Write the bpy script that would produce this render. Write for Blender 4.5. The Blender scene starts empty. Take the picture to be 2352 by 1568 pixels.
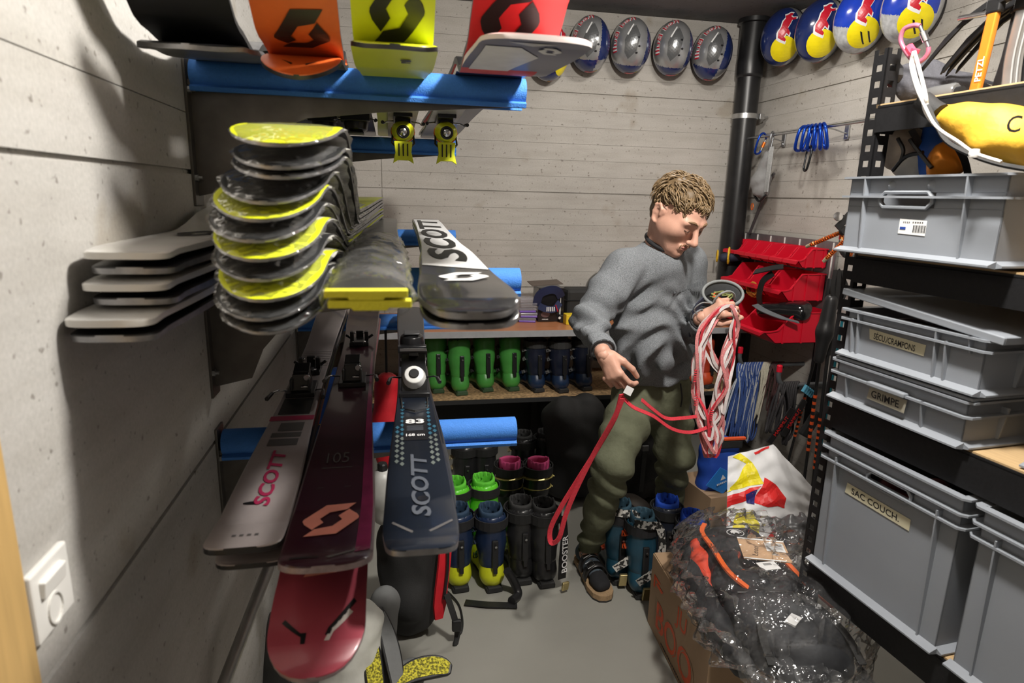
import bpy, bmesh, math, random
import numpy as np
from mathutils import Vector, Matrix, Euler
random.seed(7); np.random.seed(7)
SC = bpy.context.scene
COL = SC.collection
PI = math.pi
# ------------------------------------------------------------------ camera
FPX, CX, CY, CAMH = 1430.0, 1176.0, 784.0, 1.62
def cam_axes(yaw, tilt, roll):
    yaw, tilt, roll = [math.radians(v) for v in (yaw, tilt, roll)]
    F = Vector((math.sin(yaw)*math.cos(tilt), math.cos(yaw)*math.cos(tilt), -math.sin(tilt)))
    R = Vector((math.cos(yaw), -math.sin(yaw), 0)); D = F.cross(R)
    r = R*math.cos(roll) + D*math.sin(roll); d = -R*math.sin(roll) + D*math.cos(roll)
    return r, d, F
RT, DN, FW = cam_axes(11.1, 13.1, -1.44)
cd = bpy.data.cameras.new('camera'); cam = bpy.data.objects.new('camera', cd); COL.objects.link(cam)
cd.lens = FPX/2352*36; cd.sensor_width = 36; cd.clip_start = .02
m = Matrix.Identity(4)
for i, v in enumerate((RT, -DN, -FW)):
    for j in range(3): m[j][i] = v[j]
m.translation = (0, 0, CAMH); cam.matrix_world = m
cd.dof.use_dof = True; cd.dof.focus_distance = 2.35; cd.dof.aperture_fstop = 5.0
SC.camera = cam
# ------------------------------------------------------------------ light
w = bpy.data.worlds.new('world'); SC.world = w; w.use_nodes = True
w.node_tree.nodes['Background'].inputs[0].default_value = (.8, .85, 1, 1)
w.node_tree.nodes['Background'].inputs[1].default_value = .02
def area(name, loc, size, power, col=(1, .95, .88), rot=(0, 0, 0), shape='DISK', size_y=None):
    l = bpy.data.lights.new(name, 'AREA'); l.shape = shape; l.size = size
    if size_y: l.size_y = size_y
    l.energy = power; l.color = col
    o = bpy.data.objects.new(name, l); COL.objects.link(o); o.location = loc; o.rotation_euler = rot
    return o
def bulb(name, loc, radius, power, col=(1, .95, .88)):
    l = bpy.data.lights.new(name, 'POINT'); l.shadow_soft_size = radius; l.energy = power; l.color = col
    o = bpy.data.objects.new(name, l); COL.objects.link(o); o.location = loc; return o
bulb('ceiling_lamp_light', (.76, .86, 2.62), .08, 142)
area('ceiling_lamp_light_far', (1.45, 2.85, 2.68), .26, 13.5)
vs = SC.view_settings
vs.view_transform = 'Standard'; vs.look = 'None'; vs.gamma = 1; vs.use_curve_mapping = False
vs.exposure = 0.28
# ------------------------------------------------------------------ picking real positions from known planes
def ray(p): return RT*(p[0]-CX) + DN*(p[1]-CY) + FW*FPX
CAMP = Vector((0, 0, CAMH))
def PY(px, py, y): r = ray((px, py)); return CAMP + r*(y/r.y)
def PX(px, py, x): r = ray((px, py)); return CAMP + r*(x/r.x)
def PZ(px, py, z): r = ray((px, py)); return CAMP + r*((z-CAMH)/r.z)
# ------------------------------------------------------------------ materials
MATS = {}
def mat(name, col, rough=.5, metal=0., var=.08, scale=30., bump=0., spec=.5, bscale=None, coat=0., alpha=1., detail=4., aniso=None, sheen=0., trans=0., hard=0.):
    if name in MATS: return MATS[name]
    m = bpy.data.materials.new(name); m.use_nodes = True; MATS[name] = m
    nt = m.node_tree; N = nt.nodes; L = nt.links; b = N['Principled BSDF']
    col = tuple(col) + (1,)
    b.inputs['Roughness'].default_value = rough; b.inputs['Metallic'].default_value = metal
    b.inputs['Specular IOR Level'].default_value = spec
    b.inputs['Coat Weight'].default_value = coat; b.inputs['Coat Roughness'].default_value = .08
    b.inputs['Alpha'].default_value = alpha; b.inputs['Sheen Weight'].default_value = sheen
    b.inputs['Transmission Weight'].default_value = trans
    tc = N.new('ShaderNodeTexCoord')
    mp = N.new('ShaderNodeMapping'); L.new(tc.outputs['Object'], mp.inputs[0])
    if aniso: mp.inputs['Scale'].default_value = aniso
    no = N.new('ShaderNodeTexNoise'); no.inputs['Scale'].default_value = scale; no.inputs['Detail'].default_value = detail
    L.new(mp.outputs[0], no.inputs['Vector'])
    mx = N.new('ShaderNodeMix'); mx.data_type = 'RGBA'
    mx.inputs['A'].default_value = tuple(max(0, c*(1-var*2)) for c in col[:3]) + (1,)
    mx.inputs['B'].default_value = tuple(min(1, c*(1+var*2)) for c in col[:3]) + (1,)
    src = no.outputs['Fac']
    if hard:
        mr = N.new('ShaderNodeMapRange'); mr.inputs[1].default_value = .5-hard; mr.inputs[2].default_value = .5+hard; L.new(src, mr.inputs[0]); src = mr.outputs[0]
    L.new(src, mx.inputs['Factor']); L.new(mx.outputs['Result'], b.inputs['Base Color'])
    if bump:
        n2 = no
        if bscale:
            n2 = N.new('ShaderNodeTexNoise'); n2.inputs['Scale'].default_value = bscale; n2.inputs['Detail'].default_value = 3
            L.new(mp.outputs[0], n2.inputs['Vector'])
        bp = N.new('ShaderNodeBump'); bp.inputs['Strength'].default_value = bump; bp.inputs['Distance'].default_value = .01
        L.new(n2.outputs['Fac'], bp.inputs['Height']); L.new(bp.outputs[0], b.inputs['Normal'])
    return m
def concrete(name, col, seed):
    m = bpy.data.materials.new(name); m.use_nodes = True; MATS[name] = m
    nt = m.node_tree; N = nt.nodes; L = nt.links; b = N['Principled BSDF']
    b.inputs['Roughness'].default_value = .85; b.inputs['Specular IOR Level'].default_value = .25
    tc = N.new('ShaderNodeTexCoord'); mp = N.new('ShaderNodeMapping'); L.new(tc.outputs['Object'], mp.inputs[0]); mp.inputs['Location'].default_value = (seed, seed*2, 0)
    def noise(s, d=4, sc=None):
        n = N.new('ShaderNodeTexNoise'); n.inputs['Scale'].default_value = s; n.inputs['Detail'].default_value = d
        if sc:
            q = N.new('ShaderNodeMapping'); q.inputs['Scale'].default_value = sc; L.new(mp.outputs[0], q.inputs[0]); L.new(q.outputs[0], n.inputs['Vector'])
        else: L.new(mp.outputs[0], n.inputs['Vector'])
        return n
    def ramp(src, a, bb, ca, cb):
        r = N.new('ShaderNodeValToRGB'); r.color_ramp.elements[0].position = a; r.color_ramp.elements[1].position = bb
        r.color_ramp.elements[0].color = ca; r.color_ramp.elements[1].color = cb; L.new(src, r.inputs[0]); return r
    def mul(x, y, f=1.):
        k = N.new('ShaderNodeMix'); k.data_type = 'RGBA'; k.blend_type = 'MULTIPLY'; k.inputs['Factor'].default_value = f
        L.new(x, k.inputs['A']); L.new(y, k.inputs['B']); return k.outputs['Result']
    c = tuple(col)
    big = ramp(noise(1.6, 5).outputs['Fac'], .3, .75, tuple(v*.86 for v in c)+(1,), tuple(min(1, v*1.1) for v in c)+(1,))
    streak = ramp(noise(3, 4, (1.2, 1.2, 9)).outputs['Fac'], .32, .6, (.86, .85, .83, 1), (1, 1, 1, 1))
    pits = ramp(noise(55, 2).outputs['Fac'], .27, .34, (.45, .43, .4, 1), (1, 1, 1, 1))
    fine = ramp(noise(160, 3).outputs['Fac'], .2, .8, (.88, .88, .88, 1), (1.08, 1.08, 1.08, 1))
    stain = ramp(noise(4.2, 3).outputs['Fac'], .28, .36, (.72, .66, .56, 1), (1, 1, 1, 1))
    r = mul(big.outputs[0], streak.outputs[0], .7); r = mul(r, pits.outputs[0], .8); r = mul(r, fine.outputs[0]); r = mul(r, stain.outputs[0], .6)
    L.new(r, b.inputs['Base Color'])
    bp = N.new('ShaderNodeBump'); bp.inputs['Strength'].default_value = .25; bp.inputs['Distance'].default_value = .004
    L.new(noise(70, 4).outputs['Fac'], bp.inputs['Height']); L.new(bp.outputs[0], b.inputs['Normal'])
    return m
def film(name, tint=(.75, .75, .75), milk=.05, rough=.08, gloss=.55, base=.03):
    """thin clear plastic: transparent, with a fresnel sheen and a little milkiness"""
    if name in MATS: return MATS[name]
    m = bpy.data.materials.new(name); m.use_nodes = True; MATS[name] = m
    nt = m.node_tree; N = nt.nodes; L = nt.links; N.remove(N['Principled BSDF'])
    tr = N.new('ShaderNodeBsdfTransparent'); gl = N.new('ShaderNodeBsdfGlossy'); gl.inputs['Roughness'].default_value = rough; df = N.new('ShaderNodeBsdfDiffuse'); df.inputs['Color'].default_value = tuple(tint)+(1,)
    tc = N.new('ShaderNodeTexCoord'); no = N.new('ShaderNodeTexNoise'); no.inputs['Scale'].default_value = 16; no.inputs['Detail'].default_value = 4
    L.new(tc.outputs['Object'], no.inputs['Vector'])
    mr = N.new('ShaderNodeMapRange'); mr.inputs[1].default_value = .35; mr.inputs[2].default_value = .7; mr.inputs[3].default_value = milk*.25; mr.inputs[4].default_value = milk*1.6
    L.new(no.outputs['Fac'], mr.inputs[0])
    bp = N.new('ShaderNodeBump'); bp.inputs['Strength'].default_value = 1.; bp.inputs['Distance'].default_value = .016
    n2 = N.new('ShaderNodeTexNoise'); n2.inputs['Scale'].default_value = 26; n2.inputs['Detail'].default_value = 2; L.new(tc.outputs['Object'], n2.inputs['Vector'])
    L.new(n2.outputs['Fac'], bp.inputs['Height']); L.new(bp.outputs[0], gl.inputs['Normal'])
    lw = N.new('ShaderNodeLayerWeight'); lw.inputs['Blend'].default_value = .2; L.new(bp.outputs[0], lw.inputs['Normal'])
    ma = N.new('ShaderNodeMath'); ma.operation = 'MULTIPLY_ADD'; ma.inputs[1].default_value = gloss; ma.inputs[2].default_value = base; L.new(lw.outputs['Fresnel'], ma.inputs[0])
    m1 = N.new('ShaderNodeMixShader'); L.new(ma.outputs[0], m1.inputs[0]); L.new(tr.outputs[0], m1.inputs[1]); L.new(gl.outputs[0], m1.inputs[2])
    m2 = N.new('ShaderNodeMixShader'); L.new(mr.outputs[0], m2.inputs[0]); L.new(m1.outputs[0], m2.inputs[1]); L.new(df.outputs[0], m2.inputs[2])
    L.new(m2.outputs[0], N['Material Output'].inputs[0])
    return m
# ------------------------------------------------------------------ objects
def tag(o, label=None, cat=None, group=None, kind=None):
    if label: o['label'] = label
    if cat: o['category'] = cat
    if group: o['group'] = group
    if kind: o['kind'] = kind
    return o
def thing(name, label, cat, loc=(0, 0, 0), rot=(0, 0, 0), group=None):
    o = bpy.data.objects.new(name, None); COL.objects.link(o); o.location = loc; o.rotation_euler = rot
    o.empty_display_size = .05
    return tag(o, label, cat, group)
def link_mesh(name, me, mats=None, parent=None, loc=None, rot=None):
    o = bpy.data.objects.new(name, me); COL.objects.link(o)
    if mats is not None:
        for k in (mats if isinstance(mats, (list, tuple)) else [mats]): me.materials.append(k)
    if parent is not None: o.parent = parent
    if loc is not None: o.location = loc
    if rot is not None: o.rotation_euler = rot
    return o
def copy_tree(o, parent=None):
    c = o.copy(); COL.objects.link(c); c.parent = parent
    for ch in list(o.children): copy_tree(ch, c)
    return c
class MB:
    def __init__(s): s.v = []; s.f = []; s.mi = []
    def add(s, v, f, mi=0):
        k = len(s.v); s.v += [tuple(p) for p in v]
        for q in f: s.f.append([i+k for i in q]); s.mi.append(mi)
        return s
    def box(s, c, d, rot=None, mi=0, taper=(1, 1)):
        vs = []
        for z in (-1, 1):
            tx, ty = (taper if z > 0 else (1, 1))
            for x, y in ((-1, -1), (1, -1), (1, 1), (-1, 1)): vs.append(Vector((x*d[0]/2*tx, y*d[1]/2*ty, z*d[2]/2)))
        if rot is not None:
            R = Euler(rot).to_matrix() if not isinstance(rot, Matrix) else rot
            vs = [R @ q for q in vs]
        vs = [q+Vector(c) for q in vs]
        return s.add(vs, [(3, 2, 1, 0), (4, 5, 6, 7), (0, 1, 5, 4), (1, 2, 6, 5), (2, 3, 7, 6), (3, 0, 4, 7)], mi)
    def lohi(s, lo, hi, mi=0):
        return s.box([(a+b)/2 for a, b in zip(lo, hi)], [b-a for a, b in zip(lo, hi)], None, mi)
    def prism(s, poly, fn, a, b, mi=0):
        """poly of 2-D points, fn(p, h) -> 3-D, between heights a and b"""
        n = len(poly); vs = [fn(p, a) for p in poly] + [fn(p, b) for p in poly]
        fs = [list(range(n))[::-1], list(range(n, 2*n))] + [(i, (i+1) % n, n+(i+1) % n, n+i) for i in range(n)]
        return s.add(vs, fs, mi)
    def tube(s, path, r, n=8, mi=0, cap=True, closed=False, flat=None):
        """round tube, r number or list; flat=(w,h,upvector) gives a flat strap"""
        P = [Vector(p) for p in path]; m = len(P); rs = r if isinstance(r, (list, tuple)) else [r]*m
        ref = None; vs = []
        for i in range(m):
            a = P[(i-1) % m] if (closed or i > 0) else P[i]; b = P[(i+1) % m] if (closed or i < m-1) else P[i]
            t = (b-a); t = t.normalized() if t.length > 1e-9 else Vector((0, 0, 1))
            if flat:
                u = Vector(flat[2]); u = (u - t*u.dot(t)); u = u.normalized() if u.length > 1e-6 else t.orthogonal().normalized()
            elif ref is None: u = t.orthogonal().normalized()
            else:
                u = ref - t*ref.dot(t); u = u.normalized() if u.length > 1e-6 else t.orthogonal().normalized()
            ref = u; w_ = t.cross(u)
            if flat:
                for sx, sy in ((-1, -1), (1, -1), (1, 1), (-1, 1)): vs.append(P[i] + w_*sx*flat[0]/2*rs[i] + u*sy*flat[1]/2)
            else:
                for k in range(n):
                    an = 2*PI*k/n; vs.append(P[i] + (u*math.cos(an) + w_*math.sin(an))*rs[i])
        n = 4 if flat else n
        fs = []
        for i in range(m if closed else m-1):
            j = (i+1) % m
            for k in range(n): fs.append((i*n+k, i*n+(k+1) % n, j*n+(k+1) % n, j*n+k))
        if cap and not closed: fs += [list(range(n))[::-1], [(m-1)*n+k for k in range(n)]]
        return s.add(vs, fs, mi)
    def lathe(s, prof, n=20, c=(0, 0, 0), axis=None, mi=0, sx=1, sy=1):
        R = Vector((0, 0, 1)).rotation_difference(Vector(axis)).to_matrix() if axis is not None else Matrix.Identity(3)
        vs = []
        for r, z in prof:
            for k in range(n):
                an = 2*PI*k/n; vs.append(R @ Vector((r*math.cos(an)*sx, r*math.sin(an)*sy, z)) + Vector(c))
        fs = [(i*n+k, i*n+(k+1) % n, (i+1)*n+(k+1) % n, (i+1)*n+k) for i in range(len(prof)-1) for k in range(n)]
        fs += [list(range(n))[::-1], [(len(prof)-1)*n+k for k in range(n)]]
        return s.add(vs, fs, mi)
    def grid(s, fn, nu, nv, mi=0, wrap_u=False):
        vs = [fn(i/(nu-1) if not wrap_u else i/nu, j/(nv-1)) for j in range(nv) for i in range(nu)]
        fs = []
        for j in range(nv-1):
            for i in range(nu if wrap_u else nu-1):
                k = (i+1) % nu; fs.append((j*nu+i, j*nu+k, (j+1)*nu+k, (j+1)*nu+i))
        return s.add(vs, fs, mi)
    def mesh(s, name, smooth=None):
        me = bpy.data.meshes.new(name); me.from_pydata([tuple(q) for q in s.v], [], s.f)
        if any(s.mi): me.polygons.foreach_set('material_index', s.mi)
        if smooth is not None:
            me.polygons.foreach_set('use_smooth', [True]*len(me.polygons)); me.set_sharp_from_angle(angle=math.radians(smooth))
        me.update(); return me
    def build(s, name, mats, parent=None, smooth=None, bevel=0, loc=None, rot=None, solid=0, sub=0):
        o = link_mesh(name, s.mesh(name, smooth), mats, parent, loc, rot)
        if solid: q = o.modifiers.new('solid', 'SOLIDIFY'); q.thickness = solid; q.offset = 0
        if bevel: q = o.modifiers.new('bevel', 'BEVEL'); q.width = bevel; q.segments = 2; q.limit_method = 'ANGLE'
        if sub: q = o.modifiers.new('sub', 'SUBSURF'); q.levels = sub; q.render_levels = sub
        return o
def spline(pts, n=8, closed=False):
    """Catmull-Rom through points"""
    P = [Vector(p) for p in pts]; out = []; m = len(P)
    for i in range(m if closed else m-1):
        p0 = P[(i-1) % m] if (closed or i > 0) else P[0]*2-P[1]
        p1 = P[i]; p2 = P[(i+1) % m]; p3 = P[(i+2) % m] if (closed or i < m-2) else P[-1]*2-P[-2]
        for k in range(n):
            t = k/n
            out.append(.5*((2*p1) + (p2-p0)*t + (2*p0-5*p1+4*p2-p3)*t*t + (3*p1-p0-3*p2+p3)*t**3))
    if not closed: out.append(P[-1])
    return out
TXT = {}
def text2d(body, bold=.0, shear=0., res=3):
    """flat glyph mesh: verts (centred, height 1 = cap height), faces"""
    key = (body, bold, shear)
    if key in TXT: return TXT[key]
    cu = bpy.data.curves.new('t', 'FONT'); cu.body = body; cu.size = 1; cu.offset = bold; cu.shear = shear; cu.resolution_u = res; cu.fill_mode = 'FRONT'
    o = bpy.data.objects.new('t', cu); COL.objects.link(o)
    dg = bpy.context.evaluated_depsgraph_get(); dg.update()
    me = bpy.data.meshes.new_from_object(o.evaluated_get(dg))
    v = [(q.co.x, q.co.y) for q in me.vertices]; f = [list(p.vertices) for p in me.polygons]
    bpy.data.objects.remove(o); bpy.data.curves.remove(cu); bpy.data.meshes.remove(me)
    x0 = min(a for a, _ in v); x1 = max(a for a, _ in v); y0 = min(b for _, b in v); y1 = max(b for _, b in v)
    v = [((a-(x0+x1)/2)/(y1-y0), (b-(y0+y1)/2)/(y1-y0)) for a, b in v]
    TXT[key] = (v, f, (x1-x0)/(y1-y0)); return TXT[key]
def subdiv2d(v, f, maxlen):
    bm = bmesh.new(); bv = [bm.verts.new((a, b, 0)) for a, b in v]
    for q in f:
        try: bm.faces.new([bv[i] for i in q])
        except ValueError: pass
    bmesh.ops.triangulate(bm, faces=bm.faces[:])
    for _ in range(6):
        es = [e for e in bm.edges if e.calc_length() > maxlen]
        if not es: break
        bmesh.ops.subdivide_edges(bm, edges=es, cuts=1)
        bmesh.ops.triangulate(bm, faces=[q for q in bm.faces if len(q.verts) > 3])
    bm.verts.index_update()
    r = [(q.co.x, q.co.y) for q in bm.verts], [[x.index for x in q.verts] for q in bm.faces]; bm.free(); return r
def decal(name, v, f, fn, mt, parent, maxlen=None, **kw):
    """print mapped on a surface: fn(a,b) -> 3-D point"""
    if maxlen: v, f = subdiv2d(v, f, maxlen)
    mb = MB(); mb.add([fn(a, b) for a, b in v], f); return mb.build(name, mt, parent, **kw)
def text_on(body, origin, ex, ey, h, mt, parent, name='lettering', bold=.01, shear=0., sx=1., off=.0006, maxw=None):
    """flat text centred at origin with x axis ex, y axis ey, cap height h"""
    v, f, wd = text2d(body, bold, shear); ex = Vector(ex).normalized(); ey = Vector(ey).normalized(); nz = ex.cross(ey); o = Vector(origin)
    if maxw: sx = maxw/(wd*h)
    return decal(name, v, f, lambda a, b: o + ex*a*h*sx + ey*b*h + nz*off, mt, parent)
def poly_on(poly, origin, ex, ey, mt, parent, name, off=.0006):
    ex = Vector(ex).normalized(); ey = Vector(ey).normalized(); nz = ex.cross(ey); o = Vector(origin)
    return decal(name, poly, [list(range(len(poly)))], lambda a, b: o + ex*a + ey*b + nz*off, mt, parent)
def fine_print(origin, ex, ey, wd, h, mt, parent, n=6, off=.0006):
    """a row of strokes where the photograph's lettering is too small to read"""
    rr = random.Random(int(wd*1e4)+n); x = -wd/2; k = 0
    while k < n:
        w_ = wd/n*rr.uniform(.5, .8); poly_on([(x, -h/2), (x+w_, -h/2), (x+w_, h/2), (x, h/2)], origin, ex, ey, mt, parent, 'fine_print', off); x += wd/n; k += 1
def circle2d(r, n=20, c=(0, 0), ry=None): return [(c[0]+r*math.cos(2*PI*k/n), c[1]+(ry or r)*math.sin(2*PI*k/n)) for k in range(n)]
# ------------------------------------------------------------------ implicit surfaces for soft shapes
def surface_net(F, lo, h):
    F = np.asarray(F); ins = F < 0
    nx, ny, nz = F.shape
    cs = np.zeros((nx-1, ny-1, nz-1, 3)); cn = np.zeros((nx-1, ny-1, nz-1))
    corner = lambda A, i, j, k: A[i:nx-1+i, j:ny-1+j, k:nz-1+k]
    for ax in range(3):
        o1, o2 = [q for q in range(3) if q != ax]
        for a in (0, 1):
            for b in (0, 1):
                s = [0, 0, 0]; s[o1] = a; s[o2] = b; e = list(s); e[ax] = 1
                f0 = corner(F, *s); f1 = corner(F, *e); mk = corner(ins, *s) != corner(ins, *e)
                t = np.where(mk, f0/np.where(mk, f0-f1, 1), 0)
                cn += mk
                cs[..., ax] += np.where(mk, t, 0); cs[..., o1] += mk*a; cs[..., o2] += mk*b
    act = cn > 0; idx = -np.ones(act.shape, int); idx[act] = np.arange(act.sum())
    g = np.argwhere(act); V = (g + cs[act]/cn[act][:, None])*h + np.array(lo)
    Q = []
    for ax in range(3):
        o1, o2 = [(1, 2), (2, 0), (0, 1)][ax]
        sl0 = [slice(None)]*3; sl1 = [slice(None)]*3; sl0[ax] = slice(0, -1); sl1[ax] = slice(1, None)
        a = ins[tuple(sl0)]; b = ins[tuple(sl1)]
        e = np.argwhere(a != b); fl = a[a != b]
        ok = (e[:, o1] > 0) & (e[:, o2] > 0) & (e[:, o1] < F.shape[o1]-1) & (e[:, o2] < F.shape[o2]-1)
        e = e[ok]; fl = fl[ok]
        def at(d1, d2):
            q = e.copy(); q[:, o1] -= d1; q[:, o2] -= d2; return idx[q[:, 0], q[:, 1], q[:, 2]]
        q = np.stack([at(0, 0), at(1, 0), at(1, 1), at(0, 1)], 1)
        q[~fl] = q[~fl][:, ::-1]; Q.append(q)
    return V, np.concatenate(Q)
def vnoise(P, s, seed=0):
    """smooth pseudo noise from a few sines, about -1..1"""
    rs = np.random.RandomState(seed); out = np.zeros(P.shape[:-1])
    for k in range(5):
        d = rs.normal(size=3); d /= np.linalg.norm(d); out += np.sin((P @ d)*s*(.7+.25*k) + rs.rand()*6.28 + 1.3*np.sin(P @ rs.normal(size=3)*s*.5))
    return out/3
class Soft:
    """smooth union of tapered, optionally flattened bars"""
    def __init__(s, k=.03): s.it = []; s.k = k; s.cut = []; s.disp = None
    def bar(s, a, b, ra, rb=None, k=None, sc=None, M=None):
        s.it.append((np.array(a, float), np.array(b, float), ra, ra if rb is None else rb, s.k if k is None else k, sc, M)); return s
    def ball(s, c, r, k=None, sc=None, M=None): return s.bar(c, c, r, r, k, sc, M)
    def chain(s, pts, rs, k=None, **kw):
        for i in range(len(pts)-1): s.bar(pts[i], pts[i+1], rs[i], rs[i+1], k, **kw)
        return s
    def dig(s, a, b, ra, rb=None, k=.01): s.cut.append((np.array(a, float), np.array(b, float), ra, ra if rb is None else rb, k, None, None)); return s
    @staticmethod
    def one(P, it):
        a, b, ra, rb, k, sc, M = it
        Q = P
        if sc is not None:
            c = (a+b)/2; W = np.array(M) if M is not None else np.eye(3)   # rows: local axes
            S = W.T @ np.diag(1/np.array(sc)) @ W
            Q = (P-c) @ S.T + c; a = S @ (a-c)+c; b = S @ (b-c)+c
        ab = b-a; L = ab @ ab
        t = np.clip(((Q-a) @ ab)/L, 0, 1) if L > 1e-12 else np.zeros(Q.shape[:-1])
        dd = np.linalg.norm(Q-a-t[..., None]*ab, axis=-1) - (ra+(rb-ra)*t)
        return dd*(min(sc) if sc is not None else 1)
    def field(s, P):
        D = None
        for it in s.it:
            d = s.one(P, it); k = it[4]
            if D is None: D = d
            elif k <= 0: D = np.minimum(D, d)
            else:
                h = np.clip(.5+.5*(D-d)/k, 0, 1); D = D*(1-h)+d*h - k*h*(1-h)
        for it in s.cut:
            d = -s.one(P, it); k = it[4]; h = np.clip(.5+.5*(d-D)/k, 0, 1); D = D*(1-h)+d*h + k*h*(1-h)
        if s.disp is not None: D = D + s.disp(P)
        return D
    def arrays(s, lo, hi, h, clip=None):
        lo = np.array(lo, float); n = np.ceil((np.array(hi)-lo)/h).astype(int)+1
        g = np.stack(np.meshgrid(*[lo[i]+np.arange(n[i])*h for i in range(3)], indexing='ij'), -1)
        F = s.field(g)
        if clip is not None: F = np.maximum(F, clip(g))
        return surface_net(F, lo, h)
    def build(s, name, lo, hi, h, mt, parent=None, clip=None, sub=0, smooth_it=1, loc=None, rot=None):
        V, Q = s.arrays(lo, hi, h, clip); return soft_mesh(name, V, Q, mt, parent, loc, rot, smooth_it)
def soft_mesh(name, V, Q, mt, parent=None, loc=None, rot=None, smooth_it=1):
    me = bpy.data.meshes.new(name); me.from_pydata(V.tolist(), [], Q.tolist())
    me.polygons.foreach_set('use_smooth', [True]*len(me.polygons)); me.update()
    o = link_mesh(name, me, mt, parent, loc, rot)
    if smooth_it: q = o.modifiers.new('smooth', 'SMOOTH'); q.iterations = smooth_it; q.factor = .5
    return o
# ================================================================== setting
XL, XR, YB, YF, ZC = -.42, 2.37, 3.95, -.7, 2.72
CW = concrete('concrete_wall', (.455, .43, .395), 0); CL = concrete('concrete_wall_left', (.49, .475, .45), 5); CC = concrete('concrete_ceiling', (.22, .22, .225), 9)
def slab(name, lo, hi, mt): return tag(MB().lohi(lo, hi).build(name, mt), kind='structure')
# floor: painted screed
FM = mat('floor_paint', (.285, .28, .25), .36, var=.05, scale=5, bump=.03, bscale=180)
slab('floor', (XL-.2, YF-.2, -.1), (XR+.2, YB+.2, 0), FM)
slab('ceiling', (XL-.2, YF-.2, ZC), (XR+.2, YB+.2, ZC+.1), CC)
SEAMS = [.0, .445, 1.046, 1.65, 2.25, ZC]
wb = slab('wall_back', (XL-.2, YB+.008, 0), (XR+.2, YB+.2, ZC), CW)
wl = slab('wall_left', (XL-.2, YF-.2, 0), (XL-.008, YB+.2, ZC), CL)
wr = slab('wall_right', (XR+.008, YF-.2, 0), (XR+.2, YB+.2, ZC), CW)
slab('wall_front', (XL-.2, YF-.2, 0), (XR+.2, YF, ZC), mat('dark_unseen_wall', (.10, .085, .07), .7))  # unseen wall, coloured dark to cut bounce light and deepen the shadows
rn = random.Random(3)
# boards of the formwork left their print: every board is a piece of the wall
for a, b in zip(SEAMS[:-1], SEAMS[1:]):
    n = max(2, round((b-a)/.1)); st = (b-a)/n
    for k in range(n):
        z0 = a + k*st + (.004 if k == 0 else .0012); z1 = a+(k+1)*st - (.004 if k == n-1 else 0)
        e = rn.uniform(0, .0012)
        MB().lohi((XL, YB-e, z0), (-.052 if k % 1 == 0 else 0, YB+.008, z1)).build('concrete_board', CW, wb)
        MB().lohi((-.047, YB-rn.uniform(0, .0012), z0), (XR, YB+.008, z1)).build('concrete_board', CW, wb)
        MB().lohi((XR-rn.uniform(0, .0012), YF, z0), (XR+.008, YB, z1)).build('concrete_board', CW, wr)
LS = [0, .445, 1.036, 1.655, 1.776, 2.25, ZC]
for a, b in zip(LS[:-1], LS[1:]):
    wide = .005
    MB().lohi((XL-.008, YF, a+(wide if a != 1.776 else .001)), (XL+rn.uniform(0, .0005), YB, b-(wide if b != 1.776 else .001))).build('concrete_board', CL, wl)
# door frame board and light switch by the entrance
tw = mat('door_wood', (.55, .36, .14), .5, var=.12, scale=6, aniso=(14, 14, 1))
t = MB().lohi((XL, .48, 0), (XL+.022, .688, ZC-.5)).build('trim_1', tw, bevel=.003); tag(t, kind='structure')
sw = thing('light_switch', 'white square rocker light switch on the left concrete wall by the door frame', 'switch', (XL, .757, 1.14))
wp = mat('white_plastic', (.78, .77, .74), .3, var=.02)
MB().box((.005, 0, 0), (.01, .084, .090)).build('cover_plate', wp, sw, bevel=.003)
MB().box((.011, -.002, .018), (.010, .05, .022), (0, .12, 0)).build('rocker', wp, sw, bevel=.002)
MB().lathe([(.021, 0), (.021, .004), (.018, .004), (.018, .001)], 20, (.0085, -.002, -.020), (1, 0, 0), sy=.8).build('socket_ring', wp, sw)
# ---------------------------------------------------------------- drain pipe in the corner
pc = PY(1697, 400, 3.84)
dp = thing('drain_pipe', 'black plastic drain pipe running from floor to ceiling in the far right corner', 'pipe', (pc.x, pc.y, 0))
pm = mat('black_pipe', (.012, .012, .013), .34, var=.3, scale=18)
MB().lathe([(.073, 0), (.073, ZC)], 28).build('tube', pm, dp, smooth=40)
MB().lathe([(.074, 2.38), (.079, 2.385), (.081, 2.40), (.081, 2.48), (.079, 2.5), (.079, ZC-.03), (.094, ZC-.025), (.094, ZC)], 28).build('socket', pm, dp, smooth=40)
gs = mat('galvanised', (.55, .56, .57), .32, 1., var=.12, scale=60)
cl = MB().lathe([(.074, 2.135), (.078, 2.135), (.078, 2.165), (.074, 2.165)], 28).build('pipe_clamp', gs, dp, smooth=40)
MB().box((.085, -.05, 2.15), (.03, .022, .034)).box((.1, -.05, 2.15), (.06, .008, .008)).build('bolt', gs, cl, bevel=.002)
MB().box((.04, .08, 2.15), (.012, .06, .012)).build('wall_stud', gs, cl)
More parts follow.
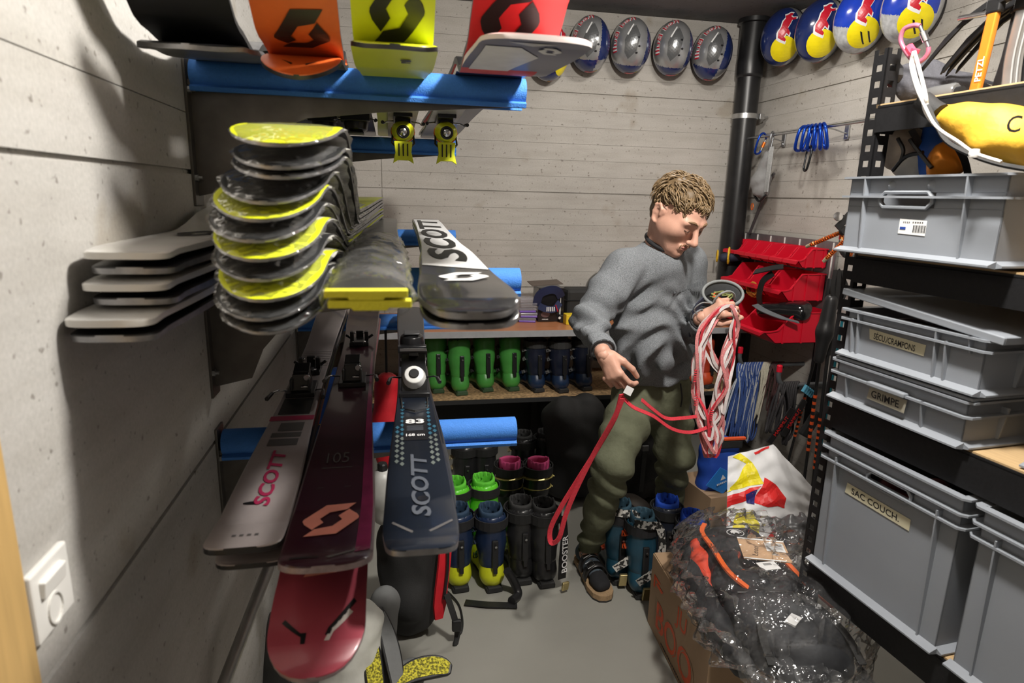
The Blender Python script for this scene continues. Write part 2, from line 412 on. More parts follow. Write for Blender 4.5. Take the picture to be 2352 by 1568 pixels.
# ---------------------------------------------------------------- bench and boot shelf along the back wall
bt = mat('bench_top', (.42, .17, .075), .35, var=.14, scale=8, aniso=(1, 6, 6))
ge = mat('grey_edge_band', (.33, .33, .34), .4, var=.08)
be = thing('workbench', 'long workbench with reddish brown top and grey front edge along the back wall', 'workbench', (0, 0, 0))
MB().lohi((XL+.005, 3.356, .853), (2.16, YB-.006, .885)).build('bench_top', bt, be)
MB().lohi((XL+.005, 3.35, .850), (2.16, 3.356, .8855)).build('edge_band', ge, be)
ch = mat('chipboard', (.34, .22, .11), .7, var=.2, scale=60, bump=.1, hard=.12)
dk = mat('dark_board', (.02, .02, .02), .6)
MB().lohi((XL+.005, 3.36, .465), (2.16, YB-.006, .487)).build('lower_shelf', ch, be)
MB().lohi((XL+.005, 3.352, .462), (2.16, 3.36, .4865)).build('shelf_edge', dk, be)
for x in (-.3, .92, 2.1): MB().lohi((x-.02, YB-.1, 0), (x+.02, YB-.04, .853)).build('leg', dk, be)
MB().lohi((2.12, 3.38, 0), (2.155, 3.44, .853)).build('leg', dk, be)
MB().lohi((XL+.005, YB-.03, 0), (2.16, YB-.01, .46)).build('dark_backing', dk, be)  # near-black sheet across the back, from the floor to the lower shelf
# ================================================================== storage rack on the right, its far post at RO
RO = Vector((1.212, 1.455, 0)); RA = math.radians(5)
RU = Vector((math.sin(RA), -math.cos(RA), 0)); RV = Vector((math.cos(RA), math.sin(RA), 0)); RROT = RA - PI/2   # local x = RU, local y = RV
def rk(u, v, z): return RO + RU*u + RV*v + Vector((0, 0, z))
bk = mat('rack_black', (.007, .007, .008), .6, var=.25, scale=120, bump=.08, spec=.35)
rack = thing('storage_rack', 'black steel boltless storage rack holding the grey crates', 'shelving', RO, (0, 0, RROT))
def post(u, v, sy, top=2.0):
    mb = MB(); W = .042; hole = .016; pit = .0385
    # wing facing the room (along -u) and wing facing the camera (along +v)
    for wing in (0, 1):
        def lb(a0, a1, z0, z1):
            if wing == 0: mb.lohi((u-a1, v, z0), (u-a0, v+.003, z1))
            else: mb.lohi((u-.003, v+min(a0*sy, a1*sy), z0), (u, v+max(a0*sy, a1*sy), z1))
        lb(0, .012, 0, top); lb(W-.011, W, 0, top)
        z = 0
        while z < top:
            lb(.012, W-.011, z, min(z+pit-hole, top)); z += pit
    return mb.build('post', bk, rack)
post(0, 0, 1); post(0, .6, -1); post(1.25, 0, 1); post(1.25, .6, -1)
ply = mat('plywood', (.48, .33, .17), .6, var=.12, scale=14, aniso=(1, 8, 8))
SH = [(.60, .095), (1.10, .09), (1.495, .075), (1.868, .068)]
for i, (z, hb) in enumerate(SH):
    MB().lohi((-.003, -.004, z-hb), (1.25, -.0005, z-.004)).lohi((-.003, -.004, z-.012), (1.25, .02, z-.0085)).build('beam', bk, rack)
    MB().lohi((.0, .604, z-hb), (1.25, .607, z-.004)).build('beam', bk, rack)
    MB().lohi((-.02, .02, z-hb), (-.016, .6, z-.01)).build('side_beam', bk, rack)
    MB().lohi((-.012, .0, z-.0085), (1.25, .6, z)).build('shelf_board', ply, rack)
# ---------------------------------------------------------------- crates
gp = mat('grey_crate', (.25, .27, .30), .42, var=.03, scale=12, bump=.04, bscale=500)
tp = mat('masking_tape', (.60, .56, .40), .7, var=.05)
tpd = mat('clear_tape_label', (.33, .31, .25), .35, var=.06)
ink = mat('marker_ink', (.012, .012, .015), .6)
paper = mat('paper', (.78, .78, .77), .6, var=.02)
inside = mat('dark_gear', (.03, .028, .03), .7, var=.5, scale=60, bump=.3)
def crate(label, loc, W, D, H, rims=(0,), hole=None, ribs=(), rot=RROT, low=.016, proud=.018):
    """front is the local -y side; x runs along the front"""
    t = thing('storage_crate', label, 'crate', loc, (0, 0, rot), 'grey stacking crates')
    th = .004; b = MB(); f0 = 0
    b.lohi((0, 0, .004), (W, D, .01))
    b.lohi((0, D-th, 0), (W, D, H)); b.lohi((0, 0, 0), (th, D, H)); b.lohi((W-th, 0, 0), (W, D, H))
    if hole:
        x0, x1, z0, z1 = hole
        b.lohi((0, 0, 0), (W, th, z0)); b.lohi((0, 0, z1), (W, th, H)); b.lohi((0, 0, z0), (x0, th, z1)); b.lohi((x1, 0, z0), (W, th, z1))
        r = MB()
        c = .012; q = [(x0, z0+c), (x0+c, z0), (x1-c, z0), (x1, z0+c), (x1, z1-c), (x1-c, z1), (x0+c, z1), (x0, z1-c)]
        r.tube([(a, -.008, z) for a, z in q], .0045, 6, closed=True)
        n = len(q); vs = [(a, -.008, z) for a, z in q] + [(a, th, z) for a, z in q]
        r.add(vs, [(i, (i+1) % n, n+(i+1) % n, n+i) for i in range(n)])
        r.build('handle_frame', gp, t, smooth=50)
    else: b.lohi((0, 0, 0), (W, th, H))
    b.build('body', gp, t, bevel=.0012)
    def ring(name, z0, z1, p):
        m_ = MB(); e = .012
        o = [(-p+e, -p), (W+p-e, -p), (W+p, -p+e), (W+p, D+p-e), (W+p-e, D+p), (-p+e, D+p), (-p, D+p-e), (-p, -p+e)]
        i_ = [(0, 0), (W, 0), (W, 0), (W, D), (W, D), (0, D), (0, D), (0, 0)]
        n = 8; vs = [(x, y, z0) for x, y in o] + [(x, y, z1) for x, y in o] + [(x, y, z1) for x, y in i_] + [(x, y, z0) for x, y in i_]
        fs = []
        for k in range(n):
            j = (k+1) % n
            for r_ in range(4): a, b_ = r_*n, ((r_+1) % 4)*n; fs.append((a+k, a+j, b_+j, b_+k))
        m_.add(vs, fs); return m_.build(name, gp, t)
    ring('top_rim', H-.005, H, proud)
    for q in rims: ring('rim', H-q-.005, H-q, proud)
    # sloping foot flange
    m_ = MB(); m_.prism([(0, .0), (-proud-.004, .004), (-proud-.004, .008), (0, low)], lambda p, x: (x, p[0], p[1]), -.006, W+.006)
    m_.prism([(0, .0), (proud, .004), (proud, .008), (0, low)], lambda p, y: (W+p[0], y, p[1]), 0, D); m_.build('foot_flange', gp, t)
    for rx, z0, z1 in ribs:
        MB().prism([(0, z0), (-.006, z0), (-proud, z1), (0, z1)], lambda p, x: (rx+x, p[0], p[1]), -.002, .002).build('rib', gp, t)
    for ry in (.1, D-.1): MB().prism([(0, low), (.006, low), (proud, H-.02), (0, H-.02)], lambda p, y: (W+p[0], ry+y, p[1]), -.002, .002).build('rib', gp, t)
    return t
ex, ez, en = Vector((1, 0, 0)), Vector((0, 0, 1)), Vector((0, -1, 0))
def tape(t, txt, x, z, ang, w_, h_, mt, y=-.001, hand=.55, flap=False):
    c, s = math.cos(ang), math.sin(ang); e1 = Vector((c, 0, s)); e2 = Vector((-s, 0, c)); n_ = 18
    vs = []; rr = random.Random(len(txt))
    top = [(-w_/2 + w_*i/n_, h_/2) for i in range(n_+1)]; poly = top + [(w_/2 - w_*i/n_, -h_/2) for i in range(n_+1)]
    poly = [(a + (rr.uniform(-.004, .004) if i in (0, n_, n_+1, 2*n_+1) else 0), b) for i, (a, b) in enumerate(poly)]
    o = poly_on(poly, (x, y, z), e1, e2, mt, t, 'tape_label')
    o['label'] = 'tape label with handwriting'
    text_on(txt, Vector((x, y-.0004, z)) - e1*w_*.03, e1, e2, h_*hand, ink, o, 'handwriting', bold=.012, shear=-.1, maxw=w_*.76)
# big upper crate, pushed out a little and turned
c1 = crate('wide open grey crate with a barcode sticker on the third shelf from the bottom', rk(-.01, -.045, 1.4995), .40, .5, .19, (.046,), (.105, .245, .118, .152), ((.06, .012, .19), (.325, .012, .19)))
st = poly_on([(-.036, -.017), (.036, -.019), (.036, .015), (-.036, .017)], (.2, -.0008, .075), ex, ez, paper, c1, 'barcode_sticker')
for k in range(14): MB().lohi((.203+k*.0024, -.0022, .063), (.203+k*.0024+(.0008 if k % 3 else .0016), -.0018, .079)).build('bar', ink, st)
poly_on([(-.008, -.003), (.008, -.003), (.008, .003), (-.008, .003)], (.176, -.0018, .071), ex, ez, mat('blue_ink', (.02, .06, .3), .5), st, 'print')
fine_print((.185, -.0018, .085), ex, ez, .02, .002, ink, st, 4); fine_print((.215, -.0018, .0855), ex, ez, .03, .002, ink, st, 5)
for q in (.125, .23): MB().lathe([(.012, 0), (.006, .006), (0.001, .01)], 10, (q, 0, .168), (0, -1, 0)).build('boss', gp, c1, smooth=60)
c2 = crate('shallow grey crate with a tape label about crampons, its lid ajar', rk(.012, -.012, 1.2235), .375, .5, .128, (.024,), None, ((.028, .012, .106), (.046, .012, .128), (.268, .012, .128), (.295, .012, .106), (.345, .09, .128)))
tape(c2, 'SÉCU./CRAMPONS', .156, .072, -.035, .16, .027, tp, hand=.72)
c3 = crate('shallow grey crate with a tape label for climbing gear under the crampon crate', rk(.005, -.014, 1.1), .37, .5, .112, (.034,), None, ((.045, .012, .078), (.272, .012, .078)))
tape(c3, 'GRIMPE', .175, .052, -.02, .11, .034, tpd, y=-.012)
MB().box((.175, -.014, .078), (.11, .022, .012)).build('clasp', gp, c3, bevel=.003)
ltc = MB().lohi((-.004, -.012, .0), (.385, .51, .008)).build('lid', gp, c3, bevel=.003); ltc.location = (0, 0, .113)
ld = thing('crate_lid', 'flat grey lid lying askew over the crampon crate', 'lid', rk(-.005, -.02, 1.398), (0, 0, RROT))
lo_ = MB(); lo_.lohi((0, 0, 0), (.43, .48, .005)); lo_.lohi((-.004, -.004, -.012), (.434, 0, .005)); lo_.lohi((-.004, .48, -.012), (.434, .484, .005)); lo_.lohi((-.004, 0, -.012), (0, .48, .005)); lo_.lohi((.43, 0, -.012), (.434, .48, .005))
lo_.build('panel', gp, ld, bevel=.003, rot=(0, math.radians(5.2), 0))
c4 = crate('tall grey crate with a tape label for sleeping bags on the bottom shelf', rk(.012, -.012, .6), .395, .5, .40, (.038, .07), (.145, .275, .318, .352), ((.045, .012, .345), (.35, .012, .345)))
tape(c4, 'SAC COUCH.', .18, .268, -.02, .2, .03, tp)
c5 = crate('tall grey crate without a label at the right edge of the bottom shelf', rk(.452, -.012, .6), .40, .5, .40, (.038, .07), (.145, .275, .318, .352), ((.045, .012, .345), (.35, .012, .345)))
c6 = crate('small grey crate barely in view on the second shelf at the right edge', rk(.49, .03, 1.1), .3, .3, .1, (.03,))
# contents seen through the openings
def pile(name, label, cat, lo, hi, mt, n=14, seed=1, parent_rot=RROT, r=(.02, .05)):
    rr = random.Random(seed); s_ = Soft(.012)
    for _ in range(n):
        a = [rr.uniform(lo[i], hi[i]) for i in range(3)]; b = [min(hi[i], max(lo[i], a[i]+rr.uniform(-.1, .1))) for i in range(3)]
        s_.bar(a, b, rr.uniform(*r), rr.uniform(*r))
    o = s_.build(name, [lo[i]-.06 for i in range(3)], [hi[i]+.06 for i in range(3)], .009, mt)
    return tag(o, label, cat)
def crate_fill(c, label, cat, W, D, z1, mt, seed, name):
    o = pile(name, label, cat, (.055, .06, .066), (W-.055, D*.6, max(.08, z1)), mt, 10, seed, r=(.03, .048)); o.location = c.location; o.rotation_euler = c.rotation_euler; return o
crate_fill(c1, 'tangle of dark harness straps in the wide upper crate', 'climbing gear', .40, .5, .1, inside, 2, 'harness_bundle')
crate_fill(c4, 'dark red sleeping bag stuffed in the labelled tall crate', 'sleeping bag', .395, .5, .28, mat('maroon_cloth', (.10, .012, .012), .8, bump=.2), 3, 'sleeping_bag')
crate_fill(c2, 'black and red straps of crampons inside the shallow crate', 'crampons', .375, .5, .07, mat('dark_red_gear', (.05, .012, .012), .6, var=.6, scale=40), 4, 'crampon_bundle')
# ================================================================== ski rack on the left wall
stl = mat('bracket_steel', (.16, .15, .14), .42, .8, var=.25, scale=14, bump=.05)
blu = mat('blue_foam', (.045, .20, .62), .75, var=.06, scale=200, bump=.25, bscale=350)
def bracket(label, y, z, xe, foam_label=None):
    t = thing('rack_bracket', label, 'bracket', (XL, y, z), group='ski rack arms')
    L = xe - XL
    # plate: deep at the wall, curving out to a slim arm
    top = -.045; pl = [(0, top), (L-.03, top), (L-.03, top-.02), (L*.55, top-.045), (L*.33, top-.065), (L*.22, top-.10), (L*.16, top-.15), (L*.12, top-.22), (0, top-.24)]
    MB().prism(pl, lambda p, h: (p[0], h, p[1]), -.003, .003).build('arm_plate', stl, t)
    MB().lohi((0, -.03, top-.26), (.006, .03, .01)).build('wall_flange', stl, t, bevel=.001)
    MB().lohi((0, -.022, top-.012), (L-.03, .022, top)).build('arm_top', stl, t)
    for zz in (top-.02, top-.2): MB().lathe([(.008, 0), (.008, .006), (.004, .007), (.004, .014)], 8, (.006, -.02, zz), (1, 0, 0)).build('bolt', gs, t, smooth=30)
    # foam sleeve: an open C profile
    a0 = math.radians(-62); a1 = math.radians(242); n = 18; R0, R1 = .033, .022
    pr = [(R0*math.cos(a0+(a1-a0)*k/n), R0*math.sin(a0+(a1-a0)*k/n)*.95 - .032) for k in range(n+1)]
    pr = [(.030, -.068), (.033, -.06)] + [q for q in pr if q[1] > -.055] + [(-.033, -.06), (-.030, -.068)]
    inn = [(q[0]*.62, -.034+(q[1]+.034)*.62 if q[1] > -.05 else q[1]) for q in pr][::-1]
    MB().prism(pr+inn, lambda p, h: (h, p[0], p[1]), .012, L).build('foam_sleeve', blu, t, smooth=50)
    return t
NY, FY = 1.52, 2.82
NZ = (1.055, 1.448, 1.888); FZ = (1.09, 1.468, 1.852)
for (y, zs, xe, w_) in ((NY, NZ, .312, 'near'), (FY, FZ, .282, 'far')):
    for z, l_ in zip(zs, ('lowest', 'middle', 'topmost')):
        bracket(f'{l_} steel arm with blue foam sleeve, {"the one nearer the door" if w_ == "near" else "the one nearer the back wall"}', y, z, xe)
# ================================================================== skis
edge = mat('steel_edge', (.32, .32, .33), .4, .85, var=.25, scale=50)
edged = mat('dark_sidewall', (.015, .015, .016), .4)
blk = mat('black_print', (.008, .008, .009), .4)
def interp(x, pts):
    if x <= pts[0][0]: return pts[0][1]
    for (a, va), (b, vb) in zip(pts[:-1], pts[1:]):
        if x <= b:
            t = (x-a)/(b-a); t = t*t*(3-2*t); return va+(vb-va)*t
    return pts[-1][1]
class Ski:
    """near end at y0 running away from the camera; d = distance from the near end"""
    def __init__(s, x0, x1, y0, L, zprof, wprof, R=.06, p=2., th=.018, roll=0.):
        s.x0, s.x1, s.y0, s.L, s.zp, s.wp, s.R, s.p, s.th, s.roll = x0, x1, y0, L, zprof, wprof, R, p, th, roll
        s.ds = sorted(set([s.R*(1-math.cos(PI/2*k/8))+.0002*(k == 0) for k in range(9)] + [.05+.03*k for k in range(12)] + [L*k/22 for k in range(1, 22)] + [L-.002, L-.01, L-.03, L]))
    def w(s, d):
        w = interp(d, s.wp)
        if d < s.R: w *= max(.0, (1-(1-d/s.R)**s.p))**(1/s.p)
        e = s.L-d
        if e < .03: w *= max(.0, 1-(1-e/.03)**3)**(1/3)
        return max(w, .002)
    def c(s, d): return Vector((s.x0+(s.x1-s.x0)*d/s.L, s.y0+d, s.zp(d) if callable(s.zp) else interp(d, s.zp)))
    def frame(s, d):
        h = .004; a = s.c(max(0, d-h)); b = s.c(min(s.L, d+h)); t = (b-a).normalized()
        u = Vector((math.cos(s.roll), 0, math.sin(s.roll))); u = (u-t*u.dot(t)).normalized(); n = u.cross(t); 
        return s.c(d), u, t, n
    def top(s, u, d, off=.0008):
        c, e, t, n = s.frame(d); return c + e*u + n*(s.thick(d)/2+off)
    def base(s, u, d, off=.0008):
        c, e, t, n = s.frame(d); return c + e*u - n*(s.thick(d)/2+off)
    def thick(s, d): return s.th*(.55+.45*min(1, max(0, d-.02)/.5)*min(1, max(0.1, (s.L-d)/.4)))
    def body(s, name, mats, parent):
        mb = MB(); k = 0; rows = []
        for d in s.ds:
            c, e, t, n = s.frame(d); w = s.w(d); h = s.thick(d)/2
            rows.append([c-e*w+n*h*.6, c-e*(w*.94)+n*h, c+n*h, c+e*(w*.94)+n*h, c+e*w+n*h*.6, c+e*w-n*h, c-n*h, c-e*w-n*h])
        m = 8; vs = [q for r in rows for q in r]; mb.add(vs, [])
        for i in range(len(rows)-1):
            for k in range(m):
                j = (k+1) % m; mb.f.append([i*m+k, i*m+j, (i+1)*m+j, (i+1)*m+k]); mb.mi.append(0 if k in (0, 1, 2, 3) else 2 if k in (4, 7) else 1)
        mb.f.append(list(range(m))[::-1]); mb.mi.append(2); a = (len(rows)-1)*m; mb.f.append([a+k for k in range(m)]); mb.mi.append(2)
        return mb.build(name, mats, parent, smooth=35)
SPRINT = {}
def ski(label, sk, top, base, side=None, group=None, cat='ski'):
    t = thing('ski', label, cat, sk.c(0), group=group)
    b = sk.body('ski_body', [top, base, side or edge], t)
    b.location = -Vector(sk.c(0)); t['_s'] = 0; del t['_s']
    return t
def on(sk, t, v, f, mt, name='print', side='top', maxlen=.015, off=.0008):
    fn = sk.top if side == 'top' else sk.base; o = sk.c(0)
    return decal(name, v, f, lambda a, b: fn(a, b, off)-o, mt, t, maxlen)
def word(sk, t, body, u, d, h, length, mt, side='top', along=True, flip=1, bold=.03, shear=.2, name='lettering', across_flip=None):
    across_flip = across_flip or (-1 if along else 1)
    v, f, wd = text2d(body, bold, shear)
    if along: pts = [(u - b*h*flip*across_flip, d - a*length/wd*flip) for a, b in v]      # reads along the ski
    else: pts = [(u + a*length/wd*flip, d + b*h*flip*across_flip) for a, b in v]
    return on(sk, t, pts, f, mt, name, side, off=.0020)
HOOK = [(155, 138), (-45, 130), (-120, 62), (-176, 8), (-180, -8), (-165, -37), (-110, -84), (-45, -27), (-72, 8), (-15, 63), (95, 81)]
def emblem(sk, t, u, d, wd, ht, mt, side='top', flip=1, mirror=1):
    v = []; f = []
    for s in (1, -1):
        k = len(v); v += [(u+mirror*s*x/360*wd, d+flip*s*y/276*ht) for x, y in HOOK]; f.append(list(range(k, k+len(HOOK))))
    return on(sk, t, v, f, mt, 'emblem', side, off=.0016)
def rect(u0, u1, d0, d1): return [(u0, d0), (u1, d0), (u1, d1), (u0, d1)], [[0, 1, 2, 3]]
# ---- bindings (local: x across, y along the ski (away from camera), z up from topsheet)
bmk = mat('binding_black', (.012, .012, .013), .28, var=.2)
bgy = mat('binding_grey', (.05, .05, .052), .4)
bwh = mat('binding_white', (.72, .72, .70), .25)
chrome = mat('chrome', (.7, .7, .72), .18, 1.)
yel = mat('binding_yellow', (.68, .72, .02), .35, var=.04)
org = mat('binding_orange', (.85, .19, .015), .35)
def place(parent, pt, along, up):
    """matrix that puts local y along, z up"""
    y = Vector(along).normalized(); z = Vector(up).normalized(); x = y.cross(z).normalized(); z = x.cross(y)
    m = Matrix((x, y, z)).transposed().to_4x4(); m.translation = pt; return m
def binding(parent, name, mtx, builder):
    if builder is brake:
        for q in (-1, 1): binding(parent, 'brake_arm', mtx, lambda: brake((q,)))
        return
    mb = builder(); k = mb.build(name, [bmk, bwh, chrome, yel, org, bgy], parent, smooth=35, bevel=.0018); k.matrix_local = mtx; return k
def brake(sides=(-1, 1)):
    mb = MB()
    for s in sides:
        mb.tube([(s*.03, .01, .008), (s*.056, .005, .012), (s*.06, -.03, .02), (s*.062, -.055, .024)], .0026, 6, mi=2)
        mb.tube([(s*.062, -.05, .023), (s*.065, -.105, .028)], [.005, .006], 6, mi=0)
    return mb
def alpine_heel():
    mb = MB()
    mb.box((0, 0, .006), (.078, .19, .012), mi=0)
    mb.prism([(-.075, .01), (.07, .01), (.075, .05), (.03, .085), (-.02, .075), (-.065, .04)], lambda p, h: (h, p[0], p[1]), -.032, .032)
    mb.prism([(.02, .05), (.085, .055), (.085, .085), (.03, .09)], lambda p, h: (h, p[0], p[1]), -.037, .037)
    mb.box((0, .088, .078), (.06, .005, .012), mi=1)
    mb.lathe([(.031, 0), (.030, .02), (.024, .035), (.012, .038)], 18, (0, -.045, .032), (0, -.75, .65), mi=1)
    mb.lathe([(.013, 0), (.013, .003)], 14, (0, -.0735, .0577), (0, -.75, .65), mi=0)
    mb.box((0, .015, .083), (.024, .05, .008), (-.35, 0, 0), mi=5)
    for s in (-1, 1): mb.box((s*.03, .02, .07), (.008, .03, .008), (-.3, 0, 0), mi=1)
    return mb
def alpine_toe():
    mb = MB(); mb.box((0, 0, .008), (.075, .12, .016))
    mb.lathe([(.038, 0), (.040, .02), (.036, .04), (.02, .05)], 20, (0, 0, .012), None, mi=0, sy=1.2)
    mb.box((0, -.05, .02), (.09, .03, .022)); mb.box((0, -.01, .064), (.05, .05, .006), mi=5)
    return mb
def tech_toe():
    mb = MB(); mb.box((0, 0, .006), (.062, .085, .012))
    for s in (-1, 1):
        mb.box((s*.024, 0, .024), (.012, .024, .036)); mb.box((s*.036, .018, .02), (.022, .01, .008), (0, -s*.6, 0)); mb.tube([(s*.019, 0, .037), (s*.012, 0, .037)], .004, 6, mi=2)
    mb.box((0, -.045, .014), (.03, .035, .012)); mb.box((0, .04, .02), (.024, .012, .03))
    mb.lathe([(.008, 0), (.008, .004)], 10, (-.014, -.03, .012), None, mi=2); mb.lathe([(.008, 0), (.008, .004)], 10, (.014, -.03, .012), None, mi=2)
    return mb
def tech_heel():
    mb = MB(); mb.box((0, 0, .006), (.07, .11, .012)); mb.box((0, 0, .032), (.05, .06, .044), taper=(.8, .8)); mb.box((0, .015, .058), (.04, .05, .008), (.2, 0, 0))
    for s in (-1, 1): mb.tube([(s*.012, .03, .04), (s*.012, .05, .04)], .0035, 6, mi=2); mb.box((s*.022, -.03, .03), (.006, .03, .03), mi=5)
    mb.lathe([(.009, 0), (.009, .004)], 12, (.016, -.028, .046), (0, -1, 0), mi=2); mb.box((.01, -.034, .022), (.02, .004, .006), mi=2)
    return mb
def yellow_toe():
    mb = MB(); mb.box((0, 0, .006), (.06, .16, .012))
    mb.lathe([(.012, -.045), (.03, -.03), (.036, 0), (.034, .025), (.024, .04)], 18, (0, -.02, .05), (0, -1, .15), mi=3, sx=1.05, sy=.95)
    mb.lathe([(.037, -.012), (.0385, .0), (.037, .012)], 18, (0, -.012, .052), (0, -1, .15), mi=4, sx=1.05, sy=.95)
    mb.lathe([(.021, .035), (.021, .046), (.014, .047), (.014, .042)], 18, (0, -.02, .05), (0, -1, .15), mi=0); mb.lathe([(.013, .042), (.013, .049), (.006, .052)], 14, (0, -.02, .05), (0, -1, .15), mi=2)
    mb.box((0, .005, .024), (.05, .06, .03), mi=0)
    # clip lever pointing away from the ski
    mb.prism([(-.03, .085), (.03, .085), (.026, .12), (.034, .155), (.018, .145), (-.018, .145), (-.034, .155), (-.026, .12)], lambda p, h: (p[0], -.045+h, p[1]), -.006, .006, mi=3)
    for s in (-1, 1): mb.tube([(s*.034, -.02, .06), (s*.036, -.035, .09), (s*.026, -.045, .10)], .004, 6, mi=0)
    for k in range(3): mb.box(((k-1)*.014, -.053, .112), (.004, .003, .04), mi=0)
    return mb
def pairz(k0): return k0
# ---------------------------------------------------------------- lowest level
gz = [(0, 1.10), (.12, 1.088), (.5, 1.093), (1.0, 1.10), (1.9, 1.125), (2.0, 1.14)]
gt = mat('silver_grey_top', (.36, .32, .32), .32, var=.05); pk = mat('pink_print', (.40, .025, .09), .4); dkb = mat('dark_base', (.02, .02, .022), .45); stripe = mat('dark_stripe', (.10, .095, .095), .4)
a = PZ(462, 1258, 1.10); b_ = PZ(640, 1262, 1.10)
# grey ski with pink lettering
wpg = [(0, .057), (.15, .057), (.75, .046), (1.2, .046), (1.8, .057)]
S = Ski(-.228, -.252, .885, 1.95, gz, wpg, R=.045, p=4.5, th=.02)
T = ski('silver grey ski with pink lettering and a pink band, leftmost on the lowest arm', S, gt, dkb, edged, group='skis on the lowest rack level')
word(S, T, 'SCOTT', .002, .26, .028, .23, pk, flip=-1)
on(S, T, *rect(-.049, .049, .545, .575), pk, 'pink_band')
for d0, d1, u0, u1 in ((.40, .435, -.03, .03), (.445, .47, -.03, .032), (.48, .53, -.02, .032)): on(S, T, *rect(u0, u1, d0, d1), stripe, 'dark_patch')
on(S, T, circle2d(.017, 16, (-.012, .16), .006), [list(range(16))], blk, 'hole')
for k in range(4): on(S, T, *rect(-.02+k*.011, -.014+k*.011, .035, .042), stripe, 'small_print')
on(S, T, *rect(-.036, .036, .585, .70), edged, 'mount_plate')
for k in range(9): on(S, T, *rect(-.045, .045, 1.0+k*.02, 1.004+k*.02), stripe, 'scale_mark')
for d, bl, nm in ((.76, tech_heel, 'heel_binding'), (.94, tech_toe, 'toe_binding')):
    c, e, t_, n = S.frame(d); binding(T, nm, place(T, c+n*.010-S.c(0), t_, n), bl)
c, e, t_, n = S.frame(.73); binding(T, 'brake', place(T, c+n*.010-S.c(0), t_, n), brake)
# its partner lies base to base under it
S2 = Ski(-.222, -.252, .915, 1.95, [(0, 1.055), (.3, 1.068), (1, 1.075), (2, 1.10)], wpg, R=.045, p=4.5, th=.016)
ski('dark ski lying base to base under the silver grey one', S2, gt, dkb, edged, group='skis on the lowest rack level')
# burgundy ski with salmon emblem
bur = mat('burgundy_top', (.034, .006, .013), .3, var=.1, scale=9, coat=.3); burr = mat('burgundy_edge_strip', (.20, .02, .075), .25, var=.25, scale=25, coat=.3); sal = mat('salmon_print', (.74, .27, .21), .4); scr = mat('scuffed', (.30, .24, .25), .4, .3, var=.3, scale=80)
wpb = [(0, .066), (.16, .067), (.75, .053), (1.2, .053), (1.8, .062)]
SB = Ski(-.101, -.118, .80, 1.98, [(0, 1.112), (.07, 1.098), (.2, 1.094), (.7, 1.115), (1.2, 1.11), (2, 1.13)], wpb, R=.055, p=3.2, th=.02)
TB = ski('burgundy ski with a salmon emblem near its tip on the lowest arm', SB, bur, dkb, scr, group='skis on the lowest rack level')
emblem(SB, TB, -.002, .155, .088, .105, sal, flip=1)
on(SB, TB, [(.040, .04), (.062, .05), (.064, .2), (.057, .5), (.050, .8), (.047, 1.2), (.042, 1.2), (.043, .5), (.044, .2)], [list(range(9))], burr, 'edge_strip')  # lighter, pinker strip along the right edge of the ski
word(SB, TB, '105', -.006, .385, .042, .042, stripe, along=False, bold=-.01, shear=0)
on(SB, TB, *rect(-.034, .022, .345, .3475), stripe, 'line'); on(SB, TB, *rect(-.034, -.024, .27, .272), stripe, 'line'); on(SB, TB, *rect(.012, .024, .27, .272), stripe, 'line')
word(SB, TB, 'SCOTT', .02, 1.95-.02, .02, .2, stripe, flip=-1)
on(SB, TB, *rect(-.05, -.01, .028, .036), blk, 'slot'); on(SB, TB, [(.0, .028), (.04, .055), (.045, .05), (.006, .022)], [[0, 1, 2, 3]], stripe, 'slot')
for d, bl, nm in ((.86, tech_heel, 'heel_binding'), (1.32, tech_toe, 'toe_binding')):
    c, e, t_, n = SB.frame(d); binding(TB, nm, place(TB, c+n*.010-SB.c(0), t_, n), bl)
c, e, t_, n = SB.frame(.87); binding(TB, 'brake', place(TB, c+n*.012-SB.c(0), t_, n), brake)
# rose ski whose tip hangs below the burgundy one
ros = mat('rose_base', (.32, .05, .075), .35, var=.10, scale=7, coat=.15)
SR = Ski(-.116, -.110, .742, 1.96, [(0, .985), (.06, 1.0), (.14, 1.022), (.3, 1.052), (.6, 1.072), (2, 1.095)], [(0, .068), (.16, .068), (.75, .053), (1.2, .053), (1.8, .06)], R=.085, p=2.2, th=.014)
TR = ski('rose red ski with a rounded tip drooping below the burgundy one', SR, ros, ros, scr, group='skis on the lowest rack level')
slot = mat('slot_light', (.55, .52, .50), .4)
on(SR, TR, [(-.046, .094), (-.022, .070), (-.014, .07), (-.014, .05), (-.020, .05), (-.021, .062), (-.05, .089)], [list(range(7))], blk, 'slot'); on(SR, TR, [(.05, .118), (.016, .076), (.012, .062), (.019, .062), (.022, .074), (.054, .112)], [list(range(6))], blk, 'slot')
on(SR, TR, [(.044, .102), (.018, .070), (.012, .052), (.019, .052), (.024, .068), (.05, .097)], [list(range(6))], slot, 'slot_edge')
on(SR, TR, [(-.03, .17), (.02, .175), (.03, .215), (-.015, .205)], [[0, 1, 2, 3]], sal, 'emblem_end')
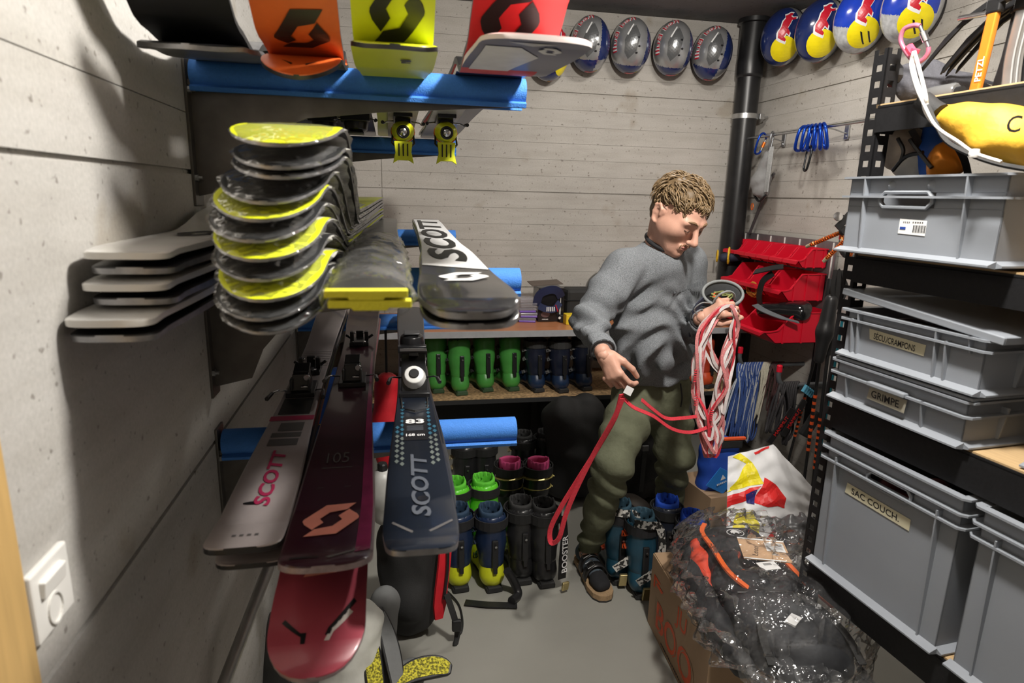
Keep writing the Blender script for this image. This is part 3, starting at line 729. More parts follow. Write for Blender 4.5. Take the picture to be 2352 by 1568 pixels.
# dark blue ski with alpine binding
tl = mat('teal_top', (.007, .010, .017), .28, var=.3, scale=6, coat=.15); mesh_l = mat('lattice_print', (.12, .14, .13), .35, var=.2); mesh_b = mat('lattice_blue', (.035, .12, .18), .3, var=.2); gry = mat('grey_print', (.085, .095, .115), .4); wht = mat('white_print', (.74, .74, .74), .4); panel = mat('panel_black', (.01, .01, .012), .3)
wpt = [(0, .052), (.10, .060), (.2, .059), (.8, .0425), (1.1, .0425), (1.75, .053)]
SD = Ski(.036, .075, .812, 1.93, [(0, 1.118), (.08, 1.102), (.25, 1.10), (.7, 1.11), (1.2, 1.108), (2, 1.13)], wpt, R=.05, p=5, th=.018)
TD = ski('dark blue ski with grey lettering, the number 83 and an alpine binding', SD, tl, dkb, edge, group='skis on the lowest rack level')
word(SD, TD, 'SCOTT', .002, .245, .032, .25, gry, flip=-1)
on(SD, TD, *rect(-.028, .024, .44, .57), panel, 'panel'); word(SD, TD, '83', -.002, .54, .026, .042, wht, along=False, bold=.03, shear=0); word(SD, TD, '168 cm', -.002, .465, .013, .04, wht, along=False, bold=.02, shear=0)
for k in range(4): on(SD, TD, *rect(-.02, .016, .49+k*.007, .493+k*.007), gry, 'small_print', off=.0016)
for s in (-1, 1):
    for k in range(15):
        d = .33+k*.024
        for q in (0, 1):
            uu = s*(.030 + q*.0105)
            if q == 1 and d > .52: continue
            dd = d+(.012 if q else 0); h = .0098
            on(SD, TD, [(uu-.0048, dd), (uu, dd-h), (uu+.0048, dd), (uu, dd+h)], [[0, 1, 2, 3]], mesh_b if d > .47 else mesh_l, 'lattice')
on(SD, TD, circle2d(.010, 14, (.006, .182)), [list(range(14))], chrome, 'rivet', off=.003)
on(SD, TD, [(-.046, .105), (-.014, .072), (-.012, .078), (-.044, .110)], [[0, 1, 2, 3]], stripe, 'slot'); on(SD, TD, [(.012, .078), (.05, .108), (.052, .103), (.014, .072)], [[0, 1, 2, 3]], stripe, 'slot')
c, e, t_, n = SD.frame(.80); binding(TD, 'heel_binding', place(TD, c+n*.009-SD.c(0), t_, n), alpine_heel)
c, e, t_, n = SD.frame(.84); binding(TD, 'brake', place(TD, c+n*.012-SD.c(0), t_, n), brake)
c, e, t_, n = SD.frame(1.20); binding(TD, 'toe_binding', place(TD, c+n*.009-SD.c(0), t_, n), alpine_toe)
MBb = MB(); MBb.tube([SD.top(-.032, .70, .004)-SD.c(0), SD.top(-.03, .62, .003)-SD.c(0), SD.top(0, .60, .003)-SD.c(0), SD.top(.03, .62, .003)-SD.c(0), SD.top(.032, .70, .004)-SD.c(0)], .002, 6); MBb.build('brake_loop', chrome, TD)
SD2 = Ski(.048, .075, .97, 1.8, [(0, 1.07), (.3, 1.078), (1, 1.078), (2, 1.105)], wpt, R=.05, p=5, th=.015)
ski('black ski lying base to base under the dark blue one', SD2, tl, dkb, edged, group='skis on the lowest rack level')
# ---------------------------------------------------------------- middle level: white stack
whs = mat('pearl_white_top', (.72, .71, .68), .25, var=.05, scale=10, coat=.2)
clear = film('clear_film', (.8, .8, .8), .04, .1, .5, .02)
grey_film = film('dusty_film', (.55, .54, .50), .6, .25)
ordn = ['topmost', 'second', 'third', 'fourth', 'fifth', 'lowest']
for k in range(6):
    z = 1.535 - k*.0205; dx = [0, .004, -.002, .003, -.012, -.010][k]; y0 = [.905, .915, .895, .91, .86, .865][k]
    up = k % 2 == 0
    zp = [(0, z-.004), (.06, z), (.35, z+(.0)), (.6, 1.575-k*.0185), (2, 1.585-k*.0185)]
    q = Ski(-.349+dx, -.335, y0, 1.9, zp, [(0, .054), (.15, .056), (.7, .05), (1.8, .055)], R=.032, p=3.4, th=.017)
    tt = ski(f'{ordn[k]} of the six {"pearl white" if up else "dark edged"} skis stacked against the left wall', q, whs if up else dkb, dkb, edge if k not in (0, 2, 4) else whs, group='pearl white skis stacked by the wall')
    if k == 0: emblem(q, tt, .012, .30, .07, .12, blk, flip=1)
# ---------------------------------------------------------------- middle level: black and yellow skis in plastic sleeves
neon = mat('neon_yellow', (.62, .68, .015), .35, var=.05, scale=9); ink2 = mat('black_topsheet', (.022, .023, .024), .28, var=.3, scale=20, coat=.2)
#           z tip   z hump  xc     y0    colour
KS = [(1.674, 1.712, -.142, .86, 1), (1.650, 1.684, -.140, .86, 0), (1.642, 1.672, -.142, .862, 2), (1.614, 1.650, -.160, .862, 0), (1.590, 1.628, -.170, .858, 1),
      (1.562, 1.602, -.176, .852, 0), (1.540, 1.578, -.172, .85, 1), (1.512, 1.552, -.172, .85, 0), (1.486, 1.526, -.168, .845, 1), (1.464, 1.502, -.172, .84, 0), (1.446, 1.484, -.166, .84, 0)]
nth = ['topmost', 'second', 'third', 'fourth', 'fifth', 'sixth', 'seventh', 'eighth', 'ninth', 'tenth', 'lowest']
for k, (zt, zh, xc, y0, cc) in enumerate(KS):
    zb = 1.463 + (10-k)*.0118
    zp = (lambda zh, zb: lambda d: zh-(.036 if zh > 1.66 else .046)*max(0, 1-d/.17)**1.8 if d < .17 else interp(d, [(.17, zh), (.58, zb), (1.9, zb+.02)]))(zh, zb)
    q = Ski(xc, -.085, y0, 1.86, zp, [(0, .069), (.14, .071), (.7, .054), (1.8, .058)], R=.085, p=2.1, th=.010)
    tt = ski(f'{nth[k]} ski of the tall plastic wrapped stack, with a {("black", "neon yellow", "dull green")[cc]} rounded tip', q, (ink2, neon, ink2)[cc], dkb, edge, group='plastic wrapped black and yellow skis')
    # sleeve around the ski, crumpled
    rr = random.Random(k); ph = [rr.uniform(0, 6) for _ in range(4)]
    dl = [d for d in q.ds if .0005 < d < .95]; mb = MB(); rows = len(dl)
    for i in range(rows):
        d = dl[i]; c, e, t_, n = q.frame(d); wd = q.w(d)+.003
        for j in range(12):
            an = 2*PI*j/12; r_ = 1+.03*math.sin(an*3+ph[0]+d*40)+.03*math.sin(d*95+ph[1]+an)
            mb.v.append(tuple(c + e*wd*math.cos(an)*r_ + n*((.0095 if d > .2 else .006)*math.sin(an)*r_) - q.c(0)))
    for i in range(rows-1):
        for j in range(12): mb.f.append([i*12+j, i*12+(j+1) % 12, (i+1)*12+(j+1) % 12, (i+1)*12+j]); mb.mi.append(0 if dl[i] < .13 else 1)
    o = mb.build('plastic_sleeve', [clear, grey_film], tt, smooth=70); o['label'] = 'crumpled clear plastic sleeve'
# ---------------------------------------------------------------- middle level: pair with yellow tail protectors
gtop = mat('charcoal_top', (.045, .045, .043), .3, var=.2, scale=18, coat=.2); yf = mat('yellow_foam', (.66, .62, .03), .7, var=.06, bump=.2, bscale=300)
for k in range(2):
    q = Ski(-.028, -.03, .735, 2.0, [(0, 1.507-k*.012), (.3, 1.514-k*.012), (2, 1.515-k*.015)], [(0, .045), (.3, .047), (1, .047), (1.9, .055)], R=.02, p=3, th=.012)
    tt = ski(('upper' if k == 0 else 'lower') + ' charcoal ski with yellow foam end in clear plastic', q, gtop, dkb, neon, group='pair with yellow foam end strips')
    f0 = q.c(0); mb = MB()
    prf = [(-.048, .000), (-.022, .000), (-.020, -.003), (.018, -.003), (.02, .000), (.046, .000), (.046, .0085), (-.048, .0085)]
    mb.prism([(a_, b2*1.0) for a_, b2 in prf], lambda p, h: (p[0]+(k*.004), -.012+h, p[1]-.004), 0, .02); mb.build('end_strip', yf, tt, bevel=.001)
    if k == 0:
        mb = MB()
        for i in range(30):
            d = -.012+.75*i/29; c, e, t_, n = q.frame(max(0, d)); c = c+Vector((0, min(0, d), 0)); wd = q.w(max(.02, d))+.010
            for j in range(12):
                an = 2*PI*j/12; r_ = 1+.05*math.sin(an*3+d*50)+.05*math.sin(d*110+an*2)
                mb.v.append(tuple(c + e*wd*math.cos(an)*r_ + n*(.028*math.sin(an)*r_-.008) - f0))
        mb.f = [[i*12+j, i*12+(j+1) % 12, (i+1)*12+(j+1) % 12, (i+1)*12+j] for i in range(29) for j in range(12)]; mb.mi = [0]*len(mb.f)
        mb.build('plastic_sleeve', clear, tt, smooth=70)
# ---------------------------------------------------------------- middle level: black ski with white lettering
bks = mat('black_gloss_top', (.018, .018, .019), .2, var=.3, scale=40, coat=.4)
wps = [(0, .060), (.09, .0665), (.35, .059), (.75, .047), (1.3, .047), (1.9, .055)]
q = Ski(.098, .145, .738, 2.02, [(0, 1.478), (.05, 1.487), (.14, 1.49), (.6, 1.499), (2, 1.512)], wps, R=.075, p=2.7, th=.018)
tt = ski('black ski with white emblem and big lettering on white, rightmost on the middle arm', q, bks, dkb, edge, group='pair beside the plastic wrapped skis')
on(q, tt, [(-.0545, .345), (.0545, .295), (.05, .55), (.046, .75), (.046, 1.3), (.05, 1.9), (-.05, 1.9), (-.046, 1.3), (-.046, .75), (-.05, .55)], [list(range(10))], wht, 'white_field')
word(q, tt, 'SCOTT', -.003, 1.08, .072, 1.4, blk, flip=-1, bold=.03, shear=.15)
emblem(q, tt, .006, .215, .078, .085, wht, flip=1)
q2 = Ski(.101, .145, .748, 2.0, [(0, 1.462), (.1, 1.471), (.6, 1.475), (2, 1.495)], wps, R=.075, p=2.7, th=.015)
ski('black ski lying base to base under the one with white lettering', q2, bks, dkb, edge, group='pair beside the plastic wrapped skis')
# ---------------------------------------------------------------- topmost level: pairs with tips parting toward the camera
def updown(up): return [(0, 1.925+up*.0), ]
ora = mat('orange_base', (.62, .115, .02), .4, var=.06); rdb = mat('red_base', (.62, .02, .025), .4, var=.05); grt = mat('scuffed_grey', (.16, .16, .165), .35, .2, var=.3, scale=30)
navy = mat('navy_top', (.02, .035, .10), .3); pin = mat('pale_pink', (.75, .5, .48), .4); bei = mat('beige_top', (.36, .33, .24), .4, var=.2, scale=25, aniso=(8, 1, 8)); silv = mat('silver_top', (.45, .45, .45), .35)
W = [(0, .066), (.16, .068), (.7, .052), (1.2, .05), (1.9, .06)]
up_tip = lambda z, r=0: [(0, z+.105), (.08, z+.06), (.2, z-.005), (.33, z-.018), (.52, z+.035), (2, z+.035)]
dn_tip = lambda z, r=0: lambda d: z-.012-.052*max(0, 1-d/.14)**1.8 if d < .14 else interp(d, [(.14, z-.012), (.45, z+.03), (2, z+.03)])
TOPS = []
def top_ski(label, xc, x1, y0, zp, mats, R, p=2., wsc=1., side=None, th=.016, L=1.95):
    q = Ski(xc, x1, y0, L, zp, [(a, b*wsc) for a, b in W], R=R, p=p, th=th); t_ = ski(label, q, mats[0], mats[1], side, group='skis on the topmost rack level'); return q, t_
z1 = 1.878; z0 = 1.864
q, t_ = top_ski('black based ski with upturned tip, leftmost on the topmost arm', -.315, -.30, .98, up_tip(z1+.006), (grt, blk), .10, 2., 1.1, edged)
q, t_ = top_ski('scuffed grey ski with drooping tip, leftmost on the topmost arm', -.313, -.30, 1.14, [(0, 1.838), (.04, 1.846), (.16, 1.862), (.4, 1.89), (2, 1.88)], (blk, grt), .055, 1.9, 1.32, edge)
q, t_ = top_ski('orange based ski with black emblem and upturned tip on the topmost arm', -.142, -.15, .98, up_tip(z1), (blk, ora), .09, 2., .98, edged)
emblem(q, t_, .004, .19, .090, .10, blk, 'base', flip=-1)
q, t_ = top_ski('orange ski with slotted drooping tip under the orange one with an emblem', -.146, -.15, 1.13, dn_tip(z0), (ora, blk), .075, 2., .98, edged)
on(q, t_, [(-.03, .055), (-.012, .034), (-.010, .040)], [[0, 1, 2]], blk, 'slot'); on(q, t_, [(.03, .055), (.012, .034), (.010, .040)], [[0, 1, 2]], blk, 'slot')
q, t_ = top_ski('yellow based ski with black emblem and upturned tip on the topmost arm', .010, .016, .98, up_tip(z1), (blk, neon), .09, 2., .98, edged)
emblem(q, t_, .006, .135, .088, .10, blk, 'base', flip=-1)
q, t_ = top_ski('yellow ski with flat end and a figure 5, under the yellow one with an emblem', .012, .016, 1.10, [(0, 1.850), (.04, 1.859), (.1, 1.860), (.2, 1.860), (.35, 1.872), (.5, 1.893), (2, 1.88)], (neon, neon), .045, 2.2, 1.08, edged)
word(q, t_, '5', .02, .13, .03, .02, blk, 'base', along=False, bold=.05, shear=0, flip=1)
q, t_ = top_ski('red based ski with black emblem and upturned tip, rightmost on the topmost arm', .215, .205, .98, up_tip(z1+.004), (blk, rdb), .09, 2., 1.15, edged)
emblem(q, t_, -.012, .14, .10, .11, blk, 'base', flip=-1)
q, t_ = top_ski('white and navy ski with squared end under the red one', .232, .21, 1.0, [(0, 1.856), (.06, 1.858), (.3, 1.866), (.5, 1.895), (2, 1.88)], (pin, navy), .05, 3.2, 1.36, mat('pale_sidewall', (.7, .62, .6), .4))
on(q, t_, [(-.078, .06), (-.02, .06), (.0, .09), (.025, .13), (-.005, .33), (-.075, .33)], [list(range(6))], wht, 'white_field', 'base'); emblem(q, t_, .03, .07, .04, .045, wht, 'base')
on(q, t_, [(-.05, .02), (.03, .02), (-.005, .045)], [[0, 1, 2]], silv, 'grey_field', 'base')
# four ski bodies whose bindings hang down between the arms
for nm, x, y, mt, lab in (('dark', -.21, 2.25, blk, 0), ('burgundy', -.105, 2.2, bur, 0), ('beige', .045, 2.22, bei, 1), ('silver', .185, 2.2, silv, 1)):
    q = Ski(x, x, 1.62, 1.3, [(0, 1.888), (1.3, 1.866)], [(0, .047), (1.3, .05)], R=.01, th=.014)
    tt = ski(f'upside down {nm} ski with its binding hanging between the top arms', q, blk, mt, edged, group='skis on the topmost rack level')
    c, e, t_, n = q.frame(y-1.62)
    if lab: binding(tt, 'toe_binding', place(tt, c-n*.007-q.c(0), t_, -n), yellow_toe); binding(tt, 'brake', place(tt, c-n*.012-q.c(0)+Vector((0, .02, 0)), t_, -n), brake)
    else: binding(tt, 'toe_binding', place(tt, c-n*.007-q.c(0), t_, -n), alpine_toe); binding(tt, 'brake', place(tt, c-n*.012-q.c(0), t_, -n), brake)
# ================================================================== helmets hung high on the walls
hnav = mat('helmet_navy', (.010, .022, .105), .22, var=.15, scale=14, coat=.5); hblu = mat('helmet_blue', (.012, .045, .42), .2, var=.1, coat=.5)
hsil = mat('helmet_silver', (.44, .45, .46), .28, .65, var=.2, scale=10, coat=.4); hgry = mat('helmet_marbled_grey', (.42, .43, .44), .3, .1, var=.4, scale=35)
hyel = mat('sun_yellow', (.85, .70, .01), .3); hred = mat('bull_red', (.55, .012, .03), .3); hwht = mat('print_white', (.8, .8, .8), .35); hblk = mat('helmet_black', (.01, .01, .012), .35)
BULL = [(-1, .1), (-.9, .45), (-.55, .62), (-.2, .5), (.15, .62), (.4, .55), (.6, .8), (.72, .6), (.95, .5), (1.05, .2), (.85, .12), (.7, .2), (.62, -.1), (.8, -.45), (.6, -.55), (.42, -.2), (.1, -.25), (-.2, -.2), (-.45, -.6), (-.7, -.65), (-.55, -.3), (-.8, -.15), (-.95, -.45), (-1.12, -.42)]
def dome(r, a, b):
    """unit helmet surface: a azimuth-like, b elevation-like -> local point; local z points out of the wall, y up"""
    return None
def helmet(label, loc, out, kind, tilt=0., s=1.):
    """crown points out of the wall toward 'out'; local x right, y up, z outwards"""
    t = thing('ski_helmet', label, 'helmet', loc, group='helmets hung along the tops of the walls')
    z = Vector(out).normalized(); y = Vector((0, 0, 1)); y = (y-z*y.dot(z)).normalized(); x = y.cross(z)
    R = Matrix((x, y, z)).transposed().to_4x4() @ Matrix.Rotation(tilt, 4, 'Z')
    rx, ry, rz = .118*s, .155*s, .13*s
    def P(u, v, k=1.0):
        # u,v in -1.15..1.15 map to a dome facing +z (stretched disc)
        r = math.hypot(u, v); a = math.atan2(v, u); th = min(r, 1.25)*PI/2*.98
        return R @ Vector((rx*math.sin(th)*math.cos(a)*k, ry*math.sin(th)*math.sin(a)*k, rz*math.cos(th)*k))
    mb = MB(); NU, NV = 80, 40
    blue = hblu if kind == 'sun' else hnav
    for j in range(NV+1):
        r = 1.22*j/NV
        for i in range(NU): an = 2*PI*i/NU; mb.v.append(tuple(P(r*math.cos(an), r*math.sin(an))))
    for j in range(NV):
        for i in range(NU):
            k = (i+1) % NU; r = 1.22*(j+.5)/NV; an = 2*PI*(i+.5)/NU; u, v = r*math.cos(an), r*math.sin(an)
            if kind == 'sun': mi = 0 if ((u > -.45) == (v > -.15)) and r < .98 else (1 if r < .98 else 2)
            elif kind == 'half': mi = 0 if (u > .22+v*.12) == (v > -.42) else 1
            else: mi = (1 if u < .42+v*.12 else 0) if v > -.55 else (0 if u < .42 else 1)
            if kind == 'dark': mi = 0 if r < .95 else 1
            mb.f.append([j*NU+i, (j+1)*NU+i, (j+1)*NU+k, j*NU+k] if j else [i, NU+i, NU+k, k]); mb.mi.append(mi)
    second = hgry if kind == 'sun' else hsil
    mb.build('shell', [blue, second, second if kind != 'half' else hnav], t, smooth=60)
    rim = MB(); rim.tube([P(1.22*math.cos(2*PI*i/32), 1.22*math.sin(2*PI*i/32), 1.0) for i in range(32)], .006, 6, closed=True); rim.build('rim_trim', hblk, t, smooth=60)
    def pr(poly, mt, nm, k=1.006, ml=.1):
        decal(nm, poly, [list(range(len(poly)))], lambda a, b: P(a, b, k), mt, t, ml)
    def seg(poly, mt, nm, k=1.006, ml=.1): return pr(poly, mt, nm, k, ml)
    if kind in ('sun', 'dark'):
        pr(circle2d(.40, 24, (.52, -.30), .38), hyel, 'sun_disc')
        bl = [(.46+ -.32*y+.05*x, .34+.42*x) for x, y in BULL]
        pr(bl, hwht, 'bull_outline', 1.008); pr([(.46+(a-.46)*.82, .34+(b-.34)*.86) for a, b in bl], hred, 'bull', 1.011)
    else:
        # wings and crest by the rim, lettering up the side
        pr([( .05+.26*x, -.92+.12*y) for x, y in BULL], hred, 'bull', 1.008); pr(circle2d(.085, 14, (.33, -.9)), hyel, 'sun_disc', 1.01)
        # raised crest with vents
        pr([(-.36, .1), (-.2, .36), (.0, .46), (.14, .2), (.05, -.15), (-.2, -.36), (-.34, -.2)], mat('helmet_smoke', (.16, .165, .17), .25, .5, coat=.4), 'crest_panel', 1.007)
        for a, b in ((.08, .15), (.12, -.05), (.05, -.2)): pr(circle2d(.045, 8, (a, b), .025), hblk, 'vent', 1.04 if False else 1.012)
        pr([(-.30, .22), (-.10, .50), (-.07, .48), (-.26, .20)], hwht, 'light_slot', 1.012)
    v, f, wd = text2d('Red Bull', .02, 0)
    if kind not in ('sun', 'dark'):
        for mt, k, b_ in ((hwht, 1.012, .05), (hred, 1.016, .0)):
            v, f, wd = text2d('Red Bull', b_, 0)
            def fm(a, b):
                ang = PI*.80 + a/wd*1.9*-1*-1; rr = .74 + b*.20
                return P(rr*math.cos(ang), rr*math.sin(ang)*-1*-1, k)
            decal('lettering', v, f, fm, mt, t, .25)
    else:
        pr([(-.1+.24*x+.32, -.98+.07*y) for x, y in BULL], hred, 'bull', 1.012); pr(circle2d(.07, 12, (.05, -.98)), hyel, 'sun_disc', 1.01)
        if kind == 'sun':
            for a in (.43, .60): pr([(a, -.22), (a+.05, -.24), (a+.12, -.55), (a+.08, -.55)], hblk, 'vent', 1.012)
    hk = MB(); hk.tube([P(0, .2, .2), P(0, .6, .1)+Vector(R @ Vector((0, 0, -.05))), R @ Vector((0, .05, -.09))], .004, 6); hk.build('hook', hblk, t)
    return t
HB = [(1265, 118, .0, 'dark2', 'partly hidden behind the rightmost top ski'), (1360, 98, .02, 'half', 'first fully seen from the skis on the back wall'), (1454, 102, .0, 'crest', 'third from the skis on the back wall'), (1552, 108, -.02, 'crest', 'fourth from the skis on the back wall'), (1643, 120, -.08, 'half', 'nearest the black pipe on the back wall')]
for px, py, tl_, kd, wh in HB:
    c = PY(px, py, 3.80); o_ = Vector((-c.x*.12+.05, -1, -.12))
    kd2 = 'dark' if kd == 'dark2' else kd
    helmet(f'blue and silver helmet {wh}', (c.x, 3.84, c.z), o_, kd2, tl_, 1.0)
for px, py, kd, wh in ((1785, 85, 'dark', 'nearest the black pipe on the right wall'), (1868, 70, 'dark', 'second from the black pipe on the right wall'), (1962, 42, 'sun', 'third from the black pipe on the right wall'), (2078, 12, 'sun', 'nearest the rack on the right wall')):
    c = PX(px, py, 2.22)
    helmet(f'blue helmet with a yellow disc, {wh}', (2.26, c.y, c.z), (-1, -.35, -.16), kd, -.25, 1.0)
# ================================================================== steel rail with carabiners on the right wall
y0 = PX(1718, 316, 2.24).y; zr = PX(1850, 298, 2.24).z
y1 = 2.45
rl = thing('wall_rail', 'thin galvanised rail mounted along the right wall under the helmets', 'rail', (2.24, y0, zr))
MB().tube([(0, -.02, 0), (0, y1-y0, 0)], .0085, 12).build('tube', gs, rl, smooth=40)
for q in (.20, .75, 1.05):
    yy = -q; b = MB(); b.lohi((.118, yy-.016, -.06), (.126, yy+.016, .03)); b.build('wall_plate', gs, rl, bevel=.002)
    MB().tube([(0, yy, -.005), (.05, yy, -.012), (.12, yy, -.03)], .004, 6).build('strut', gs, rl)
    MB().lathe([(.006, 0), (.006, .005)], 8, (.118, yy, -.045), (-1, 0, 0)).build('screw', gs, rl)
cbl = mat('anodised_blue', (.012, .07, .52), .25, .75, var=.1); cgr = mat('anodised_grey', (.30, .31, .33), .3, .9); cbk = mat('anodised_black', (.02, .022, .025), .3, .6); cpk = mat('anodised_pink', (.50, .16, .24), .35, .4); cor = mat('anodised_orange', (.80, .17, .02), .3, .6)
def carabiner(label, loc, rot, mt, h=.105, w_=.062, gate=None, screw=None, group='carabiners on the wall rail', r=.0065):
    t = thing('carabiner', label, 'carabiner', loc, rot, group)
    pts = [(-w_*.38, 0, -h*.06), (-w_*.5, 0, -h*.25), (-w_*.46, 0, -h*.6), (-w_*.32, 0, -h*.93), (0, 0, -h), (w_*.30, 0, -h*.92), (w_*.40, 0, -h*.8)]
    pts2 = [(-w_*.38, 0, -h*.06), (-w_*.1, 0, .004), (w_*.28, 0, -h*.04), (w_*.48, 0, -h*.16)]
    MB().tube(spline([Vector(p) for p in (pts2[::-1][:-1]+pts)], 5), r, 8).build('body', mt, t, smooth=60)
    MB().tube([(w_*.47, 0, -h*.17), (w_*.41, 0, -h*.8)], r*.8, 8).build('gate', gate or mt, t, smooth=60)
    if screw: MB().tube([(w_*.46, 0, -h*.35), (w_*.43, 0, -h*.62)], r*1.45, 10).build('screw_sleeve', screw, t, smooth=60)
    return t
def rail_pt(px): return PX(px, 316-(px-1718)*.128, 2.24).y
carabiner('blue carabiner with an orange screw sleeve near the pipe end of the rail', (2.24, rail_pt(1755), zr+.012), (.25, .1, .5), cbl, .12, .08, cgr, cor)
carabiner('plain grey carabiner holding the folded grey runners', (2.24, rail_pt(1775), zr+.012), (.1, 0, .7), cgr, .10, .05)
for k, px in enumerate((1852, 1860, 1868, 1876, 1884, 1892)):
    carabiner(f'{("first", "second", "third", "fourth", "fifth", "sixth")[k]} blue carabiner from the pipe in the bunch of six on the rail', (2.235, rail_pt(px), zr+.012), (.22-.09*k, .05, .45+.13*k), cbl, .125, .10, r=.0085)
carabiner('black carabiner clipped under the bunch of blue ones', (2.235, rail_pt(1868), zr-.095), (.1, 0, 1.3), cbk, .125, .07, group='carabiners under the rail')
carabiner('thin black carabiner on the rail close to the rack post', (2.24, rail_pt(1990), zr+.012), (0, 0, .75), cbk, .12, .06, cgr, r=.0045)
# grey pouch, folded runners and leaning rod
t = thing('grey_pouch', 'grey fabric pouch hanging from the rail beside folded runners', 'pouch', (2.25, rail_pt(1770), zr-.1))
gcl = mat('grey_cloth', (.22, .22, .22), .8, var=.12, scale=30, bump=.3)
s_ = Soft(.02); s_.bar((0, .02, -.02), (0, .06, -.16), .03, .055).bar((0, .06, -.16), (0, .05, -.22), .055, .05); s_.disp = lambda P: .006*vnoise(P, 60, 2); s_.build('bag', (-.1, -.1, -.32), (.1, .16, .05), .008, gcl, t)
MB().tube(spline([(0, .12, -.25), (0, .06, -.285), (-.01, -.02, -.25)], 6), .007, 8).build('hem', cbk, t)
t = thing('folded_runners', 'bundle of pale grey runners hanging below the rail', 'sling', (2.225, rail_pt(1780), zr-.07))
for k in range(4): MB().tube([(0, -.02+.012*k, 0), (.0, -.018+.01*k, -.1), (0, -.012+.008*k, -.26)], 1, flat=(.011, .003, (1, 0, 0))).build('runner', mat('pale_runner', (.42, .43, .43), .8, var=.2, scale=90), t)
t = thing('orange_quick_link', 'tiny orange quick link below the grey pouch', 'link', (2.25, rail_pt(1742), zr-.42)); MB().tube([(0, .012*math.cos(a), .02*math.sin(a)) for a in [k*PI/6 for k in range(12)]], .003, 6, closed=True).build('loop', cor, t)
a = PX(1778, 398, 2.33); b = PX(1722, 535, 2.33)
o = MB().tube([a, a+Vector((0, .02, -.02)), b], .009, 8).build('grey_rod', mat('dull_steel', (.16, .16, .17), .4, .7), smooth=40); tag(o, 'thin grey rod leaning against the right wall above the red bins', 'rod')
# ================================================================== red storage bins on a louvred panel
red = mat('red_bin_plastic', (.60, .006, .025), .42, var=.05, scale=10, spec=.4)
pan = mat('bin_panel_steel', (.20, .18, .19), .4, .6, var=.1)
t = thing('bin_panel', 'dark steel louvre panel on the right wall carrying the red bins', 'panel', (XR, 0, 0))
yA, yB = 2.98, 3.88
for z0_, z1_ in ((.93, 1.425),):
    MB().lohi((-.028, yA, z0_), (-.02, yB, z1_)).build('sheet', pan, t)
for k in range(7): MB().lohi((-.034, yA+.015+k*.145, .93), (-.028, yA+.02+k*.145, 1.42)).build('louvre', wp, t)
for y_ in (yA+.05, yB-.1): MB().lohi((-.02, y_, .35), (-.002, y_+.03, 1.42)).build('upright', mat('dark_bar', (.03, .03, .035), .4, .5), t)
def bin_(label, y, z, W, D, H, group):
    """open front toward -x, tapered, sides with ribs; y is the near corner"""
    t = thing('storage_bin', label, 'storage bin', (XR-.035, y, z), group=group)
    th = .003; fl = H*.40
    # side profile (x from wall outwards, z): high back, dipping lip
    pr = [(0, 0), (-D*.80, 0), (-D, fl), (-D*.90, fl), (-D*.80, fl+.005), (-D*.55, H), (0, H)]
    b = MB()
    for y_ in (0, W-th): b.prism(pr, lambda p, h: (p[0], y_+h, p[1]), 0, th)
    b.lohi((-D*.80, 0, 0), (0, W, th)); b.lohi((-th, 0, 0), (0, W, H))
    b.prism([(-D*.80, 0), (-D, fl), (-D+.004, fl), (-D*.80+.004, 0)], lambda p, h: (p[0], h, p[1]), 0, W)
    b.build('body', red, t)
    r = MB(); rim = [(-D*1.0, fl), (-D*.90, fl), (-D*.78, fl+.008), (-D*.68, fl+(H-fl)*.5), (-D*.56, H-.004), (-D*.5, H), (0, H)]
    for y_, o_ in ((0, -.008), (W, .008)):
        r.prism([(a, b_) for a, b_ in rim] + [(a, b_-.006) for a, b_ in rim[::-1]], lambda p, h: (p[0], h, p[1]), min(y_, y_+o_), max(y_, y_+o_))
    r.prism([(-D*1.0, fl), (-D*1.06, fl-.004), (-D*1.06, fl-.022), (-D*1.0, fl-.006)], lambda p, h: (p[0], h, p[1]), -.008, W+.008)
    r.build('rim', red, t)
    for q in (.12, .42, .70): MB().lohi((-D*q-.004, -.006, .0), (-D*q+.004, 0, H*(1 if q < .5 else .72))).build('rib', red, t)
    return t
def ybin(px, py, x): return PX(px, py, x).y
# top row of six small bins
ys = [2.99+.118*k for k in range(7)]
nm6 = ['nearest the rack', 'second from the rack', 'third from the rack', 'fourth from the rack', 'second from the pipe', 'nearest the pipe']
for k in range(6): bin_(f'small red bin in the top row, {nm6[k]}', 3.03+.13*k, 1.280, .106, .18, .105, 'small red bins of the top row')
# middle row
for k, l_ in enumerate(('nearest the rack', 'in the middle', 'nearest the pipe')): bin_(f'medium red bin in the middle row, {l_}', 3.02+.21*k, 1.10, .180, .265, .15, 'medium red bins of the middle row')
# big bins
bin_('large red bin in the bottom row, nearest the rack', 2.93, .885, .31, .40, .17, 'large red bins of the bottom row')
bin_('large red bin in the bottom row behind the one nearest the rack', 3.26, .905, .31, .34, .15, 'large red bins of the bottom row')
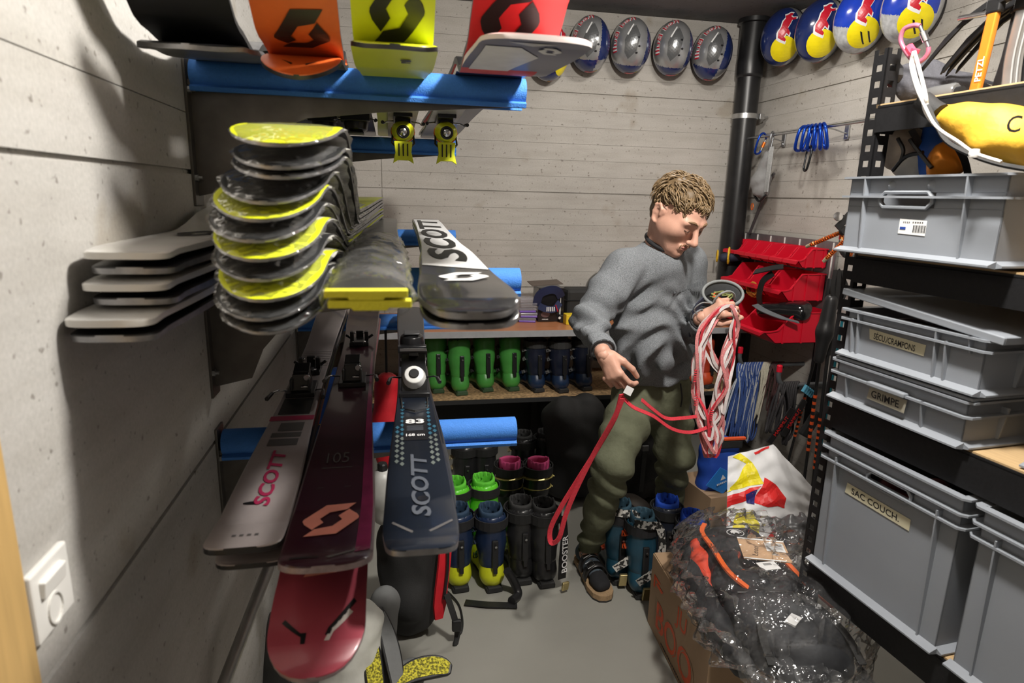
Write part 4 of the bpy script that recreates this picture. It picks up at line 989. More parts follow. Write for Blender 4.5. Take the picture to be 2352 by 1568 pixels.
# ================================================================== things on the bench
ZB = .8855
def bp(px, py): return PZ(px, py, ZB)
def bench_box(name, label, cat, px0, px1, pybase, h, depth, mt, rz=0., bevel=.003, lift=0., Y=None):
    a = bp(px0, pybase); b = bp(px1, pybase)
    if Y: a = PY(px0, 690, Y); b = PY(px1, 690, Y)
    W = (b-a).length
    t = thing(name, label, cat, ((a.x+b.x)/2, a.y, ZB+lift), (0, 0, rz))
    MB().lohi((-W/2, 0, 0), (W/2, depth, h)).build('body', mt, t, bevel=bevel); t['W'] = W; W_ = W; del t['W']; return t, W_
sat = mat('satin_black', (.012, .012, .013), .4); clb = mat('clear_case', (.62, .60, .66), .12, trans=.6, alpha=.55); pur = mat('purple_plastic', (.16, .08, .42), .3)
t, W_ = bench_box('flat_black_tray', 'flat black tray on the bench under the black ski tip', 'tray', 1042, 1108, 748, .018, .1, sat)
MB().lohi((-W_/2+.04, -.001, .016), (W_/2, .002, .0185)).build('label_strip', wp, t)
o = MB().tube(spline([bp(1140, 749)+Vector((0, 0, .006)), bp(1160, 744)+Vector((0, 0, .008)), bp(1192, 738)+Vector((0, 0, .006))], 5), [1.4, 1.4]+[.8]*9, flat=(.014, .006, (0, 0, 1))).build('black_strap', sat); tag(o, 'short black strap lying on the bench beside the clear cases', 'strap')
o = MB().tube([bp(985, 752)+Vector((0, 0, .006)), bp(1012, 748)+Vector((0, 0, .008))], .008, 8).build('orange_marker', org); tag(o, 'small orange stick on the bench near the skis', 'stick')
for k in range(5):
    c = bp(1214, 742); t = thing('plastic_case', f'{("lowest", "second", "third", "fourth", "topmost")[k]} of five clear purple tinted cases stacked on the bench', 'case', (c.x+(-.004, .006, -.002, .004, 0)[k], c.y+.02, ZB+.030*k), (0, 0, .1*(k-2)), 'clear plastic cases on the bench')
    MB().lohi((-.05, 0, 0), (.05, .10, .012)).build('tray', pur if k < 3 else clb, t, bevel=.003); MB().lohi((-.052, -.002, .013), (.052, .102, .027)).build('cover', clb, t, bevel=.003)
# open carton of goggles
t, W_ = bench_box('goggle_carton', 'black carton of goggles open on the bench beside the clear cases', 'carton', 1237, 1296, 712, .205, .15, mat('carton_black', (.013, .012, .013), .25, coat=.2), Y=3.60)
o = MB().lohi((-W_/2-.03, .0, .225), (W_/2, .15, .229)).build('flap', mat('carton_inside', (.10, .075, .06), .6), t, rot=(.05, -.06, 0))
fine_print((-.035, -.001, .075), (1, 0, 0), (0, 0, 1), .05, .008, wht, t, 7); fine_print((-.035, -.001, .015), (1, 0, 0), (0, 0, 1), .04, .006, wht, t, 5); fine_print((.055, -.001, .06), (0, 0, 1), (-1, 0, 0), .07, .009, wht, t, 9)
poly_on(circle2d(.028, 16, (-.035, .045), .018), (0, -.0008, 0), (1, 0, 0), (0, 0, 1), mat('lens_print', (.12, .07, .07), .3), t, 'lens_print')
MB().lohi((W_/2-.024, -.0012, .0), (W_/2-.021, 0, .2)).build('edge_line', wp, t)
gb = thing('goggles', 'navy goggles with red and white strap sticking out of the black carton', 'goggles', t.location+Vector((-.02, -.005, .13)))
nv = mat('navy_strap', (.012, .02, .07), .6)
MB().tube(spline([(-.075, 0, -.03), (-.06, -.02, .04), (0, -.03, .07), (.05, -.02, .06), (.08, 0, .02)], 6), 1, flat=(.05, .004, (0, 1, .2))).build('strap', nv, gb, smooth=40)
MB().tube(spline([(-.06, -.01, -.03), (-.02, -.035, -.045), (.03, -.035, -.045), (.07, -.01, -.01)], 6), 1, flat=(.04, .004, (0, 1, 0))).build('strap', nv, gb, smooth=40)
for k in range(5): MB().lohi((-.02+k*.011, -.041, -.058), (-.014+k*.011, -.039, -.032)).build('print', wht, gb)
MB().tube([(.035, -.04, -.02), (.05, -.042, -.06)], .003, 6).build('print', hred, gb)
t, W_ = bench_box('black_case', 'black zipped camera case behind the white cloth on the bench', 'case', 1302, 1365, 700, .19, .14, mat('nylon_black', (.016, .016, .016), .75, bump=.15, bscale=400), bevel=.02, Y=3.64)
MB().lohi((-W_/2-.001, -.002, .118), (W_/2+.001, .142, .124)).build('zip', cbk, t); MB().lohi((.02, -.006, .1), (.026, -.002, .125)).build('zip_pull', gs, t)
c = bp(1330, 728); t = thing('white_cloth', 'crumpled white cloth in front of the black case on the bench', 'cloth', c)
s_ = Soft(.02); s_.bar((-.04, .03, .035), (.05, .03, .04), .035, .04).bar((-.02, .03, .055), (.04, .04, .06), .02, .025); s_.disp = lambda P: .005*vnoise(P, 70, 5); s_.build('cloth', (-.12, -.06, -.01), (.14, .13, .13), .008, mat('white_cloth', (.72, .72, .74), .8, bump=.2), t, clip=lambda g: -g[..., 2])
t, W_ = bench_box('yellow_box', 'small yellow box on the bench by the man', 'box', 1300, 1345, 746, .06, .07, mat('yellow_card', (.72, .52, .02), .5))
t, W_ = bench_box('black_charger', 'small black charger with cable on the bench in front of the goggle carton', 'charger', 1262, 1282, 735, .055, .05, sat)
MB().tube(spline([(0, -.02, .01), (.03, -.05, .004), (.08, -.04, .004), (.02, -.02, .004), (.06, .0, .004), (.11, -.02, .006)], 6), .0022, 6).build('cable', sat, t)
t, W_ = bench_box('black_battery', 'small black battery pack beside the charger on the bench', 'battery', 1286, 1306, 741, .045, .04, sat)
poly_on(circle2d(.008, 10), (-.03, -.0008, .03), (1, 0, 0), (0, 0, 1), wp, t, 'print')
c = bp(1252, 728); t = thing('black_strap_bundle', 'coiled black strap bundle on the bench before the goggle carton', 'strap', c)
MB().tube(spline([(-.03, 0, .02), (0, -.03, .03), (.04, 0, .03), (.0, .03, .03)], 6, True), .016, 8, closed=True).build('coil', sat, t, smooth=60)
c = PY(1392, 640, 3.78); t = thing('black_motor_helmet', 'glossy black helmet on the bench half hidden by the man', 'helmet', (c.x, 3.78, ZB))
s_ = Soft(.02); s_.ball((0, 0, .16), .13, sc=(1, 1.1, 1)).bar((-.06, -.02, .06), (.06, -.02, .06), .06, .06); s_.build('shell', (-.2, -.2, -.01), (.2, .2, .33), .012, mat('gloss_black', (.008, .008, .009), .12, coat=.5), t, clip=lambda g: -g[..., 2])
MB().tube([(-.13, -.03, .15), (-.10, -.09, .15), (-.04, -.135, .15)], .006, 6).build('trim', gs, t)
t, W_ = bench_box('navy_box', 'navy box with thin blue lines beside the black helmet on the bench', 'box', 1360, 1400, 718, .15, .1, mat('navy_card', (.012, .015, .09), .4), Y=3.66)
for z in (.085, .11): MB().lohi((-W_/2, -.001, z), (W_/2, 0, z+.004)).build('line', mat('blue_line', (.08, .1, .5), .4), t)
# black bag at the bench end beyond the man
c = PY(1630, 660, 3.55); t = thing('black_duffel', 'black soft bag at the far end of the bench beside the red bins', 'bag', (c.x-.03, 3.5, ZB))
s_ = Soft(.04); s_.bar((-.12, .1, .07), (.12, .12, .08), .075, .08).bar((-.05, .12, .12), (.08, .14, .14), .06, .05); s_.disp = lambda P: .008*vnoise(P, 40, 8); s_.build('bag', (-.3, -.1, -.01), (.3, .3, .26), .013, mat('nylon_black', (0, 0, 0)), t, clip=lambda g: -g[..., 2])
# gloves and straps in the red bins
yg = mat('glove_yellow', (.70, .45, .02), .6); ng = mat('glove_navy', (.015, .02, .045), .7)
c = PX(1662, 592, 2.12); t = thing('work_gloves', 'navy gloves with yellow cuffs lying over the middle row of red bins', 'gloves', c)
s_ = Soft(.012); s_.bar((0, 0, 0), (.09, -.05, .02), .03, .035).bar((.04, .05, .0), (.1, .02, .02), .028, .03); s_.build('hand_part', (-.08, -.14, -.07), (.2, .14, .09), .008, ng, t)
MB().tube([(-.035+.032*math.cos(a)*.4, .02+.03*math.cos(a), .01+.036*math.sin(a)) for a in [k*PI/8 for k in range(16)]], .005, 6, closed=True).build('cuff', yg, t); MB().tube([(.0+.02*math.cos(a), -.06+.03*math.cos(a), .02+.05*math.sin(a)) for a in [k*PI/8 for k in range(16)]], .006, 6, closed=True).build('cuff', yg, t)
c = PX(1760, 622, 2.02); t = thing('headlamp_strap', 'black elastic headlamp strap hanging out of the middle bins', 'strap', c)
MB().tube(spline([(.06, -.06, .03), (.02, -.03, .02), (-.02, .02, .0), (-.04, .05, -.012)], 6), 1, flat=(.05, .006, (-.5, -.2, 1))).build('band', sat, t, smooth=40)
MB().tube(spline([(.03, -.02, -.01), (.0, .02, -.06), (-.0, .04, -.14), (.02, .05, -.20)], 6), 1, flat=(.036, .004, (-1, -.3, 0))).build('tail', sat, t, smooth=40)
c = PX(1800, 712, 2.10); t = thing('goggle_case', 'dark glossy goggles lying in the large red bin', 'goggles', (c.x, c.y, c.z-.02))
s_ = Soft(.02); s_.bar((-.06, .08, .0), (.05, -.08, .02), .045, .05).bar((0, 0, .02), (.08, -.06, .04), .04, .04); s_.build('lens', (-.18, -.2, -.1), (.18, .2, .13), .01, mat('gloss_black', (0, 0, 0)), t)
MB().tube(spline([(-.1, .12, .03), (-.12, .0, .02), (-.08, -.1, -.0), (.0, -.14, -.02)], 6), 1, flat=(.035, .004, (-.3, 0, 1))).build('strap', mat('grey_elastic', (.10, .11, .12), .7), t, smooth=40)
c = PX(1730, 665, 2.1); t = thing('orange_cord_coil', 'coil of orange cord on a red bin above the man\'s hand', 'cord', c)
for k in range(6): MB().tube([(.004*k-.01, (.05+.003*k)*math.cos(a), (.026+.002*k)*math.sin(a)+.01*math.sin(3*a+k)) for a in [q*PI/9 for q in range(18)]], .005, 6, closed=True).build('loop', mat('orange_cord', (.55, .22, .03), .7, var=.3, scale=200), t)
# ================================================================== ski boots
def boot_proto(label, name='ski_boot', shell=(.2, .2, .2), cuff=None, accent=None, liner=(.02, .02, .02), sole=(.02, .02, .02), key='x', strap=None, h=.345, buckc=None):
    """toe toward +y, heel at y=0; returns root at origin"""
    t = thing(name, label, 'ski boot', (0, 0, 0))
    ms = mat('boot_shell_'+key, shell, .32, var=.06, coat=.1); mc = mat('boot_cuff_'+key, cuff or shell, .32, var=.08, coat=.1); ml = mat('boot_liner_'+key, liner, .8); mo = mat('boot_sole_'+key, sole, .7)
    s = Soft(.03); s.bar((0, .055, .055), (0, .26, .045), .045, .04, sc=(1, 1, 1)).bar((0, .055, .06), (0, .085, .15), .048, .052).bar((0, .17, .065), (0, .10, .15), .04, .045)
    s.ball((-.012, .23, .045), .042).ball((.02, .2, .05), .04)
    s.build('shell', (-.08, -.02, .004), (.08, .33, .22), .0075, ms, t, clip=lambda g: .012-g[..., 2])
    c = Soft(.025); c.bar((0, .07, .12), (0, .085, .20), .054, .060).bar((0, .085, .20), (0, .09, h-.055), .060, .066, sc=(1, 1.06, 1)); c.dig((0, .092, h-.12), (0, .10, h+.1), .050, .062, .008)
    c.build('cuff', (-.09, -.01, .07), (.09, .19, h+.01), .0075, mc, t, clip=lambda g: g[..., 2]-(h-.02)+np.clip((g[..., 1]-.1)*.35, 0, .05)-np.clip((.06-g[..., 1])*.3, 0, .02))
    li = Soft(.015); li.bar((0, .09, .16), (0, .1, h-.01), .05, .053, sc=(1, 1.05, 1)); li.dig((0, .1, h-.08), (0, .11, h+.1), .040, .046, .006)
    li.build('liner', (-.08, .0, .12), (.08, .19, h+.02), .009, ml, t, clip=lambda g: g[..., 2]-(h+.008)-np.clip((g[..., 1]-.1)*.3, -.01, .02))
    so = MB(); so.prism([(-.034, .0), (.034, .0), (.036, .05), (.03, .13), (.045, .22), (.034, .295), (-.03, .295), (-.042, .22), (-.03, .13), (-.036, .05)], lambda p, z: (p[0], p[1], z), 0, .02)
    so.build('sole', mo, t, bevel=.004)
    for y0_, y1_ in ((.0, .045), (.26, .3)): MB().lohi((-.03, y0_-.003, .003), (.03, y1_, .028)).build('sole_block', mo, t, bevel=.004)
    ma = mat('boot_lever', (.014, .014, .015), .35)
    lv = MB(); lv.box((0, .012, .175), (.026, .018, .12), (-.1, 0, 0)); lv.box((0, .004, .115), (.018, .014, .05), (-.1, 0, 0)); lv.build('walk_lever', ma, t, bevel=.004)
    MB().lathe([(.005, 0), (.005, .003)], 8, (0, -.001, .215), (0, -1, 0)).build('rivet', gs, t)
    mbk = mat('boot_buckle_'+key, buckc or accent or (.05, .05, .05), .3, .4 if buckc else 0)
    for z, y, r in ((.105, .165, .05), (.20, .12, .066), (.255, .125, .07)):
        b = MB(); pts = [(r*math.sin(a), y-.035+r*.95*math.cos(a), z+.01*math.cos(a)) for a in [k*PI/8-PI*.55 for k in range(9)]]
        b.tube(pts, 1, flat=(.016, .006, (0, 0, 1)) if False else (.016, .005, pts[4])); 
        b.tube([(-r-.004, y-.05, z), (-r-.012, y-.03, z-.012), (-r-.006, y-.01, z)], .003, 6); b.build('buckle', mbk, t)
    if strap:
        mst = mat('boot_strap_'+key, strap, .7)
        b = MB(); b.tube([(.071*math.sin(a), .09+.074*math.cos(a), h-.045) for a in [k*PI/10 for k in range(20)]], 1, closed=True, flat=(.04, .004, (0, 0, 1)) if False else None) if False else None
        pts = [Vector((.072*math.sin(a), .092+.076*math.cos(a), h-.05)) for a in [k*PI/10 for k in range(20)]]
        vs = []; 
        for p in pts: vs += [p+Vector((0, 0, -.02)), p+Vector((0, 0, .02))]
        b.add(vs, [(2*k, 2*((k+1) % 20), 2*((k+1) % 20)+1, 2*k+1) for k in range(20)]); b.build('power_strap', mst, t, solid=.004)
    return t
used = {}
def boot(proto, loc, rz, label, group, s=1.):
    if proto.name in used: o = copy_tree(proto)
    else: o = proto; used[proto.name] = 1
    o.location = loc; o.rotation_euler = (0, 0, rz); o.scale = (s, s, s); tag(o, label, 'ski boot', group); return o
GR = boot_proto('x', key='green', shell=(.065, .30, .055), liner=(.03, .12, .03), sole=(.03, .07, .03))  # greens darkened: the bench's shade is put into the boot colour
ZS = .4875
for (px, py), l_ in zip(((1008, 904), (1062, 909), (1122, 901), (1182, 899)), ('first from the skis', 'second from the skis', 'third from the skis', 'fourth from the skis')):
    c = PZ(px, py, ZS); boot(GR, (c.x, max(c.y, 3.37), ZS), .12 if px < 1100 else .22, f'green ski boot on the shelf under the bench, {l_}', 'green boots under the bench', 1.0)
NV = boot_proto('x', key='navyshelf', shell=(.012, .03, .075), cuff=(.010, .014, .03), strap=(.03, .03, .03), buckc=(.3, .3, .3))
for (px, py), l_ in zip(((1240, 902), (1296, 903), (1350, 898)), ('next to the green boots', 'second from the green boots', 'close to the man\'s arm')):
    c = PZ(px, py, ZS); boot(NV, (c.x, max(c.y, 3.37), ZS), .2, f'dark navy ski boot on the shelf under the bench, {l_}', 'dark boots under the bench', .97)
OR = boot_proto('x', key='orange', shell=(.55, .07, .02), cuff=(.45, .05, .02))
c = PZ(1632, 892, ZS); boot(OR, (c.x, 3.4, ZS), .4, 'orange red ski boot on the shelf under the bench behind the red slings', None, .95)
# floor rows
NY_ = boot_proto('x', key='navyyellow', shell=(.58, .62, .02), cuff=(.010, .022, .06), liner=(.015, .04, .08), accent=(.02, .03, .05), strap=(.015, .015, .017))
for (px, py), l_ in zip(((1060, 1362), (1137, 1362)), ('left one of the pair', 'right one of the pair')):
    c = PZ(px, py, 0); boot(NY_, (c.x, c.y, 0), .1, f'navy ski boot with yellow heel in the front floor row, {l_}', 'navy and yellow boots')
BK = boot_proto('x', key='black', shell=(.012, .012, .013), strap=(.012, .012, .012), buckc=(.5, .42, .25), cuff=(.016, .016, .017))
for (px, py), l_ in zip(((1205, 1345), (1258, 1352)), ('beside the navy and yellow pair', 'with white lettering on its strap')):
    c = PZ(px, py, 0); o = boot(BK, (c.x, c.y, 0), .06, f'black ski boot in the front floor row, {l_}', 'black boots of the front row', 1.02)
    if py == 1352:
        st = MB(); st.tube([(.070, .05, .30), (.064, .0, .22), (.052, -.022, .14), (.05, -.028, .06)], 1, flat=(.038, .004, (.3, -1, 0))); k = st.build('hanging_strap', sat, o)
        text_on('BOOSTER', (.0600, -.0155, .165), (.012, .04, .16), (-1, -.3, 0), .028, wht, o, bold=.02, off=.004, maxw=.15)
        MB().box((.06, -.045, .035), (.03, .012, .04), (.2, 0, .2)).build('metal_clip', mat('brass', (.55, .45, .22), .3, .9), o, bevel=.003)
GB = boot_proto('x', key='neongreen', shell=(.12, .62, .03), liner=(.10, .5, .03), strap=(.02, .02, .02), accent=(.1, .5, .05))
for (px, py), l_ in zip(((1052, 1108), (1118, 1100)), ('partly behind the dark blue ski', 'with an open black strap')):
    c = PZ(px, py, .34); boot(GB, (c.x, c.y-.1, 0), .15, f'neon green ski boot behind the yellow heeled pair, {l_}', 'neon green boots', 1.02)
BP = boot_proto('x', key='blackpink', shell=(.014, .014, .015), liner=(.50, .05, .17), buckc=(.45, .38, .12), strap=(.012, .012, .012), sole=(.01, .06, .3))
for (px, py), l_ in zip(((1166, 1052), (1232, 1052)), ('left one of the pair', 'right one of the pair')):
    c = PZ(px, py, .36); boot(BP, (c.x, c.y+.1, 0), PI+.1, f'black ski boot with pink lining in the middle row, {l_}', 'black boots with pink lining', 1.04)
for (px, py), l_ in zip(((1078, 1036), (1122, 1030), (1212, 1010), (1268, 1006)), ('by the blue foam', 'second by the blue foam', 'behind the pink lined boots', 'behind the right pink lined boot')):
    c = PZ(px, py, .35); boot(BK, (c.x, max(c.y, 3.0), 0), .05, f'black ski boot in the dark rear floor row, {l_}', 'black boots of the rear row', 1.02)
TE = boot_proto('x', key='teal', shell=(.012, .062, .10), cuff=(.012, .055, .09), strap=(.012, .012, .014), buckc=(.6, .08, .02), liner=(.02, .06, .09))
camo = mat('camo_strap', (.30, .29, .27), .7, var=.46, scale=75, hard=.03, detail=1)
for (px, py), l_ in zip(((1425, 1345), (1478, 1378)), ('beside the sandal', 'beside the cardboard box')):
    c = PZ(px, py, 0); o = boot(TE, (c.x, c.y, 0), -.1, f'teal blue ski boot with camouflage strap, {l_}', 'teal boots by the box', 1.0)
    MB().tube(spline([(-.05, .04, .33), (.0, .01, .335), (.05, .02, .32), (.06, -.0, .24), (.03, -.03, .16), (-.04, -.03, .10)], 5), 1, flat=(.032, .004, (0, -1, .2))).build('camouflage_strap', camo, o, smooth=40)
    MB().box((.0, -.03, .05), (.034, .014, .06), (.2, 0, 0)).build('metal_clip', mat('brass', (0, 0, 0)), o, bevel=.003)
BB = boot_proto('x', key='brightblue', shell=(.01, .07, .55), liner=(.01, .07, .5), cuff=(.02, .025, .04), strap=(.02, .02, .02))
c = PZ(1545, 1172, .34); boot(BB, (c.x, c.y, 0), -.2, 'bright blue lined ski boot between the teal boot and the bagged backpack', 'bright blue boots', 1.0)
c = PZ(1606, 1208, .33); boot(BB, (c.x, c.y, 0), -.2, 'bright blue lined ski boot mostly hidden behind the bagged backpack', 'bright blue boots', .97)
# loose straps and cords in front of the boots
o = MB().tube([PZ(1068, 1383, .008), PZ(1120, 1388, .01), PZ(1188, 1390, .008)], 1, flat=(.034, .004, (0, 0, 1))).build('flat_strap', sat); tag(o, 'flat black strap lying on the floor before the yellow heeled boots', 'strap')
o = MB().tube(spline([PZ(1165, 1310, .12), PZ(1182, 1340, .05), PZ(1190, 1365, .012), PZ(1175, 1380, .02)], 6), .018, 8).build('black_strap_roll', sat, smooth=60); tag(o, 'rolled black strap end beside the black boots on the floor', 'strap')
o = MB().tube(spline([PZ(1022, 1352, .02), PZ(1052, 1385, .006), PZ(1062, 1420, .006), PZ(1060, 1450, .006), PZ(1048, 1462, .006), PZ(1053, 1470, .006)], 6), .004, 6).build('thin_leash', sat); tag(o, 'thin black leash curling on the floor beside the black backpack', 'leash')
# ================================================================== gear on the floor, left
nyl = mat('nylon_black', (0, 0, 0)); redc = mat('red_cloth', (.55, .01, .02), .6, var=.1, bump=.15)
c = PZ(945, 1490, 0); cx_, cy_ = c.x, c.y
t = thing('backpack', 'black backpack with red side trim standing under the skis', 'backpack', (cx_, cy_+.12, 0))
s_ = Soft(.05); s_.bar((0, 0, .09), (0, .02, .33), .095, .10, sc=(1.15, 1, 1)).bar((-.03, .03, .38), (.09, .02, .40), .075, .07).ball((0, -.05, .16), .075)
s_.disp = lambda P: .006*vnoise(P, 38, 3); s_.build('pack_body', (-.2, -.2, -.01), (.24, .2, .52), .012, nyl, t, clip=lambda g: -g[..., 2])
MB().tube(spline([(.135, -.02, .40), (.125, -.055, .30), (.11, -.085, .20), (.10, -.10, .10)], 6), [1, 1.2, 1.5]+[1.6]*13+[1.4, 1.2, 1], flat=(.032, .01, (.5, -1, 0))).build('red_trim', redc, t, smooth=40)
MB().tube(spline([(.14, -.04, .39), (.135, -.075, .28), (.12, -.10, .18)], 6), .006, 6).build('zip_cord', sat, t)
MB().tube(spline([(.13, -.1, .2), (.16, -.12, .10), (.17, -.1, .03), (.16, -.13, .0)], 6), 1, flat=(.022, .006, (.4, -1, 0))).build('hip_strap', nyl, t)
MB().box((.165, -.12, .08), (.035, .02, .045)).build('strap_buckle', sat, t, bevel=.006)
# grey and yellow pack nearer the camera
ym = mat('yellow_mesh', (.42, .38, .03), .8, var=.35, scale=150, bump=.5, bscale=150, hard=.1); gyp = mat('grey_pack', (.15, .155, .155), .7, bump=.2)
c = PZ(930, 1575, 0.12)
t = thing('mesh_backpack', 'grey backpack with yellow mesh straps lying in front of the black one', 'backpack', (c.x, c.y+.03, 0))
s_ = Soft(.04); s_.bar((-.10, .05, .10), (-.06, .18, .28), .06, .05, sc=(1, 1, 1)).bar((-.1, .0, .06), (.02, .06, .08), .06, .05); s_.disp = lambda P: .004*vnoise(P, 40, 9)
s_.build('pack_body', (-.25, -.12, -.01), (.16, .3, .38), .011, gyp, t, clip=lambda g: -g[..., 2])
def pad(parent, pts, wd, th, face, rim_m, face_m, name):
    P = spline(pts, 6); n = len(P); rs = [wd*min(1, (max(.0, math.sin(PI*min(max((i+.6)/(n+.2), 0), 1))))**.45) for i in range(n)]
    up = Vector(face)
    mb = MB(); mb.tube(P, [max(.15, r/wd) for r in rs], flat=(wd, th, face)); o = mb.build(name, rim_m, parent, bevel=.004)
    mb = MB(); mb.tube([p+up.normalized()*(th*.35) for p in P[1:-1]], [max(.12, r/wd) for r in rs[1:-1]], flat=(wd*.78, th*.6, face)); mb.build('mesh_face', face_m, o); return o
pad(t, [(-.04, -.03, .13), (.03, .005, .14), (.10, .02, .135), (.15, .015, .12)], .075, .016, (-.1, -.5, 1), sat, ym, 'shoulder_strap')
pad(t, [(-.13, .08, .30), (-.105, .03, .22), (-.09, -.03, .14), (-.07, -.08, .06)], .062, .016, (.3, -1, .35), sat, ym, 'back_pad')
pad(t, [(-.08, .12, .30), (-.05, .06, .23), (-.03, .0, .16), (-.02, -.06, .1)], .06, .014, (.5, -1, .3), sat, gyp, 'back_pad')
MB().tube(spline([(.0, -.05, .1), (.05, -.03, .09), (.1, -.06, .05)], 5), 1, flat=(.03, .004, (0, -.4, 1))).build('webbing', sat, t)
# white cloth sack
c = PZ(800, 1590, .12); t = thing('white_sack', 'white woven sack under the rose ski tip', 'sack', (c.x, c.y, 0))
s_ = Soft(.04); s_.bar((0, .05, .08), (.03, .11, .28), .09, .07, sc=(1.1, 1, 1)); s_.disp = lambda P: .006*vnoise(P, 45, 4); s_.build('sack', (-.16, -.1, -.01), (.17, .28, .42), .011, mat('white_woven', (.60, .60, .55), .75, var=.08, bump=.15), t, clip=lambda g: -g[..., 2])
c = PZ(600, 1560, .1); t = thing('dark_grey_pouch', 'dark grey padded pouch by the left wall under the skis', 'pouch', (c.x, c.y, 0))
s_ = Soft(.03); s_.bar((0, 0, .08), (.02, .1, .2), .07, .06).ball((.05, -.02, .06), .05); s_.disp = lambda P: .005*vnoise(P, 45, 14); s_.build('pouch', (-.13, -.12, -.01), (.15, .22, .3), .011, mat('dark_grey_cloth', (.045, .045, .043), .8, bump=.2), t, clip=lambda g: -g[..., 2])
a = PY(618, 1300, 1.50); b = PY(512, 1575, 1.28); d_ = (b-a).normalized()
t = thing('aluminium_pole', 'bare aluminium pole leaning in the corner by the left wall', 'pole', b+d_*.12)
MB().tube([(0, 0, 0), (a-(b+d_*.12))], .0145, 14).build('tube', mat('brushed_aluminium', (.42, .42, .41), .38, .8, var=.1, scale=30), t, smooth=40); MB().lathe([(.017, 0), (.017, .03), (.012, .035)], 14, (0, 0, 0), a-b).build('end_cap', sat, t)
# red and blue bags behind the skis
bluc = mat('blue_cloth', (.015, .09, .42), .6, var=.1, bump=.15)
def soft_box(name, label, cat, c, d, mt, seed, k=.03, amp=.007, part='bag', h=.012):
    s_ = Soft(.02); r = min(d)/2*.98; e = [max(0, q/2-r) for q in d]
    for sx in (-1, 1):
        for sy in (-1, 1):
            for sz in (-1, 1): s_.bar((sx*e[0], sy*e[1], sz*e[2]), (0, 0, 0), r*.85, r, .03)
    s_.disp = lambda P: amp*vnoise(P, k*1000 if k < 1 else k, seed)
    t = thing(name, label, cat, c); s_.build(part, [-q/2-.05 for q in d], [q/2+.05 for q in d], h, mt, t); return t
c = PY(766, 925, 2.80); t = soft_box('blue_red_bag', 'blue bag hung on the far arm between the grey and burgundy skis', 'bag', c, (.17, .11, .32), bluc, 3)
MB().box((.02, -.062, -.02), (.05, .01, .12)).build('red_panel', redc, t, bevel=.004); MB().box((-.05, -.06, -.09), (.02, .012, .02)).build('yellow_tab', yel, t); MB().tube([(0, .0, .12), (0, .018, 1.075-c.z)], .006, 6).build('hanger_loop', sat, t)
c = PY(890, 965, 2.80); t = soft_box('red_jacket', 'red jacket hung on the far arm between the burgundy and dark blue skis', 'jacket', c, (.11, .10, .46), redc, 4, amp=.004); MB().box((.0, -.045, .02), (.006, .006, .3)).build('zip', sat, t); MB().tube([(0, .0, .2), (0, .018, 1.075-c.z)], .006, 6).build('hanger_loop', sat, t)
c = PY(880, 1140, 2.1); t = soft_box('white_bottle', 'pale grey bottle behind the dark blue ski', 'bottle', (c.x, c.y, c.z), (.07, .07, .2), mat('pale_grey', (.5, .5, .48), .4), 4, amp=.001); MB().lathe([(.018, .1), (.018, .125), (.015, .13)], 12).build('cap', sat, t)
# dark bags under the bench behind the man
t = soft_box('black_bag', 'black bag slumped under the bench behind the man\'s right leg', 'bag', (.95, 3.05, .30), (.36, .26, .6), nyl, 6, amp=.012)
t = soft_box('black_rucksack', 'big black rucksack standing behind the man\'s legs', 'rucksack', (1.36, 2.98, .33), (.46, .3, .66), mat('dark_pack', (.018, .017, .017), .7, bump=.3), 7, amp=.012)
for x in (-.1, .1): MB().tube([(x, -.17, .2), (x, -.175, 0), (x, -.165, -.2)], 1, flat=(.025, .006, (0, -1, 0))).build('strap', sat, t)
for x, z in ((-.1, .05), (.1, -.02)): MB().box((x, -.18, z), (.035, .012, .03)).build('buckle', mat('grey_buckle', (.12, .12, .12), .4), t, bevel=.003)
o = PZ(1480, 1180, .12); t = soft_box('brown_shoe', 'dark leather shoe lying behind the teal boots', 'shoe', (o.x, o.y+.1, .07), (.14, .28, .12), mat('dark_leather', (.035, .028, .022), .5), 9, amp=.003)
# ================================================================== cardboard box and bagged backpack, right
kraft = mat('kraft_board', (.36, .24, .145), .7, var=.06, scale=8); okp = mat('orange_red_print', (.72, .09, .02), .6)
bx0, by1 = .965, 2.0; BH = .30
t = thing('cardboard_box', 'brown cardboard box with orange outlined letters under the bagged backpack', 'box', (bx0, by1, 0), (0, 0, math.radians(-4)))
BW, BL = .40, .52
MB().lohi((0, -BL, 0), (BW, 0, BH)).build('carton', kraft, t, bevel=.002)
MB().lohi((.004, -BL+.004, BH), (BW/2-.002, -.004, BH+.004)).build('flap', kraft, t); MB().lohi((BW/2+.002, -BL+.004, BH), (BW-.004, -.004, BH+.004)).build('flap', kraft, t)
fx, fz = Vector((0, -1, 0)), Vector((0, 0, 1))
def outline(txt, y, z, h):
    v, f, wd = text2d(txt, .02, 0); o = decal('lettering', v, f, lambda a, b: Vector((-.0008, y-a*h*1.0, z+b*h)), okp, t)
    v, f, wd = text2d(txt, -.035, 0); return decal('letter_inside', v, f, lambda a, b: Vector((-.0014, y-a*h*1.0, z+b*h)), kraft, t)
outline('BOO', -.25, .10, .115); outline('JU', -.30, .22, .09)
poly_on([(-.055, -.012), (.0, -.012), (.012, .0), (-.045, .0)], (-.0008, -.09, .235), fx, fz, okp, t, 'print'); poly_on([(-.03, -.03), (.03, -.03), (.042, -.016), (-.02, -.016)], (-.0008, -.09, .235), fx, fz, okp, t, 'print'); poly_on([(-.055, -.05), (-.04, -.05), (-.04, .0), (-.055, .0)], (-.0008, -.09, .235), fx, fz, okp, t, 'print')
fine_print((-.0008, -.25, .02), fx, fz, .2, .007, ink, t, 16)
